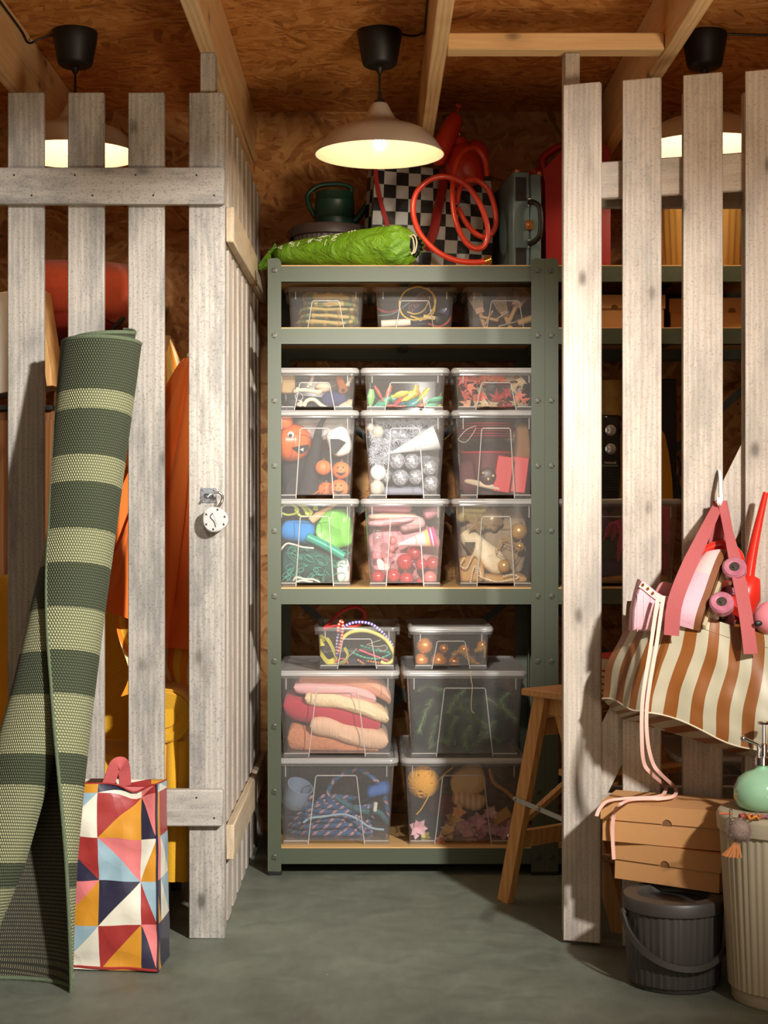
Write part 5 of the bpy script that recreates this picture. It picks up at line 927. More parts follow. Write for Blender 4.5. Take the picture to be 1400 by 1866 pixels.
# chequered bag
M_CHK = N('black_white_check'); k = M_CHK; ck = k.n('TexChecker', {'Vector': k.n('TexCoord').outputs['UV'], 'Scale': 1.}).outputs[1]; k.bump(k.noise(k.co(), 26, 3), .35, .01); M_CHK = k.fin(k.mix(ck, S(168, 168, 166), S(14, 14, 16)), .45)
M_RSTR = mat('dark_red_webbing', S(150, 30, 26), .7)
Yg = 5.02; F0, F1, F2, F3 = P(674, 484, Yg), P(893, 484, Yg+.03), P(893, 318, Yg+.07), P(684, 296, Yg+.05)
for q in (F0, F1): q.z = zt1+.001
dep = V((-.03, .16, 0)); t = thing('shopping_bag', 'black and white chequered bag with red straps, behind the orange hose', 'bag', F0.lerp(F1, .5))
W_ = 9.6; H_ = 8.2
def bulge(u, v): return V((0, -.022*math.sin(PI*u)*math.sin(PI*min(1, v+.12))+.010*nz((u*3, v*3, 0), 1.3), 0))
mb = MB(); nu, nv = 30, 26
mb.grid(lambda u, v: F0.lerp(F1, u).lerp(F3.lerp(F2, u), v)+bulge(u, v)+V((.01*math.sin(v*3)*u, 0, 0)), nu, nv)
mb.u = [[(p*W_+.2, q*H_+.35) for p, q in f] for f in mb.u]; k0 = len(mb.u)
mb.grid(lambda u, v: (F0+dep*(1-u)).lerp(F3+dep*(1-u)*.8, v)+V((.012*math.sin(PI*u), 0, 0)), 10, nv); mb.u[k0:] = [[(p*5, q*H_+.35) for p, q in f] for f in mb.u[k0:]]; k0 = len(mb.u)
mb.grid(lambda u, v: (F1+dep*u+V((.03*u, 0, 0))).lerp(F2+dep*u*.8+V((.03*u, 0, 0)), v), 10, nv); mb.u[k0:] = [[(p*5, q*H_+.35) for p, q in f] for f in mb.u[k0:]]; k0 = len(mb.u)
mb.grid(lambda u, v: (F0+dep).lerp(F1+dep+V((.03, 0, 0)), u).lerp((F3+dep*.8).lerp(F2+dep*.8, u), v), 20, 12); mb.u[k0:] = [[(p*W_, q*H_+.35) for p, q in f] for f in mb.u[k0:]]
mb.build('shell', M_CHK, t, smooth=80)
mb = MB(); f_ = V((0, -1, 0))
mb.ribbon([F0.lerp(F1, x).lerp(F3.lerp(F2, x), y)+bulge(x, y)+V((0, -.004, 0)) for x, y in ((.46, .22), (.52, .4), (.55, .6), (.585, .8), (.60, 1.)) ], .030, .002, f_, 5)
mb.ribbon([F0.lerp(F1, x).lerp(F3.lerp(F2, x), y)+bulge(x, y)+V((0, -.006, 0)) for x, y in ((.24, .30), (.16, .36), (.11, .5), (.05, .7), (.01, .9), (.02, 1.02))], .014, .002, f_, 5); mb.build('strap', M_RSTR, t)
# floats poking out of the bag
M_BUOY = mat('red_orange_vinyl', S(196, 48, 22), .35, coat=.2)
c = P(800, 300, 5.02); t = thing('boat_fender', 'long red orange inflatable float with a pegged tip sticking up from the chequered bag', 'float', c); top = P(833, 207, 5.05)
MB().tube(cr([c, P(803, 280, 5.03), P(814, 250, 5.04), P(826, 225, 5.05), top], 5), .028, 20, sc=lambda u: 1.*(1-abs(2*u-1)**2.6)**.5*.9+.22).build('float', M_BUOY, t)
mb = MB(); mb.tube([top, P(836, 197, 5.05)], .003, 8); mb.ball(P(836, 193, 5.05), .010, 12, sq=(1, .6, .7)); mb.build('peg', M_BUOY, t)
c = P(850, 315, 5.06); t = thing('boat_fender', 'round red orange float with stepped neck sticking up from the chequered bag', 'float', c)
Mf = tr(c) @ rot('Y', -14); mb = MB(Mf); mb.lathe([(0, -.05), (.05, -.04), (.066, 0), (.064, .03), (.052, .056), (.05, .06), (.045, .075), (.03, .088), (.026, .092), (.024, .11), (.012, .122), (0, .123)], 30); mb.build('float', M_BUOY, t)
mb = MB(Mf); mb.tube([(.009*math.cos(a_*PI/5), 0, .128+.009*math.sin(a_*PI/5)) for a_ in range(10)], .002, 6, 0, True); mb.build('ring', MCH, t)
ballthing('boat_fender', 'smooth red orange float behind the stepped one', 'float', 866, 285, 25, M_BUOY, 5.12, sq=(1, .9, 1.2))
# orange hose
M_HOSE = mat('orange_rubber_hose', S(214, 62, 36), .3, coat=.3); M_BRASS = mat('brass', S(206, 158, 70), .22, .95)
hz = [(888, 476, 4.87), (862, 478, 4.87), (830, 474, 4.87), (795, 457, 4.87), (765, 425, 4.87), (753, 385, 4.875), (760, 350, 4.88), (785, 327, 4.885), (815, 322, 4.89), (848, 336, 4.89), (874, 370, 4.89), (889, 415, 4.888), (884, 446, 4.886), (866, 453, 4.885), (846, 437, 4.89), (830, 400, 4.90), (825, 360, 4.91), (827, 320, 4.92), (836, 290, 4.93), (852, 272, 4.95), (870, 272, 4.97), (884, 292, 4.98), (888, 320, 5.0)]
hz2 = [(833, 372, 4.93), (838, 345, 4.93), (852, 329, 4.93), (872, 330, 4.92), (892, 350, 4.92), (903, 385, 4.92), (902, 415, 4.92), (888, 432, 4.925), (866, 425, 4.925), (846, 400, 4.93), (835, 378, 4.935)]
t = thing('garden_hose', 'orange garden hose coiled in loose loops before the chequered bag', 'hose', P(800, 470, 4.87)); mb = MB(); mb.tube([P(*q) for q in hz], .0088, 14, 8); mb.tube([P(*q) for q in hz2], .0086, 14, 8); mb.build('hose', M_HOSE, t)
e0, e1 = P(884, 476.5, 4.87), P(893, 473, 4.872); d = (e1-e0).normalized(); xx = d.orthogonal().normalized(); mb = MB(frame(xx, d.cross(xx), d, e0)); mb.lathe([(0, -.002), (.0105, -.002), (.0105, .004), (.013, .005), (.013, .009), (.0105, .010), (.0105, .013), (.0145, .014), (.0145, .018), (.008, .019), (0, .019)], 20); mb.tube([(.012, 0, .008), (.02, 0, .006), (.02, .006, .012)], .002, 6, 3); mb.build('brass_coupling', M_BRASS, t)
# pale blue case
M_CASE = mat('pale_blue_case', S(104, 130, 136), .42, var=.04); M_BLKL = mat('black_leather', S(26, 20, 20), .5); M_CPR = mat('copper_fitting', S(200, 140, 90), .3, .9)
c = V(((961-HX)*4.88/F, 4.88, zt1+.0005)); Mc = tr(c) @ rot('Z', 6); Hc = .30; t = thing('carrying_case', 'pale blue upright carrying case with black handle and copper corners', 'suitcase', c)
mb = MB(Mc); mb.box(-.045, .008, 0, .36, 0, Hc, .004); mb.build('case_body', M_CASE, t); mb = MB(Mc); mb.box(.0095, .045, 0, .36, 0, Hc-.006, .004); mb.build('case_lid', M_CASE, t)
for z0, z1 in ((.208, .282), (0.004, .062)): MB(Mc).box(-.037, -.003, -.002, -.0002, z0, z1, .0008).build('black_patch', M_BLKL, t)
for x, z in ((-.03, Hc+.002), (.04, Hc-.004)): MB(Mc).ball((x, .012, z), .009, 10, e=.6).build('corner_cap', M_CPR, t)
mb = MB(Mc); mb.box(-.005, .020, -.007, -.0005, .118, .148, .002); mb.box(.0, .014, -.010, -.006, .126, .141, .002); mb.build('clasp', M_CPR, t)
mb = MB(Mc); mb.tube([(.008, -.002, .203), (.016, -.022, .200), (.030, -.040, .183), (.034, -.044, .15), (.034, -.044, .122), (.030, -.040, .092), (.016, -.022, .077), (.008, -.002, .074)], .0085, 10, 5); mb.build('handle', M_BLKL, t)
for z in (.203, .074):
    for dz in (-.009, .011): MB(Mc).ball((.004, -.004, z+dz), .0045, 8).build('stud', MCH, t)
# red jerrycan
M_RED = mat('red_jerrycan', S(176, 22, 22), .38); Yj = 5.08; jx0, jx1 = (996-HX)*Yj/F, (1113-HX)*Yj/F; zj = zt1+.0005; t = thing('jerrycan', 'red plastic jerrycan behind the pale blue case and the gate', 'jerrycan', ((jx0+jx1)/2, Yj, zj))
hj = EYE+(HY-262)*Yj/F-zj
mb = MB(); mb.prism([(jx0, zj), (jx1, zj), (jx1+.0, zj+hj*.94), (jx1-.02, zj+hj), (jx0+.06, zj+hj*.97), (jx0-.012, zj+hj*.80), (jx0-.004, zj+hj*.7)], Yj, Yj+.17); mb.build('body', M_RED, t, smooth=20)
mb = MB(); mb.tube([(jx0+.005, Yj+.08, zj+hj*.83), (jx0-.002, Yj+.08, zj+hj*.93), (jx0+.05, Yj+.08, zj+hj*1.02), (jx0+.11, Yj+.08, zj+hj*1.05), (jx0+.14, Yj+.08, zj+hj*.99)], .013, 12, 6); mb.build('handle', M_RED, t)
mb = MB(tr(jx0-.014, Yj+.08, zj+hj*.78) @ rot('Y', -38)); mb.lathe([(0, 0), (.026, 0), (.026, .018), (.02, .02), (.02, .035), (0, .036)], 20); mb.build('spout_cap', M_RED, t)
# on top of and inside the shelving behind the gate
M_STRAW = mat('straw_plastic', S(196, 150, 80), .5); Yy = 5.05; c = V(((1282-HX)*Yy/F, Yy, zt1+.0005)); t = thing('ribbed_bin', 'straw yellow ribbed bin on the shelf top behind the gate', 'bin', c)
mb = MB(tr(c)); mb.lathe([(0, 0), (.13, 0), (.137, .01), (.148, .205), (.148, .21), (.140, .21), (.132, .02), (0, .02)], 150, fn=lambda r, z, a_, k_: ribbed(r, z, a_, k_, 34, .003) if k_ in (2, 3) else r); mb.build('bin', M_STRAW, t)
mb = MB(tr(c)); mb.lathe([(.150, .205), (.156, .207), (.156, .222), (.148, .226), (.140, .222), (.140, .206)], 48); mb.build('rim', M_STRAW, t)
M_CARD = mat('kraft_cardboard', S(190, 138, 86), .8, var=.05, vsc=60, bump=.05, bsc=200); M_CARDD = mat('cardboard_notch_shade', S(120, 80, 46), .9)
def shoebox(label, loc, L, D, H, lidh, yaw, tilt=0., group='brown cardboard boxes', cut=.5):
    t = thing('cardboard_box', label, 'box', loc, group); M_ = tr(loc) @ rot('Z', yaw) @ rot('Y', tilt); e = .004
    MB(M_).box(e, L-e, e, D-e, 0, H-.004, .001).build('base', M_CARD, t)
    r = .0115; zl = H-lidh; cx = L*cut; n = 10
    arc = [(cx+r*math.cos(PI*i/n), zl+r*math.sin(PI*i/n)) for i in range(n+1)]
    mb = MB(M_); mb.prism([(0, H), (0, zl), (cx-r, zl)]+arc[::-1][1:-1]+[(cx+r, zl), (L, zl), (L, H)], 0, .002); mb.box(0, L, .002, D, H-.002, H); mb.box(0, .002, .002, D, zl, H-.002); mb.box(L-.002, L, .002, D, zl, H-.002); mb.box(.002, L-.002, D-.002, D, zl, H-.002); mb.build('lid', M_CARD, t, smooth=0)
    mb = MB(M_); mb.prism([(cx-r*.98, zl-.004), (cx+r*.98, zl-.004)]+[(cx+r*.98*math.cos(PI*i/n), zl+r*.98*math.sin(PI*i/n)) for i in range(n+1)], .0028, .0036); mb.build('finger_notch', M_CARDD, t); return t  # darker plate paints the shade of the notch opening
Yk = 4.86; xk = lambda p: (p-HX)*Yk/F
shoebox('brown cardboard box with finger notch on the second shelf behind the gate, left one', (xk(1030), Yk, zs2+.0005), xk(1213)-xk(1030), .3, .105, .042, 0, cut=.495)
shoebox('brown cardboard box with finger notch on the second shelf behind the gate, right one', (xk(1226), Yk+.05, zs2+.0005), xk(1213)-xk(1030), .3, .10, .042, -5, cut=.62)
# things standing on the yarn box
zy = zs3+H1+.0008; M_GLM = mat('gold_lamp_shade', S(196, 160, 90), .55, .45, var=.35, vsc=50, bump=.3, bsc=60)
c = V(((1112-HX)*5.12/F, 5.12, zy)); t = thing('table_lamp', 'gold drum lampshade standing behind the black radio', 'lamp', c)
mb = MB(tr(c)); mb.lathe([(.072, .27), (.062, .385), (.06, .385), (.07, .27)], 40); mb.build('shade', M_GLM, t); mb = MB(tr(c)); mb.lathe([(0, 0), (.05, 0), (.05, .012), (.012, .02), (.01, .2), (.016, .3), (0, .3)], 24); mb.build('base', M_BRASS, t)
M_GLB = mat('gloss_black', S(16, 15, 15), .12, coat=.5); M_CHR = MCH; Yr = 4.90; xr_ = lambda p: (p-HX)*Yr/F
t = thing('radio', 'glossy black radio with two chrome dials, standing on the yarn box', 'radio', ((xr_(1098)+xr_(1131))/2, Yr, zy)); zr0 = EYE+(HY-756)*Yr/F
mb = MB(); mb.box(xr_(1072), xr_(1131), Yr, Yr+.07, zy, zr0, .006); mb.build('case', M_GLB, t)
mb = MB()
for i in range(11):
    z = EYE+(HY-(846+i*4.6))*Yr/F; mb.box(xr_(1076), xr_(1127), Yr-.003, Yr+.001, z-.0022, z+.0014)
mb.build('speaker_grille', mat('black_slats', S(30, 28, 27), .4), t)
for py_ in (784, 818):
    mb = MB(frame((1, 0, 0), (0, 0, 1), (0, -1, 0), P(1113, py_, Yr))); mb.lathe([(.017, 0), (.017, .003), (.013, .004), (.012, .010), (0, .011)], 28); mb.build('dial', M_CHR, t)
def textobj(s_, loc, size, m, name, parent, ext=.0004, align='CENTER', rz=0.):
    cu = bpy.data.curves.new(name, 'FONT'); cu.body = s_; cu.size = size; cu.extrude = ext; cu.align_x = align; cu.materials.append(m); o = bpy.data.objects.new(name, cu); COL.objects.link(o); bpy.context.view_layer.update(); me = bpy.data.meshes.new_from_object(o.evaluated_get(bpy.context.evaluated_depsgraph_get())); bpy.data.objects.remove(o); o = bpy.data.objects.new(name, me); COL.objects.link(o)
    o.parent = parent; o.location = V(loc)-ORG[parent.name]; o.rotation_euler = (PI/2, 0, rz); return o
textobj('National', P(1112, 845, Yr)+V((0, -.001, 0)), .011, mat('cream_print', S(226, 216, 190), .5), 'maker_lettering', t)
mb = MB(); mb.box(xr_(1098), xr_(1126), Yr-.0012, Yr-.0004, EYE+(HY-849)*Yr/F, EYE+(HY-848)*Yr/F); mb.build('thin_print_line', MC['cream_print'], t)
M_YEL = mat('yellow_shell', S(222, 160, 24), .35); Yq = 5.02
mb = MB(); pts = [(1131, 909), (1227, 909), (1225, 870), (1219, 825), (1212, 792), (1204, 779), (1195, 776), (1140, 776), (1133, 800)]; mb.prism([(P(a_, b_, Yq).x, P(a_, b_, Yq).z) for a_, b_ in pts], Yq, Yq+.05); mb.v = [V((p.x, p.y, max(p.z, zy))) for p in mb.v]
one(mb, 'yellow_guitar_case', M_YEL, 'yellow rounded shell standing behind the radio on the yarn box', 'case', smooth=25)
mb = MB(); mb.box((1196-HX)*5.16/F, (1233-HX)*5.16/F, 5.16, 5.26, zy, EYE+(HY-690)*5.16/F, .003); one(mb, 'narrow_box', mat('dark_brown_panel', S(36, 26, 22), .5), 'tall narrow dark brown box behind the yellow shell', 'box')
rope('black_cable', 'black cable loops hanging beside the yellow shell', 'cable', [(1229, 905), (1236, 880), (1240, 850), (1234, 832), (1228, 850), (1236, 880), (1242, 900)], .004, M_BLACK, 8, 8, yy=5.0)
# ---------------------------------------------------------------- inside the left compartment
M_OFAB = N('orange_cotton'); k = M_OFAB; k.bump(k.noise(k.co((1, 1, .3)), 30, 3), .2, .01); M_OFAB = k.fin(S(246, 122, 40), .8); k.set(k.b, 'Sheen Weight', .2)
M_CHAIRF = mat('rust_red_wool', S(200, 82, 50), .95, var=.08, vsc=90, bump=.4, bsc=260, sheen=.3); M_RLEG = mat('rust_red_metal', S(176, 60, 30), .4)
c = P(150, 530, 5.24); t = thing('shell_chair', 'rust red upholstered shell chair stacked up behind the left slats', 'chair', P(150, 640, 5.24))
MB().slab(c, (.238, .18, .100), .8, rot('X', 12) @ rot('Y', 3), .004, 5, 1, 44).build('backrest', M_CHAIRF, t)
MB().slab(P(110, 600, 5.25), (.20, .2, .045), .7, rot('Y', -4), .003, 6, 2, 36).build('seat', mat('dark_rust_wool', S(130, 34, 22), .95), t)
for x0, x1 in ((196, 199), (70, 60), (150, 150)): MB().tube([P(x0, 585, 5.2), P(x1, 700, 5.2)], .0105, 10).build('leg', M_RLEG, t)
mb = MB(); mb.tube([P(226, 578, 5.02), P(203, 603, 5.03), P(190, 640, 5.04)], .008, 10); one(mb, 'black_rod', M_BLACK, 'black rod leaning under the rust red chair', 'rod')
M_WHL = mat('white_laminate', S(214, 202, 186), .5); M_EDGE = m_wood('pine_edge', S(226, 180, 118), S(202, 150, 92), axis=2, knots=False)
o = P(97, 700, 4.84); Mt = tr(o) @ rot('Y', -9); t = thing('drawer_case', 'white sided wooden drawer case tilted on the brown cabinet', 'drawer', o)
mb = MB(Mt); mb.box(-.40, -.024, .02, .20, 0, .31, .002); mb.build('white_body', M_WHL, t); MB(Mt).box(-.022, 0, .0, .20, -.004, .312, .002).build('pine_front', M_EDGE, t)
MB(Mt).box(-.0235, -.0205, -.0012, .04, .185, .206).build('black_slot', M_BLACK, t)
M_CAB = m_wood('brown_cabinet_wood', S(140, 92, 50), S(112, 68, 34), axis=2, knots=False); zc0 = EYE+(HY-748)*4.84/F
t = thing('brown_cabinet', 'brown wooden cabinet behind the far left slats', 'cabinet', P(40, 800, 4.85)); xa, xb = P(-90, 0, 4.85).x, P(110, 0, 4.85).x
MB().box(xa, xb, 4.855, 5.05, .12, zc0, .003).build('body', M_CAB, t); MB().box(xa+.02, xb-.02, 4.84, 4.854, .14, zc0-.03, .002).build('door', M_CAB, t)
for x in (xa+.02, xb-.06): MB().box(x, x+.04, 4.86, 4.90, 0, .12).build('leg', M_CAB, t)
for x in (xa+.02, xb-.06): MB().box(x, x+.04, 5.0, 5.04, 0, .12).build('leg', M_CAB, t)
MB().box(xa-.0, xb-.02, 4.83, 5.06, zc0+.0005, zc0+.016, .002).build('dark_top', M_BLACK, t)
# draped orange cloth over a striped parasol
Yo = 4.40; ap = P(347, 652, Yo)
def keep(p): p.x = min(p.x, -.429); return p
def drape(u, v):
    a_ = -PI+PI*2*v; h = .78*u; w_ = .012+.15*u**.8; fold = 1+.24*math.sin(a_*9+3*u)+.13*math.sin(a_*17+5*u+.6); 
    return keep(ap+V((math.cos(a_)*w_*fold*1.15-.10*u, math.sin(a_)*w_*.55*fold, -h-.05*math.cos(a_)*u*2+.02*math.sin(a_*5)*u)))
t = thing('orange_cloth', 'orange cotton cloth hanging in folds from its gathered tip behind the fence', 'cloth', ap+V((0, 0, -.8))); MB().grid(drape, 40, 90, wv=True, cap=(True, False)).build('cloth', M_OFAB, t, smooth=80)
MB().ball(ap+V((0, 0, .006)), .010, 12).build('white_tip', MWH, t)
mb = MB(); cc = P(222, 985, 4.47); mb.slab(cc, (.075, .05, .16), .7, rot('Y', 10), .03, 9, 3, 40); one(mb, 'orange_cloth', mat('deep_orange_cotton', S(210, 74, 30), .85), 'deep orange cloth bundled beside the rug', 'cloth')
MSP = m_stripe('parasol_stripes', [S(240, 150, 34), S(244, 206, 120), S(240, 150, 34), S(240, 222, 170)], .23, 'X', 'UV', .8, wob=.0)
tp_ = P(303, 612, 4.98)
t = thing('parasol', 'yellow and orange striped parasol canopy folded behind the orange cloth', 'parasol', tp_+V((0, 0, -1.3)))
def can(u, v):
    a_ = 2*PI*v; r = .01+.225*u; f_ = 1+.12*math.sin(a_*8)*u; return keep(tp_+V((math.cos(a_)*r*f_+.03*u, .45*math.sin(a_)*r*f_, -.55*u-.03*math.cos(a_*8)*u)))
mb = MB(); mb.grid(can, 20, 96, wv=True); mb.u = [[(q, p) for p, q in f] for f in mb.u]; mb.build('canopy', MSP, t, smooth=80)
MB().tube([tp_, tp_+V((.03, 0, -tp_.z+.002))], .014, 10).build('pole', MWD, t)
MSP2 = m_stripe('cushion_stripes', [S(240, 150, 30), S(238, 222, 170), S(236, 130, 24), S(244, 196, 60)], .10, 'X', 'UV', .85)
o = P(325, 1165, 4.36); mb = MB(); mb.grid(lambda u, v: o+V((-.16+.21*u+.02*math.sin(v*9+u*4), .02*math.sin(u*12+2*v)+.05*v, -.16+.36*v+.02*nz((u*3, v*3, 0), 1))) if 1 else 0, 30, 24); mb.grid(lambda u, v: o+V((-.16+.21*u+.02*math.sin(v*9+u*4), .02*math.sin(u*12+2*v)+.05*v+.008, -.16+.36*v+.02*nz((u*3, v*3, 0), 1))), 30, 24)
mb.u = [[(p*.32+q*.12, q) for p, q in f] for f in mb.u]; one(mb, 'striped_fabric', MSP2, 'yellow cream and orange striped fabric draped on the armchair arm', 'fabric', smooth=80)
M_MUST = mat('mustard_linen', S(214, 160, 26), .9, var=.10, vsc=220, bump=.4, bsc=260, sheen=.2)
mb = MB(); mb.tube([P(314, 1160, 4.38), P(318, 1110, 4.39), P(322, 1050, 4.41), P(324, 1035, 4.415)], .0125, 12, 4); one(mb, 'rolled_mat', mat('ochre_mat', S(196, 146, 30), .8), 'ochre rolled stick upright behind the orange cloth', 'roll')
mb = MB(); mb.prism([(P(a_, b_, 4.36).x, P(a_, b_, 4.36).z) for a_, b_ in ((329, 1050), (340, 1028), (352, 1020), (356, 1095), (343, 1098))], 4.36, 4.372); one(mb, 'blue_flipper', mat('blue_rubber', S(70, 150, 190), .5), 'blue pointed rubber flipper edge behind the corner slat', 'flipper')
# mustard armchair
t = thing('armchair', 'mustard yellow armchair with scrolled arm behind the left fence', 'armchair', P(150, 1560, 4.6))
ax0 = P(-120, 0, 4.5).x; ax1 = P(352, 0, 4.35).x
MB().slab((ax0+.40, 4.64, .62), (.42, .08, .33), .3, rot('X', -8), .006, 5, 2, 44).build('backrest', M_MUST, t)
MB().slab((ax0+.36, 4.39, .36), (.33, .22, .11), .3, None, .005, 5, 3, 40).build('seat', M_MUST, t)
for sx, x in ((1, ax1-.055), (-1, ax0+.02)):
    ah = EYE+(HY-1290)*4.36/F
    mb = MB(); mb.tube([(x, 4.185, ah), (x, 4.215, ah), (x, 4.5, ah+.01), (x, 4.66, ah+.03)], .070, 28, 4); mb.slab((x-.0*sx, 4.42, ah-.22), (.055, .24, .25), .3, None, .004, 6, 5, 40)
    a_ = mb.build('arm', M_MUST, t)
    mb = MB(frame((1, 0, 0), (0, 0, 1), (0, -1, 0), (x, 4.187, ah))); mb.lathe([(0, .010), (.03, .010), (.034, .004), (.044, .003), (.048, .010), (.066, .008), (.071, .0)], 32); mb.tube([(.071*math.cos(q*PI/16), .071*math.sin(q*PI/16), .004) for q in range(32)], .003, 6, 0, True); mb.build('scroll_front', M_MUST, a_)
    mb = MB()
    for dx in (-.045, -.015, .02, .05): mb.tube([(x+dx, 4.2, ah-.07), (x+dx*1.0, 4.183, ah-.2), (x+dx*.9, 4.19, ah-.44)], .021, 12, 4)
    mb.build('pleated_front', M_MUST, a_)
MB().box(ax0+.02, ax1-.02, 4.235, 4.68, .20, .30, .02).build('base', M_MUST, t)
for x in (ax0+.08, ax1-.09):
    for y in (4.255, 4.64): MB().tube([(x, y, .21), (x+.006, y-.004, 0)], .026, 12, sc=lambda u: 1-.35*u).build('leg', M_BLACK, t)
# ---------------------------------------------------------------- the leaning rug
def lp(tab, x):
    for (a_, *p), (b_, *q) in zip(tab, tab[1:]):
        if x <= b_: f = (x-a_)/(b_-a_); f = max(0, f); return [i+(j-i)*f for i, j in zip(p, q)]
    return list(tab[-1][1:])
# height fraction from the top: centre px, radius px, edge angle deg, inner squeeze, inner shift
RT = [(0., 188, 75, -168, .14, .0), (.30, 148, 71, -136, .22, .05), (.55, 97, 86, -84, .30, .22), (.82, 45, 106, -36, .38, .95), (1., 16, 124, -14, .44, 1.9)]
TOPZ = 1.525
def rug(u, v, off=0.):       # u along the spiral 0..1, v from top to floor
    cpx, rpx, ea, kk, sh = lp(RT, v); z = TOPZ*(1-v)+.004; y = 3.985-.325*v; s_ = F/y; ys = .92-.34*v
    r0 = rpx/s_; th = u*1.62*2*PI; a_ = R(ea)+th; r = r0*(1-kk*th/(2*PI))-off
    cx = (cpx-HX)/s_-sh*r0*th/(2*PI)*.55
    lift = .10*(1-v)**8*(.5-.5*math.cos(a_-R(-90)))*.35+(.020*max(0., math.sin(a_))*(1-v))
    lift += .030*min(1., max(0., (u-.60)*3.))*(1-v)**6
    z2 = max(.003, z+lift-(.035*(1-u*4) if u < .25 and v > .97 else 0))
    return V((cx+r*math.cos(a_), y+r*ys*math.sin(a_), max(.003, z2-.30*r*ys*math.sin(a_)*min(1, (1-v)*4))))
k = N('rug_weave'); uv = k.n('TexCoord').outputs['UV']; sx = k.n('SeparateXYZ', {0: uv}); vv = sx.outputs[1]
band = [(0., 0), (.085, 1), (.114, 0), (.19, 1), (.232, 0), (.307, 1), (.363, 0), (.432, 1), (.50, 0), (.565, 1), (.655, 0), (.70, 1), (.815, 0), (.85, 1)]
wb = k.math('ADD', vv, k.math('MULTIPLY', k.math('SUBTRACT', k.noise(k.n('Mapping', {0: uv, 3: (200, 2, 1)}).outputs[0], 1., 2), .5), .004))
bc = k.ramp(wb, [(p, S(190, 192, 146) if b_ else S(92, 101, 74)) for p, b_ in band], 'CONSTANT')
mp = k.n('Mapping', {0: uv, 3: (150., 225., 1)}).outputs[0]; row = k.math('FLOOR', k.n('SeparateXYZ', {0: mp}).outputs[1])
xs = k.math('ADD', k.n('SeparateXYZ', {0: mp}).outputs[0], k.math('MULTIPLY', k.math('MODULO', row, 2.), .5)); fx = k.math('FRACT', xs); fy = k.math('FRACT', k.n('SeparateXYZ', {0: mp}).outputs[1])
ex = k.math('SUBTRACT', 1., k.math('ABSOLUTE', k.math('SUBTRACT', k.math('MULTIPLY', fx, 2.), 1.))); ey = k.math('SUBTRACT', 1., k.math('ABSOLUTE', k.math('SUBTRACT', k.math('MULTIPLY', fy, 2.), 1.)))
kn = k.math('MULTIPLY', k.math('POWER', ex, .6), k.math('POWER', ey, .6)); k.bump(kn, .9, .006)
M_RUG = k.fin(k.mix(k.ramp(kn, [(.2, (0, 0, 0)), (.55, (1, 1, 1))]), k.mix(.72, bc, S(40, 44, 30)), bc), .85)
k = N('rug_backing'); uv = k.n('TexCoord').outputs['UV']; ck = k.n('TexBrick', {'Vector': k.n('Mapping', {0: uv, 3: (150., 150., 1)}).outputs[0], 'Scale': 1., 'Mortar Size': .2, 'Brick Width': .5, 'Row Height': .9, 'Color1': S(158, 146, 114), 'Color2': S(140, 128, 98), 'Mortar': S(46, 46, 38)})
k.bump(ck.outputs[1], -.5, .004); M_RUGB = k.fin(ck.outputs[0], .95); M_BIND = mat('rug_binding', S(96, 108, 82), .9, var=.3, vsc=160, bump=.6, bsc=200)
t = thing('rolled_rug', 'green striped woven rug, rolled and leaning on the left fence with a loose flap', 'rug', rug(0, 1)); NU, NV = 110, 90
mb = MB(); mb.grid(rug, NU, NV); mb.grid(lambda u, v: rug(u, v, .007), NU, NV, mi=1); mb.build('rug', [M_RUG, M_RUGB], t, smooth=85)
mb = MB(); mb.tube([rug(0, i/60, .0035) for i in range(61)], .0045, 8); mb.build('side_binding', M_BIND, t); mb = MB(); mb.tube([rug(i/90, 0, .0035) for i in range(91)], .0055, 8); mb.build('top_binding', M_BIND, t); mb = MB(); mb.tube([rug(i/90, 1, .0035)+V((0, 0, .002)) for i in range(91)], .0055, 8); mb.build('bottom_binding', M_BIND, t)
# ---------------------------------------------------------------- patchwork print bag
PAL = [mat('pb_'+n_, S(*c_), .38, coat=.15, crump=.35, csc=16) for n_, c_ in (('red', (158, 50, 48)), ('mustard', (206, 142, 44)), ('navy', (46, 44, 66)), ('cream', (228, 222, 204)), ('pink', (222, 124, 124)), ('blue', (150, 178, 190)))]
r_, m_, n_, c_, p_, b_ = range(6)
# cells [row from top][column from right edge], each (diagonal, first colour, second colour): '/' upper-left & lower-right, '\\' upper-right & lower-left
CELL = {(0, 1): ('/', n_, c_), (0, 0): ('/', p_, r_), (0, 2): ('/', m_, m_), (1, 1): ('/', r_, m_), (1, 2): ('/', b_, c_), (1, 0): ('\\', p_, n_), (2, 1): ('\\', p_, b_), (2, 2): ('\\', r_, n_), (2, 0): ('/', c_, m_), (3, 1): ('/', n_, c_), (3, 2): ('/', p_, m_), (3, 0): ('\\', b_, r_), (4, 1): ('/', r_, m_), (4, 2): ('/', b_, c_), (4, 0): ('\\', p_, n_)}
rb = random.Random(9)
def cell(i, j):
    if (i, j) not in CELL: CELL[(i, j)] = (rb.choice('/\\'), rb.randrange(6), rb.randrange(6))
    return CELL[(i, j)]
BR = P(289, 1770, 3.795); BR.z = 0.003; BL = BR+V((-.36, .03, 0)); BB = V((P(311, 1743, 3.94).x, 3.94, .003)); Ht = .447; CW = .105
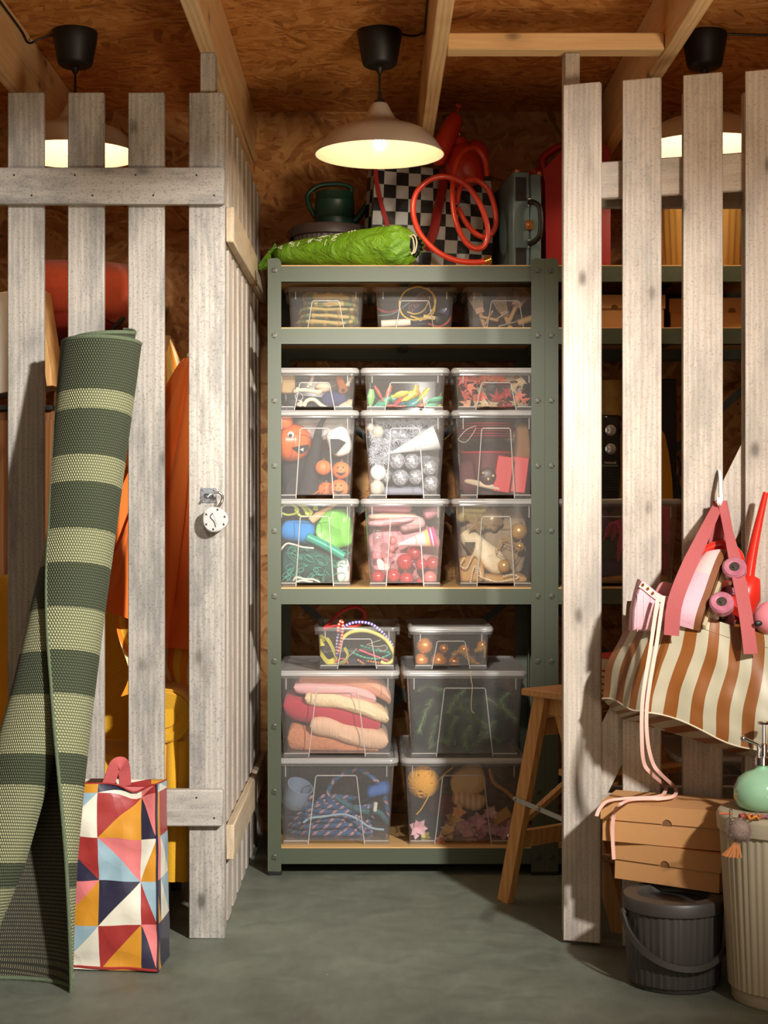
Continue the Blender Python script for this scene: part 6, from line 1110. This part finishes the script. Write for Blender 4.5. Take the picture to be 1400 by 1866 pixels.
def pbface(mb, fn, W, cols, r0, sub=8):        # fn(s, h): s metres from the right edge, h metres from the top
    for i in range(5):
        for j in cols:
            h0 = 0 if i == 0 else .022+(i-1)*CW; h1 = .022+i*CW if i < 4 else Ht
            s0 = 0 if j == cols[0] else .040+(j-cols[0]-1)*CW; s1 = min(W, .040+(j-cols[0])*CW)
            if s1-s0 < .002: continue
            d, A, B = cell(i, j+r0); vs = []; fs = []; mi = []
            for a_ in range(sub+1):
                for e_ in range(sub+1): vs.append(fn(s0+(s1-s0)*a_/sub, h0+(h1-h0)*e_/sub))
            for a_ in range(sub):
                for e_ in range(sub):
                    q = [a_*(sub+1)+e_, (a_+1)*(sub+1)+e_, (a_+1)*(sub+1)+e_+1, a_*(sub+1)+e_+1]   # a: towards left, e: downwards
                    if d == '/':   # from lower-left to upper-right
                        if a_ == e_: fs += [(q[0], q[2], q[1]), (q[0], q[3], q[2])]; mi += [A, B]     # corner right-top .. left-bottom
                        else: fs.append(q); mi.append(A if a_ > e_ else B)
                    else:
                        if a_+e_ == sub-1: fs += [(q[0], q[1], q[3]), (q[1], q[2], q[3])]; mi += [A, B]
                        else: fs.append(q); mi.append(A if a_+e_ < sub-1 else B)
            mb.add(vs, fs, mi)
def wrk(p, a_=.016): return V((.4*nz(p, 9, 3), nz(p, 8, 1)+.5*nz(p, 21, 5), .3*nz(p, 10, 2)))*a_
t = thing('patterned_bag', 'shiny carrier bag printed with coloured triangles on the floor behind the rug', 'bag', BR.lerp(BL, .5)); mb = MB()
ud = (BL-BR).normalized()
def front(s_, h):
    f = h/Ht; p = BR+ud*s_+V((.012*(1-f)*0-.012*(1-f), .045*(1-f)+0, Ht-h)); p.z -= .022*math.exp(-((s_-.075)/.035)**2)*(1-f)**3*0; top = 1-f
    p.y += -.012*math.sin(PI*f)*math.sin(PI*min(1, s_/.36)); q = p+wrk(p)*(1 if 0 < f < 1 else .4); q.z = max(.002, q.z-.02*math.exp(-((s_-.055)/.03)**2)*top**4); return q
sdv = (BB-BR)
def side(s_, h):
    f = h/Ht; p0 = front(0, h); p = p0+sdv*(s_/.14)+V((.015*math.sin(PI*f)*math.sin(PI*s_/.14), -.03*(1-f)*(s_/.14), -.008*(s_/.14)*(1-f)**3)); p.x += -.018*math.sin(PI*min(1, s_/.14))*math.sin(PI*f*1.0)*.7; q = p; q.z = max(.002, q.z); return q
pbface(mb, front, .36, [0, 1, 2, 3], 0); k0 = len(mb.v); pbface(mb, side, .14, [0, 1], 10)
def back(s_, h): f = h/Ht; p = side(.14, h)+ud*s_; return p
pbface(mb, back, .36, [0, 1, 2, 3], 20)
mb.build('shell', PAL, t, smooth=70)
mb = MB(); 
mb.tube([front(s_, 0) for s_ in [.36*i/30 for i in range(31)]], .0022, 6, mi=0); mb.tube([side(s_, 0) for s_ in [.14*i/10 for i in range(11)]], .0022, 6); mb.tube([front(0, Ht*i/30)+V((.001, -.001, 0)) for i in range(31)], .0026, 6, mi=2); mb.tube([front(s_, Ht*.995)+V((0, -.002, .002)) for s_ in [.36*i/20 for i in range(21)]], .0035, 6, mi=0); mb.build('seam_piping', PAL, t)
mb = MB(); h0 = front(.20, .0)+V((0, .13, 0)); 
mb.ribbon([front(.125, .006)+V((0, .02, 0)), front(.115, 0)+V((.0, .02, .02)), front(.105, 0)+V((0, .02, .045)), front(.09, 0)+V((0, .03, .05)), front(.088, 0)+V((0, .045, .03)), front(.088, 0)+V((0, .06, -.01))], .032, .002, (.5, -.8, .1), 6); mb.build('carry_handle', mat('faded_red_webbing', S(186, 84, 84), .7, bump=.3, bsc=200), t)
# ---------------------------------------------------------------- wooden step stool
M_STL = m_wood('oiled_beech', S(214, 160, 98), S(192, 136, 78), axis=2, knots=False, rough=.45); M_STX = m_wood('oiled_beech_flat', S(214, 162, 100), S(194, 138, 80), axis=0, knots=False, rough=.45)
so = V((.372, 4.49, 0)); fd = V((.248, -.334, 0)).normalized(); wd = V((-fd.y, fd.x, 0))     # foot of the near rear leg, facing and width directions
st = thing('step_stool', 'folding beech step stool with metal stay, behind the gate slat', 'stool', so)
def sp_(f, w_, z): return so+fd*f+wd*w_+V((0, 0, z))
WS = .36; zS = .625
for w_ in (.0, WS):
    MB().bar(sp_(0, w_, 0.0), sp_(.155, w_, zS-.02), .022, .045, tuple(fd)).build('rear_leg', M_STL, st)
    MB().bar(sp_(.44, w_+(.026 if w_ == 0 else -.026), 0.0), sp_(.20, w_+(.026 if w_ == 0 else -.026), zS-.02), .02, .06, tuple(fd)).build('front_stringer', M_STL, st)
    p0 = sp_(.055, w_-.013 if w_ == 0 else w_+.013, .305); p1 = sp_(.35, w_-.013 if w_ == 0 else w_+.013, .265); d = (p1-p0)
    mb = MB(); mb.bar(p0, p0+d*.34, .003, .014, (0, 0, 1)); mb.bar(p0+d*.32, p1, .003, .014, (0, 0, 1)); mb.ball(p0+V((0, -.002, 0)), .006, 8); mb.ball(p0+d*.33+V((0, -.002, 0)), .009, 8); mb.build('metal_stay', mat('grey_steel_stay', S(176, 176, 170), .35, .7), st)
    mb = MB(); mb.ball(sp_(.028, w_-.012 if w_ == 0 else w_+.012, .195), .005, 8, sq=(1, 1, 1)); mb.build('screw', MCH, st)
def slabx(f0, f1, w0, w1, z0, z1): 
    mb = MB(frame(fd, wd, (0, 0, 1), so)); mb.box(f0, f1, w0, w1, z0, z1, .003); return mb
slabx(.105, .335, -.035, WS+.035, zS-.02, zS).build('seat', M_STX, st)
for z_, f_ in ((.41, .285), (.205, .365)): slabx(f_-.07, f_+.10, .004, WS-.004, z_-.02, z_).build('step', M_STX, st)
for w_ in (.012, WS-.03): slabx(.14, .30, w_, w_+.018, zS-.075, zS-.0205).build('seat_apron', M_STX, st)
slabx(.035, .053, .012, WS-.012, .16, .21).build('rear_rung', M_STX, st); slabx(.12, .138, .012, WS-.012, .49, .54).build('rear_rung', M_STX, st)
mb = MB(); mb.bar(sp_(.06, .02, .24), sp_(.115, WS-.02, .46), .014, .02, tuple(fd)); mb.build('cross_brace', M_STL, st)
# books lying on the stool seat
for i, (z0, h, rgb, lab, dx) in enumerate(((0., .018, (86, 44, 60), 'purple book at the bottom of the pile on the stool', 0), (.0185, .019, (176, 150, 138), 'pale greyish book second from the bottom on the stool', .004), (.038, .016, (190, 70, 36), 'thin orange red book with lettered spine on the stool', .0), (.0545, .036, (178, 36, 26), 'thick red book on top of the pile on the stool', .002))):
    mb = MB(frame(fd, wd, (0, 0, 1), so+V((0, 0, zS+.0006)))); mb.box(.175+dx, .334, .10+dx, .37, z0, z0+h, .001); m = mat('book_cover_%d' % i, S(*rgb), .5); t = thing('book', lab, 'book', sp_(.22, .16, zS+z0), 'books on the stool'); mb.build('cover', m, t)
    mb = MB(frame(fd, wd, (0, 0, 1), so+V((0, 0, zS+.0006)))); mb.box(.18+dx, .32, .098+dx, .366, z0+.003, z0+h-.003); mb.build('pages', mat('page_edge', S(214, 196, 160), .9), t)
    if i == 2:
        o = textobj('JAZZ ALBUM', sp_(.3345, .235, zS+z0+.0035), .011, mat('gold_print2', S(226, 186, 110), .4), 'spine_lettering', t); o.rotation_euler = (PI/2, 0, math.atan2(wd.y, wd.x))
# ---------------------------------------------------------------- buckets and boxes in front of the gate
M_DKB = mat('dark_grey_plastic', S(62, 58, 54), .45); cb = V(((1228-HX)*3.72/F, 3.72, .0005)); t = thing('lidded_bucket', 'dark grey ribbed bucket with handle and recessed lid under the cardboard boxes', 'bucket', cb)
mb = MB(tr(cb)); mb.lathe([(0, 0), (.100, 0), (.103, .004), (.103, .012), (.108, .014), (.1145, .185), (.1145, .19)], 168, fn=lambda r, z, a_, k_: ribbed(r, z, a_, k_, 42, .002) if k_ in (4, 5) else r); mb.build('bucket', M_DKB, t)
mb = MB(tr(cb)); mb.lathe([(.118, .180), (.121, .182), (.1215, .205), (.118, .211), (.088, .213), (.083, .208), (.080, .196), (0, .196)], 72); mb.build('lid', M_DKB, t)
hp = lambda a_, d_: V((cb.x+.124*math.cos(a_), cb.y+.124*math.sin(a_), .172))
a0 = R(188); L0 = hp(a0, 0); L1 = hp(a0+PI, 0); pts = []
for i in range(17):
    f = i/16; a_ = a0+PI*f; s_ = math.sin(PI*f); pts.append(V((cb.x+.1262*math.cos(a_), cb.y+.1262*math.sin(a_), .172-.105*s_**.8)))
mb = MB(); mb.ribbon(pts, .014, .006, lambda f: (math.cos(a0+PI*f), math.sin(a0+PI*f), .15), 2); mb.build('handle', M_DKB, t)
for q in (L0, L1): MB().ball(q+(cb+V((0, 0, .172))-q).normalized()*.004, .011, 12).build('handle_pivot', M_DKB, t)
bz = .2142; p2 = P(1116, 1601, 3.835); yaw2 = -30
shoebox('brown cardboard box with finger notch, lower of two on the dark bucket', (p2.x, p2.y, bz+.006), .272, .165, .093, .044, yaw2, 1.2, 'cardboard boxes on the bucket', cut=.49)
p3 = P(1094, 1531, 3.825)
shoebox('brown cardboard box with finger notch, upper of two on the dark bucket, laces on it', (p3.x, p3.y, bz+.1002), .325, .175, .096, .042, -21, .9, 'cardboard boxes on the bucket', cut=.50)
M_BGB = mat('beige_plastic', S(176, 164, 138), .5); cg = V((.938, 3.6, .0005)); t = thing('lidded_bin', 'tall beige ribbed bin with rounded lid at the right edge, mint sprayer on it', 'bin', cg)
mb = MB(tr(cg)); mb.lathe([(0, 0), (.114, 0), (.117, .004), (.117, .030), (.122, .033), (.1415, .395), (.1415, .40)], 224, fn=lambda r, z, a_, k_: ribbed(r, z, a_, k_, 50, .0022) if k_ in (4, 5) else r); mb.build('bin', M_BGB, t)
mb = MB(tr(cg)); mb.lathe([(.145, .388), (.149, .390), (.151, .420), (.148, .429), (.142, .433), (.10, .434), (0, .434)], 96); mb.build('lid', M_BGB, t)
mb = MB()
for i in range(9):
    a_ = R(-102+i*4.2); p = cg+V((.1478*math.cos(a_), .1478*math.sin(a_), .372))
    mb.box(p.x-.0055, p.x+.0055, p.y-.0012, p.y+.0012, p.z-.010, p.z+.010)
mb.build('label_window', mat('blue_grey_label', S(120, 130, 146), .4), t)
zl = .4345; cs_ = V(((1389-HX)*3.60/F, 3.60, zl)); t = thing('plant_sprayer', 'mint green glazed sprayer bottle with chrome pump on the beige bin', 'sprayer', cs_); M_MINT = mat('mint_glaze', S(150, 196, 160), .12, coat=.6)
mb = MB(tr(cs_)); mb.lathe([(0, .0005), (.045, .0005), (.058, .010), (.065, .030), (.064, .050), (.054, .072), (.036, .086), (.018, .092), (.014, .096), (.014, .104), (0, .104)], 40); mb.build('bottle', M_MINT, t)
mb = MB(tr(cs_)); mb.lathe([(0, .103), (.017, .103), (.017, .120), (.012, .122), (0, .122)], 24); mb.build('collar', MCH, t)
mb = MB(tr(cs_)); mb.lathe([(.0, .12), (.008, .12), (.008, .150), (.004, .152), (.0035, .196), (0, .196)], 16, c=(.004, 0, 0)); mb.lathe([(0, .194), (.013, .196), (.014, .201), (.006, .204), (0, .204)], 20, c=(.004, 0, 0)); mb.build('pump_rod', MCH, t)
mb = MB(tr(cs_)); mb.tube([(-.008, 0, .122), (-.008, 0, .142), (-.012, 0, .150), (-.03, -.006, .158), (-.042, -.01, .163)], .0042, 10, 4); mb.ball((-.046, -.011, .165), .007, 10); mb.build('nozzle_arm', MCH, t)
kc = P(1340, 1478, 3.475); kc.z = zl+.004; t = thing('bag_charm', 'brown fur pompom with leather tassel hanging over the beige bin lid', 'keyring', kc)
pc = V((cg.x-.088, 3.445, .40)); pc = P(1348, 1514, 3.452); mb = MB(); mb.ball(pc, .0245, 20, nzamp=.05, nzs=6); q = random.Random(2); MFUR = mat('grey_brown_fur', S(140, 120, 108), 1., var=.25, vsc=40)
mb.build('pompom_core', MFUR, t); mb = MB()
for i in range(2600):
    d = V((q.gauss(0, 1), q.gauss(0, 1), q.gauss(0, 1))).normalized(); e = V((q.gauss(0, 1), q.gauss(0, 1), q.gauss(0, 1)))*.0022; s_ = d.orthogonal().normalized()*.0003; mb.add([pc+d*.022-s_, pc+d*.022+s_, pc+d*.0295+e], [(0, 1, 2)])
mb.build('pompom_fur', MFUR, t, kind='stuff', smooth=0)
tt = P(1343, 1528, 3.448); MTAS = mat('tan_leather', S(172, 104, 44), .6); mb = MB()
for i in range(15):
    a_ = -.9+1.25*i/14; mb.ribbon([tt, tt+V((.012*a_, -.003-.002*(i % 2), -.016)), tt+V((.032*a_-.004, -.004-.003*(i % 3), -.041+.006*abs(a_)*abs(a_)))], .0042, .0016, (0, -1, 0), 4)
mb.build('tassel', MTAS, t); mb = MB(); mb.tube([kc, kc+V((.004, -.005, -.004)), P(1350, 1495, 3.452), pc+V((0, 0, .02))], .002, 6, 4); mb.tube([kc, P(1332, 1492, 3.45), P(1338, 1510, 3.445), tt], .0018, 6, 4)
for i in range(5): mb.tube([P(1332, 1478+i*5, 3.452)+V((.003*math.cos(b__*PI/4), 0, .0045*math.sin(b__*PI/4))) for b__ in range(8)], .0009, 5, 0, True)
mb.build('chain', MCH, t); mb = MB(); kr = V((cg.x-.072, 3.50, zl+.006)); mb.tube([kr+V((.016*math.cos(a_*PI/8), .016*math.sin(a_*PI/8)*.7, .006*math.sin(a_*PI/8))) for a_ in range(16)], .0013, 6, 0, True); mb.build('key_ring', MCH, t)
for i, (pxx, yy, rgb, lab) in enumerate(((1360, 3.50, (150, 60, 50), 'dark red bead loop on the beige bin lid'), (1374, 3.487, (206, 130, 40), 'orange bead loop on the beige bin lid'), (1389, 3.49, (150, 90, 96), 'mauve bead string on the beige bin lid'), (1322, 3.53, (196, 80, 34), 'orange cord end on the beige bin lid'))):
    c = V(((pxx-HX)*yy/F, yy, zl+.0035)); mb = MB()
    if i < 3: mb.tube([c+V((.014*math.cos(a_*PI/7)*(1.5 if i == 2 else 1), .011*math.sin(a_*PI/7), .0035*math.sin(a_*1.9)+.001)) for a_ in range(14)], .0028, 7, 2, True)
    else: mb.tube([c+V((-.014, 0, 0)), c, c+V((.016, -.003, .0))], .0022, 7, 4)
    one(mb, 'bead_loop', mat('bead_%d' % i, S(*rgb), .4), lab, 'beads', base=c)
# ---------------------------------------------------------------- striped tote hanging on the gate
M_TOTE = m_stripe('brown_cream_stripes', [S(132, 78, 33), S(176, 168, 143)], 1., 'X', 'UV', .38)
A0, A1, A2 = P(1143, 1095, 3.93), P(1230, 1099, 3.80), P(1475, 1166, 3.66)          # rim: back corner, front corner, front right
B0, B1, B2 = P(1098, 1273, 3.92), P(1180, 1298, 3.76), P(1475, 1398, 3.60)          # bottom edge of gusset and front
C1, C2 = P(1137, 1311, 3.955), P(1475, 1408, 3.80)                                   # rear bottom edge
tote = thing('tote_bag', 'brown and cream striped tote hanging by pink straps from the gate', 'bag', B1)
def tg(u, v):
    p = A0.lerp(A1, u).lerp(B0.lerp(B1, u), v); s_ = math.sin(PI*v); return p+V((.007*math.sin(2*PI*v)*(.5+.5*math.sin(PI*u)), -.012*math.sin(PI*u)*s_, .0))+V((.009*math.sin(v*7+u*2)*s_*(1-u), .006*math.sin(v*9)*s_, .006*math.sin(u*7)*v))
def tf(u, v):
    p = A1.lerp(A2, u).lerp(B1.lerp(B2, u), v); s_ = math.sin(PI*v); sag = .016*math.sin(PI*min(1, u*1.0))*(1-v)**3
    return p+V((.006*math.sin(2*PI*v)*(1-u*.5)+.004*nz((u*4, v*3, 1), 1.2), -.016*math.sin(PI*min(1, u*1.15+.02))*s_+.008*nz((u*5, v*4, 0), 1.2), -sag+.008*math.sin(u*9.)*v**3))
mb = MB(); mb.grid(tg, 18, 30); mb.u = [[(p*3.35, q_) for p, q_ in f] for f in mb.u]; k0 = len(mb.u); mb.grid(tf, 40, 30); mb.u[k0:] = [[(3.35+p*6.2, q_) for p, q_ in f] for f in mb.u[k0:]]
k0 = len(mb.u); mb.grid(lambda u, v: tf(u, 1).lerp(C1.lerp(C2, u)+V((0, 0, .004*math.sin(u*8))), v), 40, 6); mb.u[k0:] = [[(3.35+p*6.2+q_*.35, q_) for p, q_ in f] for f in mb.u[k0:]]
k0 = len(mb.u); mb.grid(lambda u, v: tg(u, 1).lerp(B0.lerp(C1, u) if 0 else B0.lerp(C1, u)+V((0, .01, -.002)), v), 18, 6); mb.u[k0:] = [[(p*3.35, q_) for p, q_ in f] for f in mb.u[k0:]]
RT1 = P(1475, 1166, 3.80)
k0 = len(mb.u); mb.grid(lambda u, v: (A0+V((.01, .01, 0))).lerp(RT1, u).lerp((C1+V((0, .004, 0))).lerp(C2+V((0, .01, 0)), u), v), 30, 10); mb.u[k0:] = [[(p*8.7, q_) for p, q_ in f] for f in mb.u[k0:]]
mb.build('bag_shell', M_TOTE, tote, smooth=70)
mb = MB(); mb.tube([tf(i/40, 1)+V((0, -.001, 0)) for i in range(41)]+[], .002, 6); mb.tube([tg(i/20, 1) for i in range(21)], .002, 6); mb.build('bottom_piping', mat('cream_piping', S(206, 192, 166), .5), tote)
mb = MB(); mb.tube([tf(i/40, .13)+V((0, -.0008, 0)) for i in range(41)], .0006, 4); mb.tube([tg(i/20, .13)+V((0, -.0008, 0)) for i in range(21)], .0006, 4); mb.build('rim_stitching', mat('tan_thread', S(150, 120, 84), .8), tote)
M_STRAP = mat('dusty_rose_webbing', S(160, 76, 76), .75, var=.06, bump=.35, bsc=300); HK = P(1312, 914, 3.90)
def strap(pts, w_=.036):
    mb = MB(); mb.ribbon(pts, w_, .0022, lambda f: (-.25 if pts[0].x < pts[-1].x else .25, -1, .15), 8, sc=lambda f: 1-.55*max(0, f-.45)/.55); return mb
s1 = [P(1224, 1158, 3.75), P(1230, 1100, 3.755), P(1252, 1040, 3.775), P(1285, 970, 3.83), HK+V((-.006, -.006, -.01)), HK+V((-.001, -.004, .002))]
s2 = [P(1368, 1192, 3.672), P(1362, 1140, 3.69), P(1350, 1070, 3.74), P(1335, 1000, 3.80), P(1322, 945, 3.87), HK+V((.002, -.006, 0))]
mb = strap(s1); mb.build('strap', M_STRAP, tote); mb = strap(s2); mb.build('strap', M_STRAP, tote)
mb = MB(); mb.ribbon([HK+V((0, .0, 0)), P(1308, 960, 3.895), P(1302, 1010, 3.89), P(1296, 1060, 3.88), P(1290, 1110, 3.875)], .034, .002, (0, -1, 0), 5); mb.ribbon([HK+V((.002, .002, 0)), P(1322, 960, 3.90), P(1330, 1010, 3.88), P(1340, 1110, 3.86)], .034, .002, (0, -1, 0), 5); mb.build('rear_strap', M_STRAP, tote)
mb = MB(); h_ = P(1312, 870, 3.915); mb.sweep(cr([h_+V((.002, .05, .006)), h_+V((.002, .03, .014)), h_+V((.001, .008, .012)), h_+V((.0, -.004, -.004)), P(1313, 890, 3.90), P(1314, 910, 3.893), P(1312, 919, 3.888), P(1309, 914, 3.878), P(1309, 906, 3.876)], 6), [(-.0035, -.005), (.0035, -.005), (.0035, .005), (-.0035, .005)], (1, 0, 0)); one(mb, 'white_hook', mat('white_enamel', S(226, 224, 220), .25, coat=.4), 'white metal hook over the gate brace holding the tote straps', 'hook', base=h_)
# roller skates
M_SUE = mat('pale_pink_leather', S(226, 178, 174), .6, bump=.2, bsc=160); M_MAU = mat('mauve_nylon', S(214, 166, 176), .7, bump=.4, bsc=90, stretch=(.2, 1, 1)); M_SOLE = mat('brown_sole', S(122, 72, 38), .6); M_PLATE = mat('cream_metal', S(206, 190, 156), .35, .5); M_WHEEL = mat('marbled_mauve_wheel', S(168, 100, 116), .35, var=.5, vsc=45, coat=.3)
heel = P(1292, 1125, 3.80); tdir = V((.40, .42, .82)).normalized(); zdir = V((-.80, .42, .33)); zdir = (zdir-tdir*zdir.dot(tdir)).normalized(); ydir = zdir.cross(tdir)
toe = P(1330, 1020, 3.835); Ms = frame(tdir, ydir, zdir, toe-tdir*.20)
t = thing('roller_skate', 'pale pink roller skate with mauve wheels, sole towards us in the tote', 'roller skate', toe-tdir*.20, 'pink roller skates')
def foot(u, v, gx=0.):
    x = -.01+.225*u; hw = .036*(max(0., 1-abs(2*u-1.05)**3.2))**.5*(1-.18*math.exp(-((u-.40)/.18)**2))+.001; hgt = lp([(0, .085), (.35, .080), (.6, .062), (.8, .050), (.93, .040), (1., .012)], u)[0]
    a_ = PI*v; return V((x, -hw*math.cos(a_)*(1+.05*math.sin(a_)), .022+hgt*math.sin(a_)**.75))
mb = MB(Ms); mb.grid(lambda u, v: foot(u, v), 26, 18, mi=lambda i, j: 0 if i > 15 else 1); mb.build('boot', [M_SUE, M_MAU], t, smooth=70)
mb = MB(Ms); mb.grid(lambda u, v: (lambda p, s_: V((p.x, p.y*1.04, .022 if s_ > .5 else .006)))(foot(u, 0 if v < .5 else 1), (1 if v in (0, 1) else 0)) if 0 else V((foot(u, 0).x, (foot(u, 0).y*1.05) * (1-2*v), .006)), 26, 8); mb.grid(lambda u, v: V((foot(u, 0).x, foot(u, 0).y*1.05*(1 if v < .5 else -1), .006+.018*(abs(2*v-1)))), 26, 9); mb.build('sole', M_SOLE, t, smooth=50)
mb = MB(Ms); mb.box(.0, .19, -.018, .018, -.004, .0058, .002)
for x in (.055, .155): mb.prism([(x-.028, -.003), (x+.028, -.003), (x+.012, -.022), (x-.012, -.022)], -.016, .016); mb.tube([(x, -.05, -.027), (x, .05, -.027)], .004, 10)
mb.build('plate', M_PLATE, t)
for x in (.055, .155):
    for y in (-.042, .042):
        mb = MB(Ms @ tr(x, y, -.027) @ rot('X', 90)); mb.lathe([(.0125, -.0135), (.016, -.0145), (.0245, -.0145), (.029, -.009), (.029, .009), (.0245, .0145), (.016, .0145), (.0125, .0135), (.0125, -.0135)], 30); w_ = mb.build('wheel', M_WHEEL, t)
        mb = MB(Ms @ tr(x, y, -.027) @ rot('X', 90)); mb.lathe([(0, -.0125), (.0125, -.0125), (.0125, .0125), (0, .0125)], 18); mb.lathe([(0, .016), (.0045, .016), (.0045, .010), (0, .010)], 8); mb.lathe([(0, -.016), (.0045, -.016), (.0045, -.010), (0, -.010)], 8); mb.build('bearing', mat('dark_bearing', S(84, 74, 66), .35, .6), w_)
mb = MB(Ms); mb.ball((.192, 0, -.012), .016, 14); mb.build('toe_stop', M_MAU, t)
mb = MB(Ms)
for i in range(7): x = .075+i*.014; z = foot((x+.01)/.225, .5).z; mb.tube([(x, -.017, z-.006), (x+.003, 0, z+.003), (x, .017, z-.006)], .0032, 6, 3)
mb.build('laces', mat('cream_lace', S(236, 214, 196), .8), t)
# second skate: cuff with brass hooks
cu = P(1188, 1098, 3.83); t = thing('roller_skate', 'pale pink skate boot with brass lace hooks, left in the striped tote', 'roller skate', cu+V((0, 0, -.10)), 'pink roller skates')
ol = [(1166, 1056), (1172, 1058), (1184, 1068), (1196, 1078), (1208, 1085), (1220, 1088), (1236, 1087), (1246, 1112), (1232, 1150), (1150, 1150), (1152, 1112), (1159, 1080)]
yc_ = 3.812; q3 = [(P(a_, b_, yc_).x, P(a_, b_, yc_).z) for a_, b_ in ol]; cxm = sum(x for x, z in q3)/len(q3); czm = sum(z for x, z in q3)/len(q3); mb = MB()
vs_ = []
for yy_, sc_ in ((0, .90), (.006, .985), (.014, 1.), (.046, 1.), (.056, .97)): vs_ += [(cxm+(x-cxm)*sc_, yc_-.012+yy_, czm+(z-czm)*sc_) for x, z in q3]
n_ = len(q3); mb.add(vs_, [tuple(range(n_))]+[tuple(4*n_+i for i in range(n_))]+[(r0*n_+i, r0*n_+(i+1) % n_, (r0+1)*n_+(i+1) % n_, (r0+1)*n_+i) for r0 in range(4) for i in range(n_)])
mb.build('cuff', M_MAU, t, smooth=50)
edge = [P(a_, b_, yc_-.014) for a_, b_ in ((1167, 1060), (1176, 1066), (1188, 1076), (1202, 1086), (1216, 1092), (1234, 1092))]
mb = MB(); mb.ribbon([e+V((0, 0, -.006)) for e in edge], .015, .004, (0, -1, 0), 4); mb.build('lace_flap', M_SUE, t)
mb = MB()
for i in range(6): mb.box(P(1160+i*12, 0, yc_).x, P(1160+i*12, 0, yc_).x+.0012, yc_-.0135, yc_-.0105, P(0, 1150, yc_).z, P(0, 1082+i*3, yc_).z)
mb.build('quilting_seam', M_SUE, t)
for i, (a_, b_) in enumerate(((1172, 1066), (1181, 1073), (1190, 1081))):
    p = P(a_, b_, yc_-.018); mb = MB(); mb.ball(p, .0036, 10); mb.ball(p+V((0, -.004, .002)), .0027, 8); mb.build('lace_hook', M_BRASS, t)
mb = MB(); mb.slab(P(1216, 1080, yc_+.06), (.028, .006, .024), .6, rot('Y', 30), .002, 10, 2, 20); mb.build('tongue', mat('mauve_tongue', S(176, 120, 116), .7), t)
M_LACE = mat('pale_pink_lace', S(234, 182, 166), .8); zb1 = bz+.1002+.096+.008
def lace(px_pts, tail, label):
    pts = [P(a_, b_, c_) for a_, b_, c_ in px_pts]+[V(q_) for q_ in tail]; t2 = MB(); t2.ribbon(pts, .0088, .0016, lambda f: (-.2, -1, .25+1.2*(1 if f > .62 else 0)), 6); return one(t2, 'shoe_lace', M_LACE, label, 'lace', 'hanging skate laces', base=pts[0])
def onbox(a_, b_): y = None; return P(a_, b_, ((EYE-zb1)*F/(b_-HY)))
def ob(a_, b_): q_ = onbox(a_, b_); return (q_.x, q_.y, q_.z)
lace([(1200, 1086, 3.765), (1196, 1110, 3.755), (1186, 1180, 3.735), (1172, 1270, 3.715), (1170, 1340, 3.72), (1174, 1390, 3.74), (1190, 1412, 3.78)], [ob(1212, 1432), ob(1211, 1445), ob(1195, 1452), ob(1140, 1455), ob(1108, 1460), (ob(1096, 1466)[0]-.004, ob(1096, 1466)[1]-.006, zb1-.008), (ob(1094, 1470)[0]-.010, ob(1094, 1470)[1]-.012, zb1-.02)], 'pale pink lace down the tote, ending past the left corner of the box')
lace([(1210, 1086, 3.765), (1206, 1110, 3.755), (1196, 1180, 3.733), (1180, 1280, 3.712), (1180, 1345, 3.716), (1190, 1390, 3.735), (1206, 1412, 3.77)], [ob(1231, 1436), ob(1229, 1450), ob(1205, 1455), ob(1155, 1457), ob(1130, 1466), tuple(P(1121, 1478, 3.79)), tuple(P(1117, 1502, 3.798)), tuple(P(1117, 1532, 3.803)), tuple(P(1119, 1566, 3.806))], 'pale pink lace down the tote, ending down the front of the boxes')
# red watering can and helmet in the tote
M_RCAN = mat('red_can_plastic', S(206, 40, 26), .28, coat=.3); c = P(1318, 1105, 3.80); t = thing('watering_can', 'red plastic watering can with long spout sticking out of the tote', 'watering can', c)
mb = MB(tr(P(1300, 1078, 3.88)) @ rot('Y', -14) @ Matrix.Diagonal((.9, .6, .9, 1))); mb.lathe([(0, -.09), (.066, -.09), (.07, -.02), (.066, .02), (.05, .046), (.03, .056), (0, .058)], 32); mb.build('body', M_RCAN, t)
mb = MB(); mb.tube([P(1240, 1070, 3.88), P(1258, 1030, 3.88), P(1285, 1003, 3.88), P(1320, 993, 3.875), P(1345, 1010, 3.87), P(1352, 1040, 3.87)], .012, 12, 6); mb.build('handle', M_RCAN, t)
mb = MB(); mb.tube([P(1362, 1075, 3.86), P(1366, 1040, 3.855), P(1376, 985, 3.85), P(1386, 940, 3.845), P(1396, 897, 3.84)], .0088, 14, 4, sc=lambda u: 1.9-1.15*u); mb.build('spout', M_RCAN, t)
mb = MB(tr(P(1360, 1080, 3.85)) @ rot('Y', 30) @ Matrix.Diagonal((.85, .7, .9, 1))); mb.lathe([(0, .05), (.016, .05), (.03, .03), (.048, .0), (.05, -.05), (.03, -.07), (0, -.07)], 28); mb.build('front_body', M_RCAN, t)
c = P(1412, 1128, 3.72); mb = MB(); mb.ball(c, .052, 28, sq=(1, .9, .85)); t = thing('helmet', 'glossy pink helmet in the tote at the right edge of the picture', 'helmet', c); mb.build('shell', mat('gloss_pink', S(226, 138, 148), .2, coat=.5), t); MB().ball(P(1382, 1136, 3.68), .010, 12, sq=(1, .5, .7)).build('vent', M_BLACK, t)
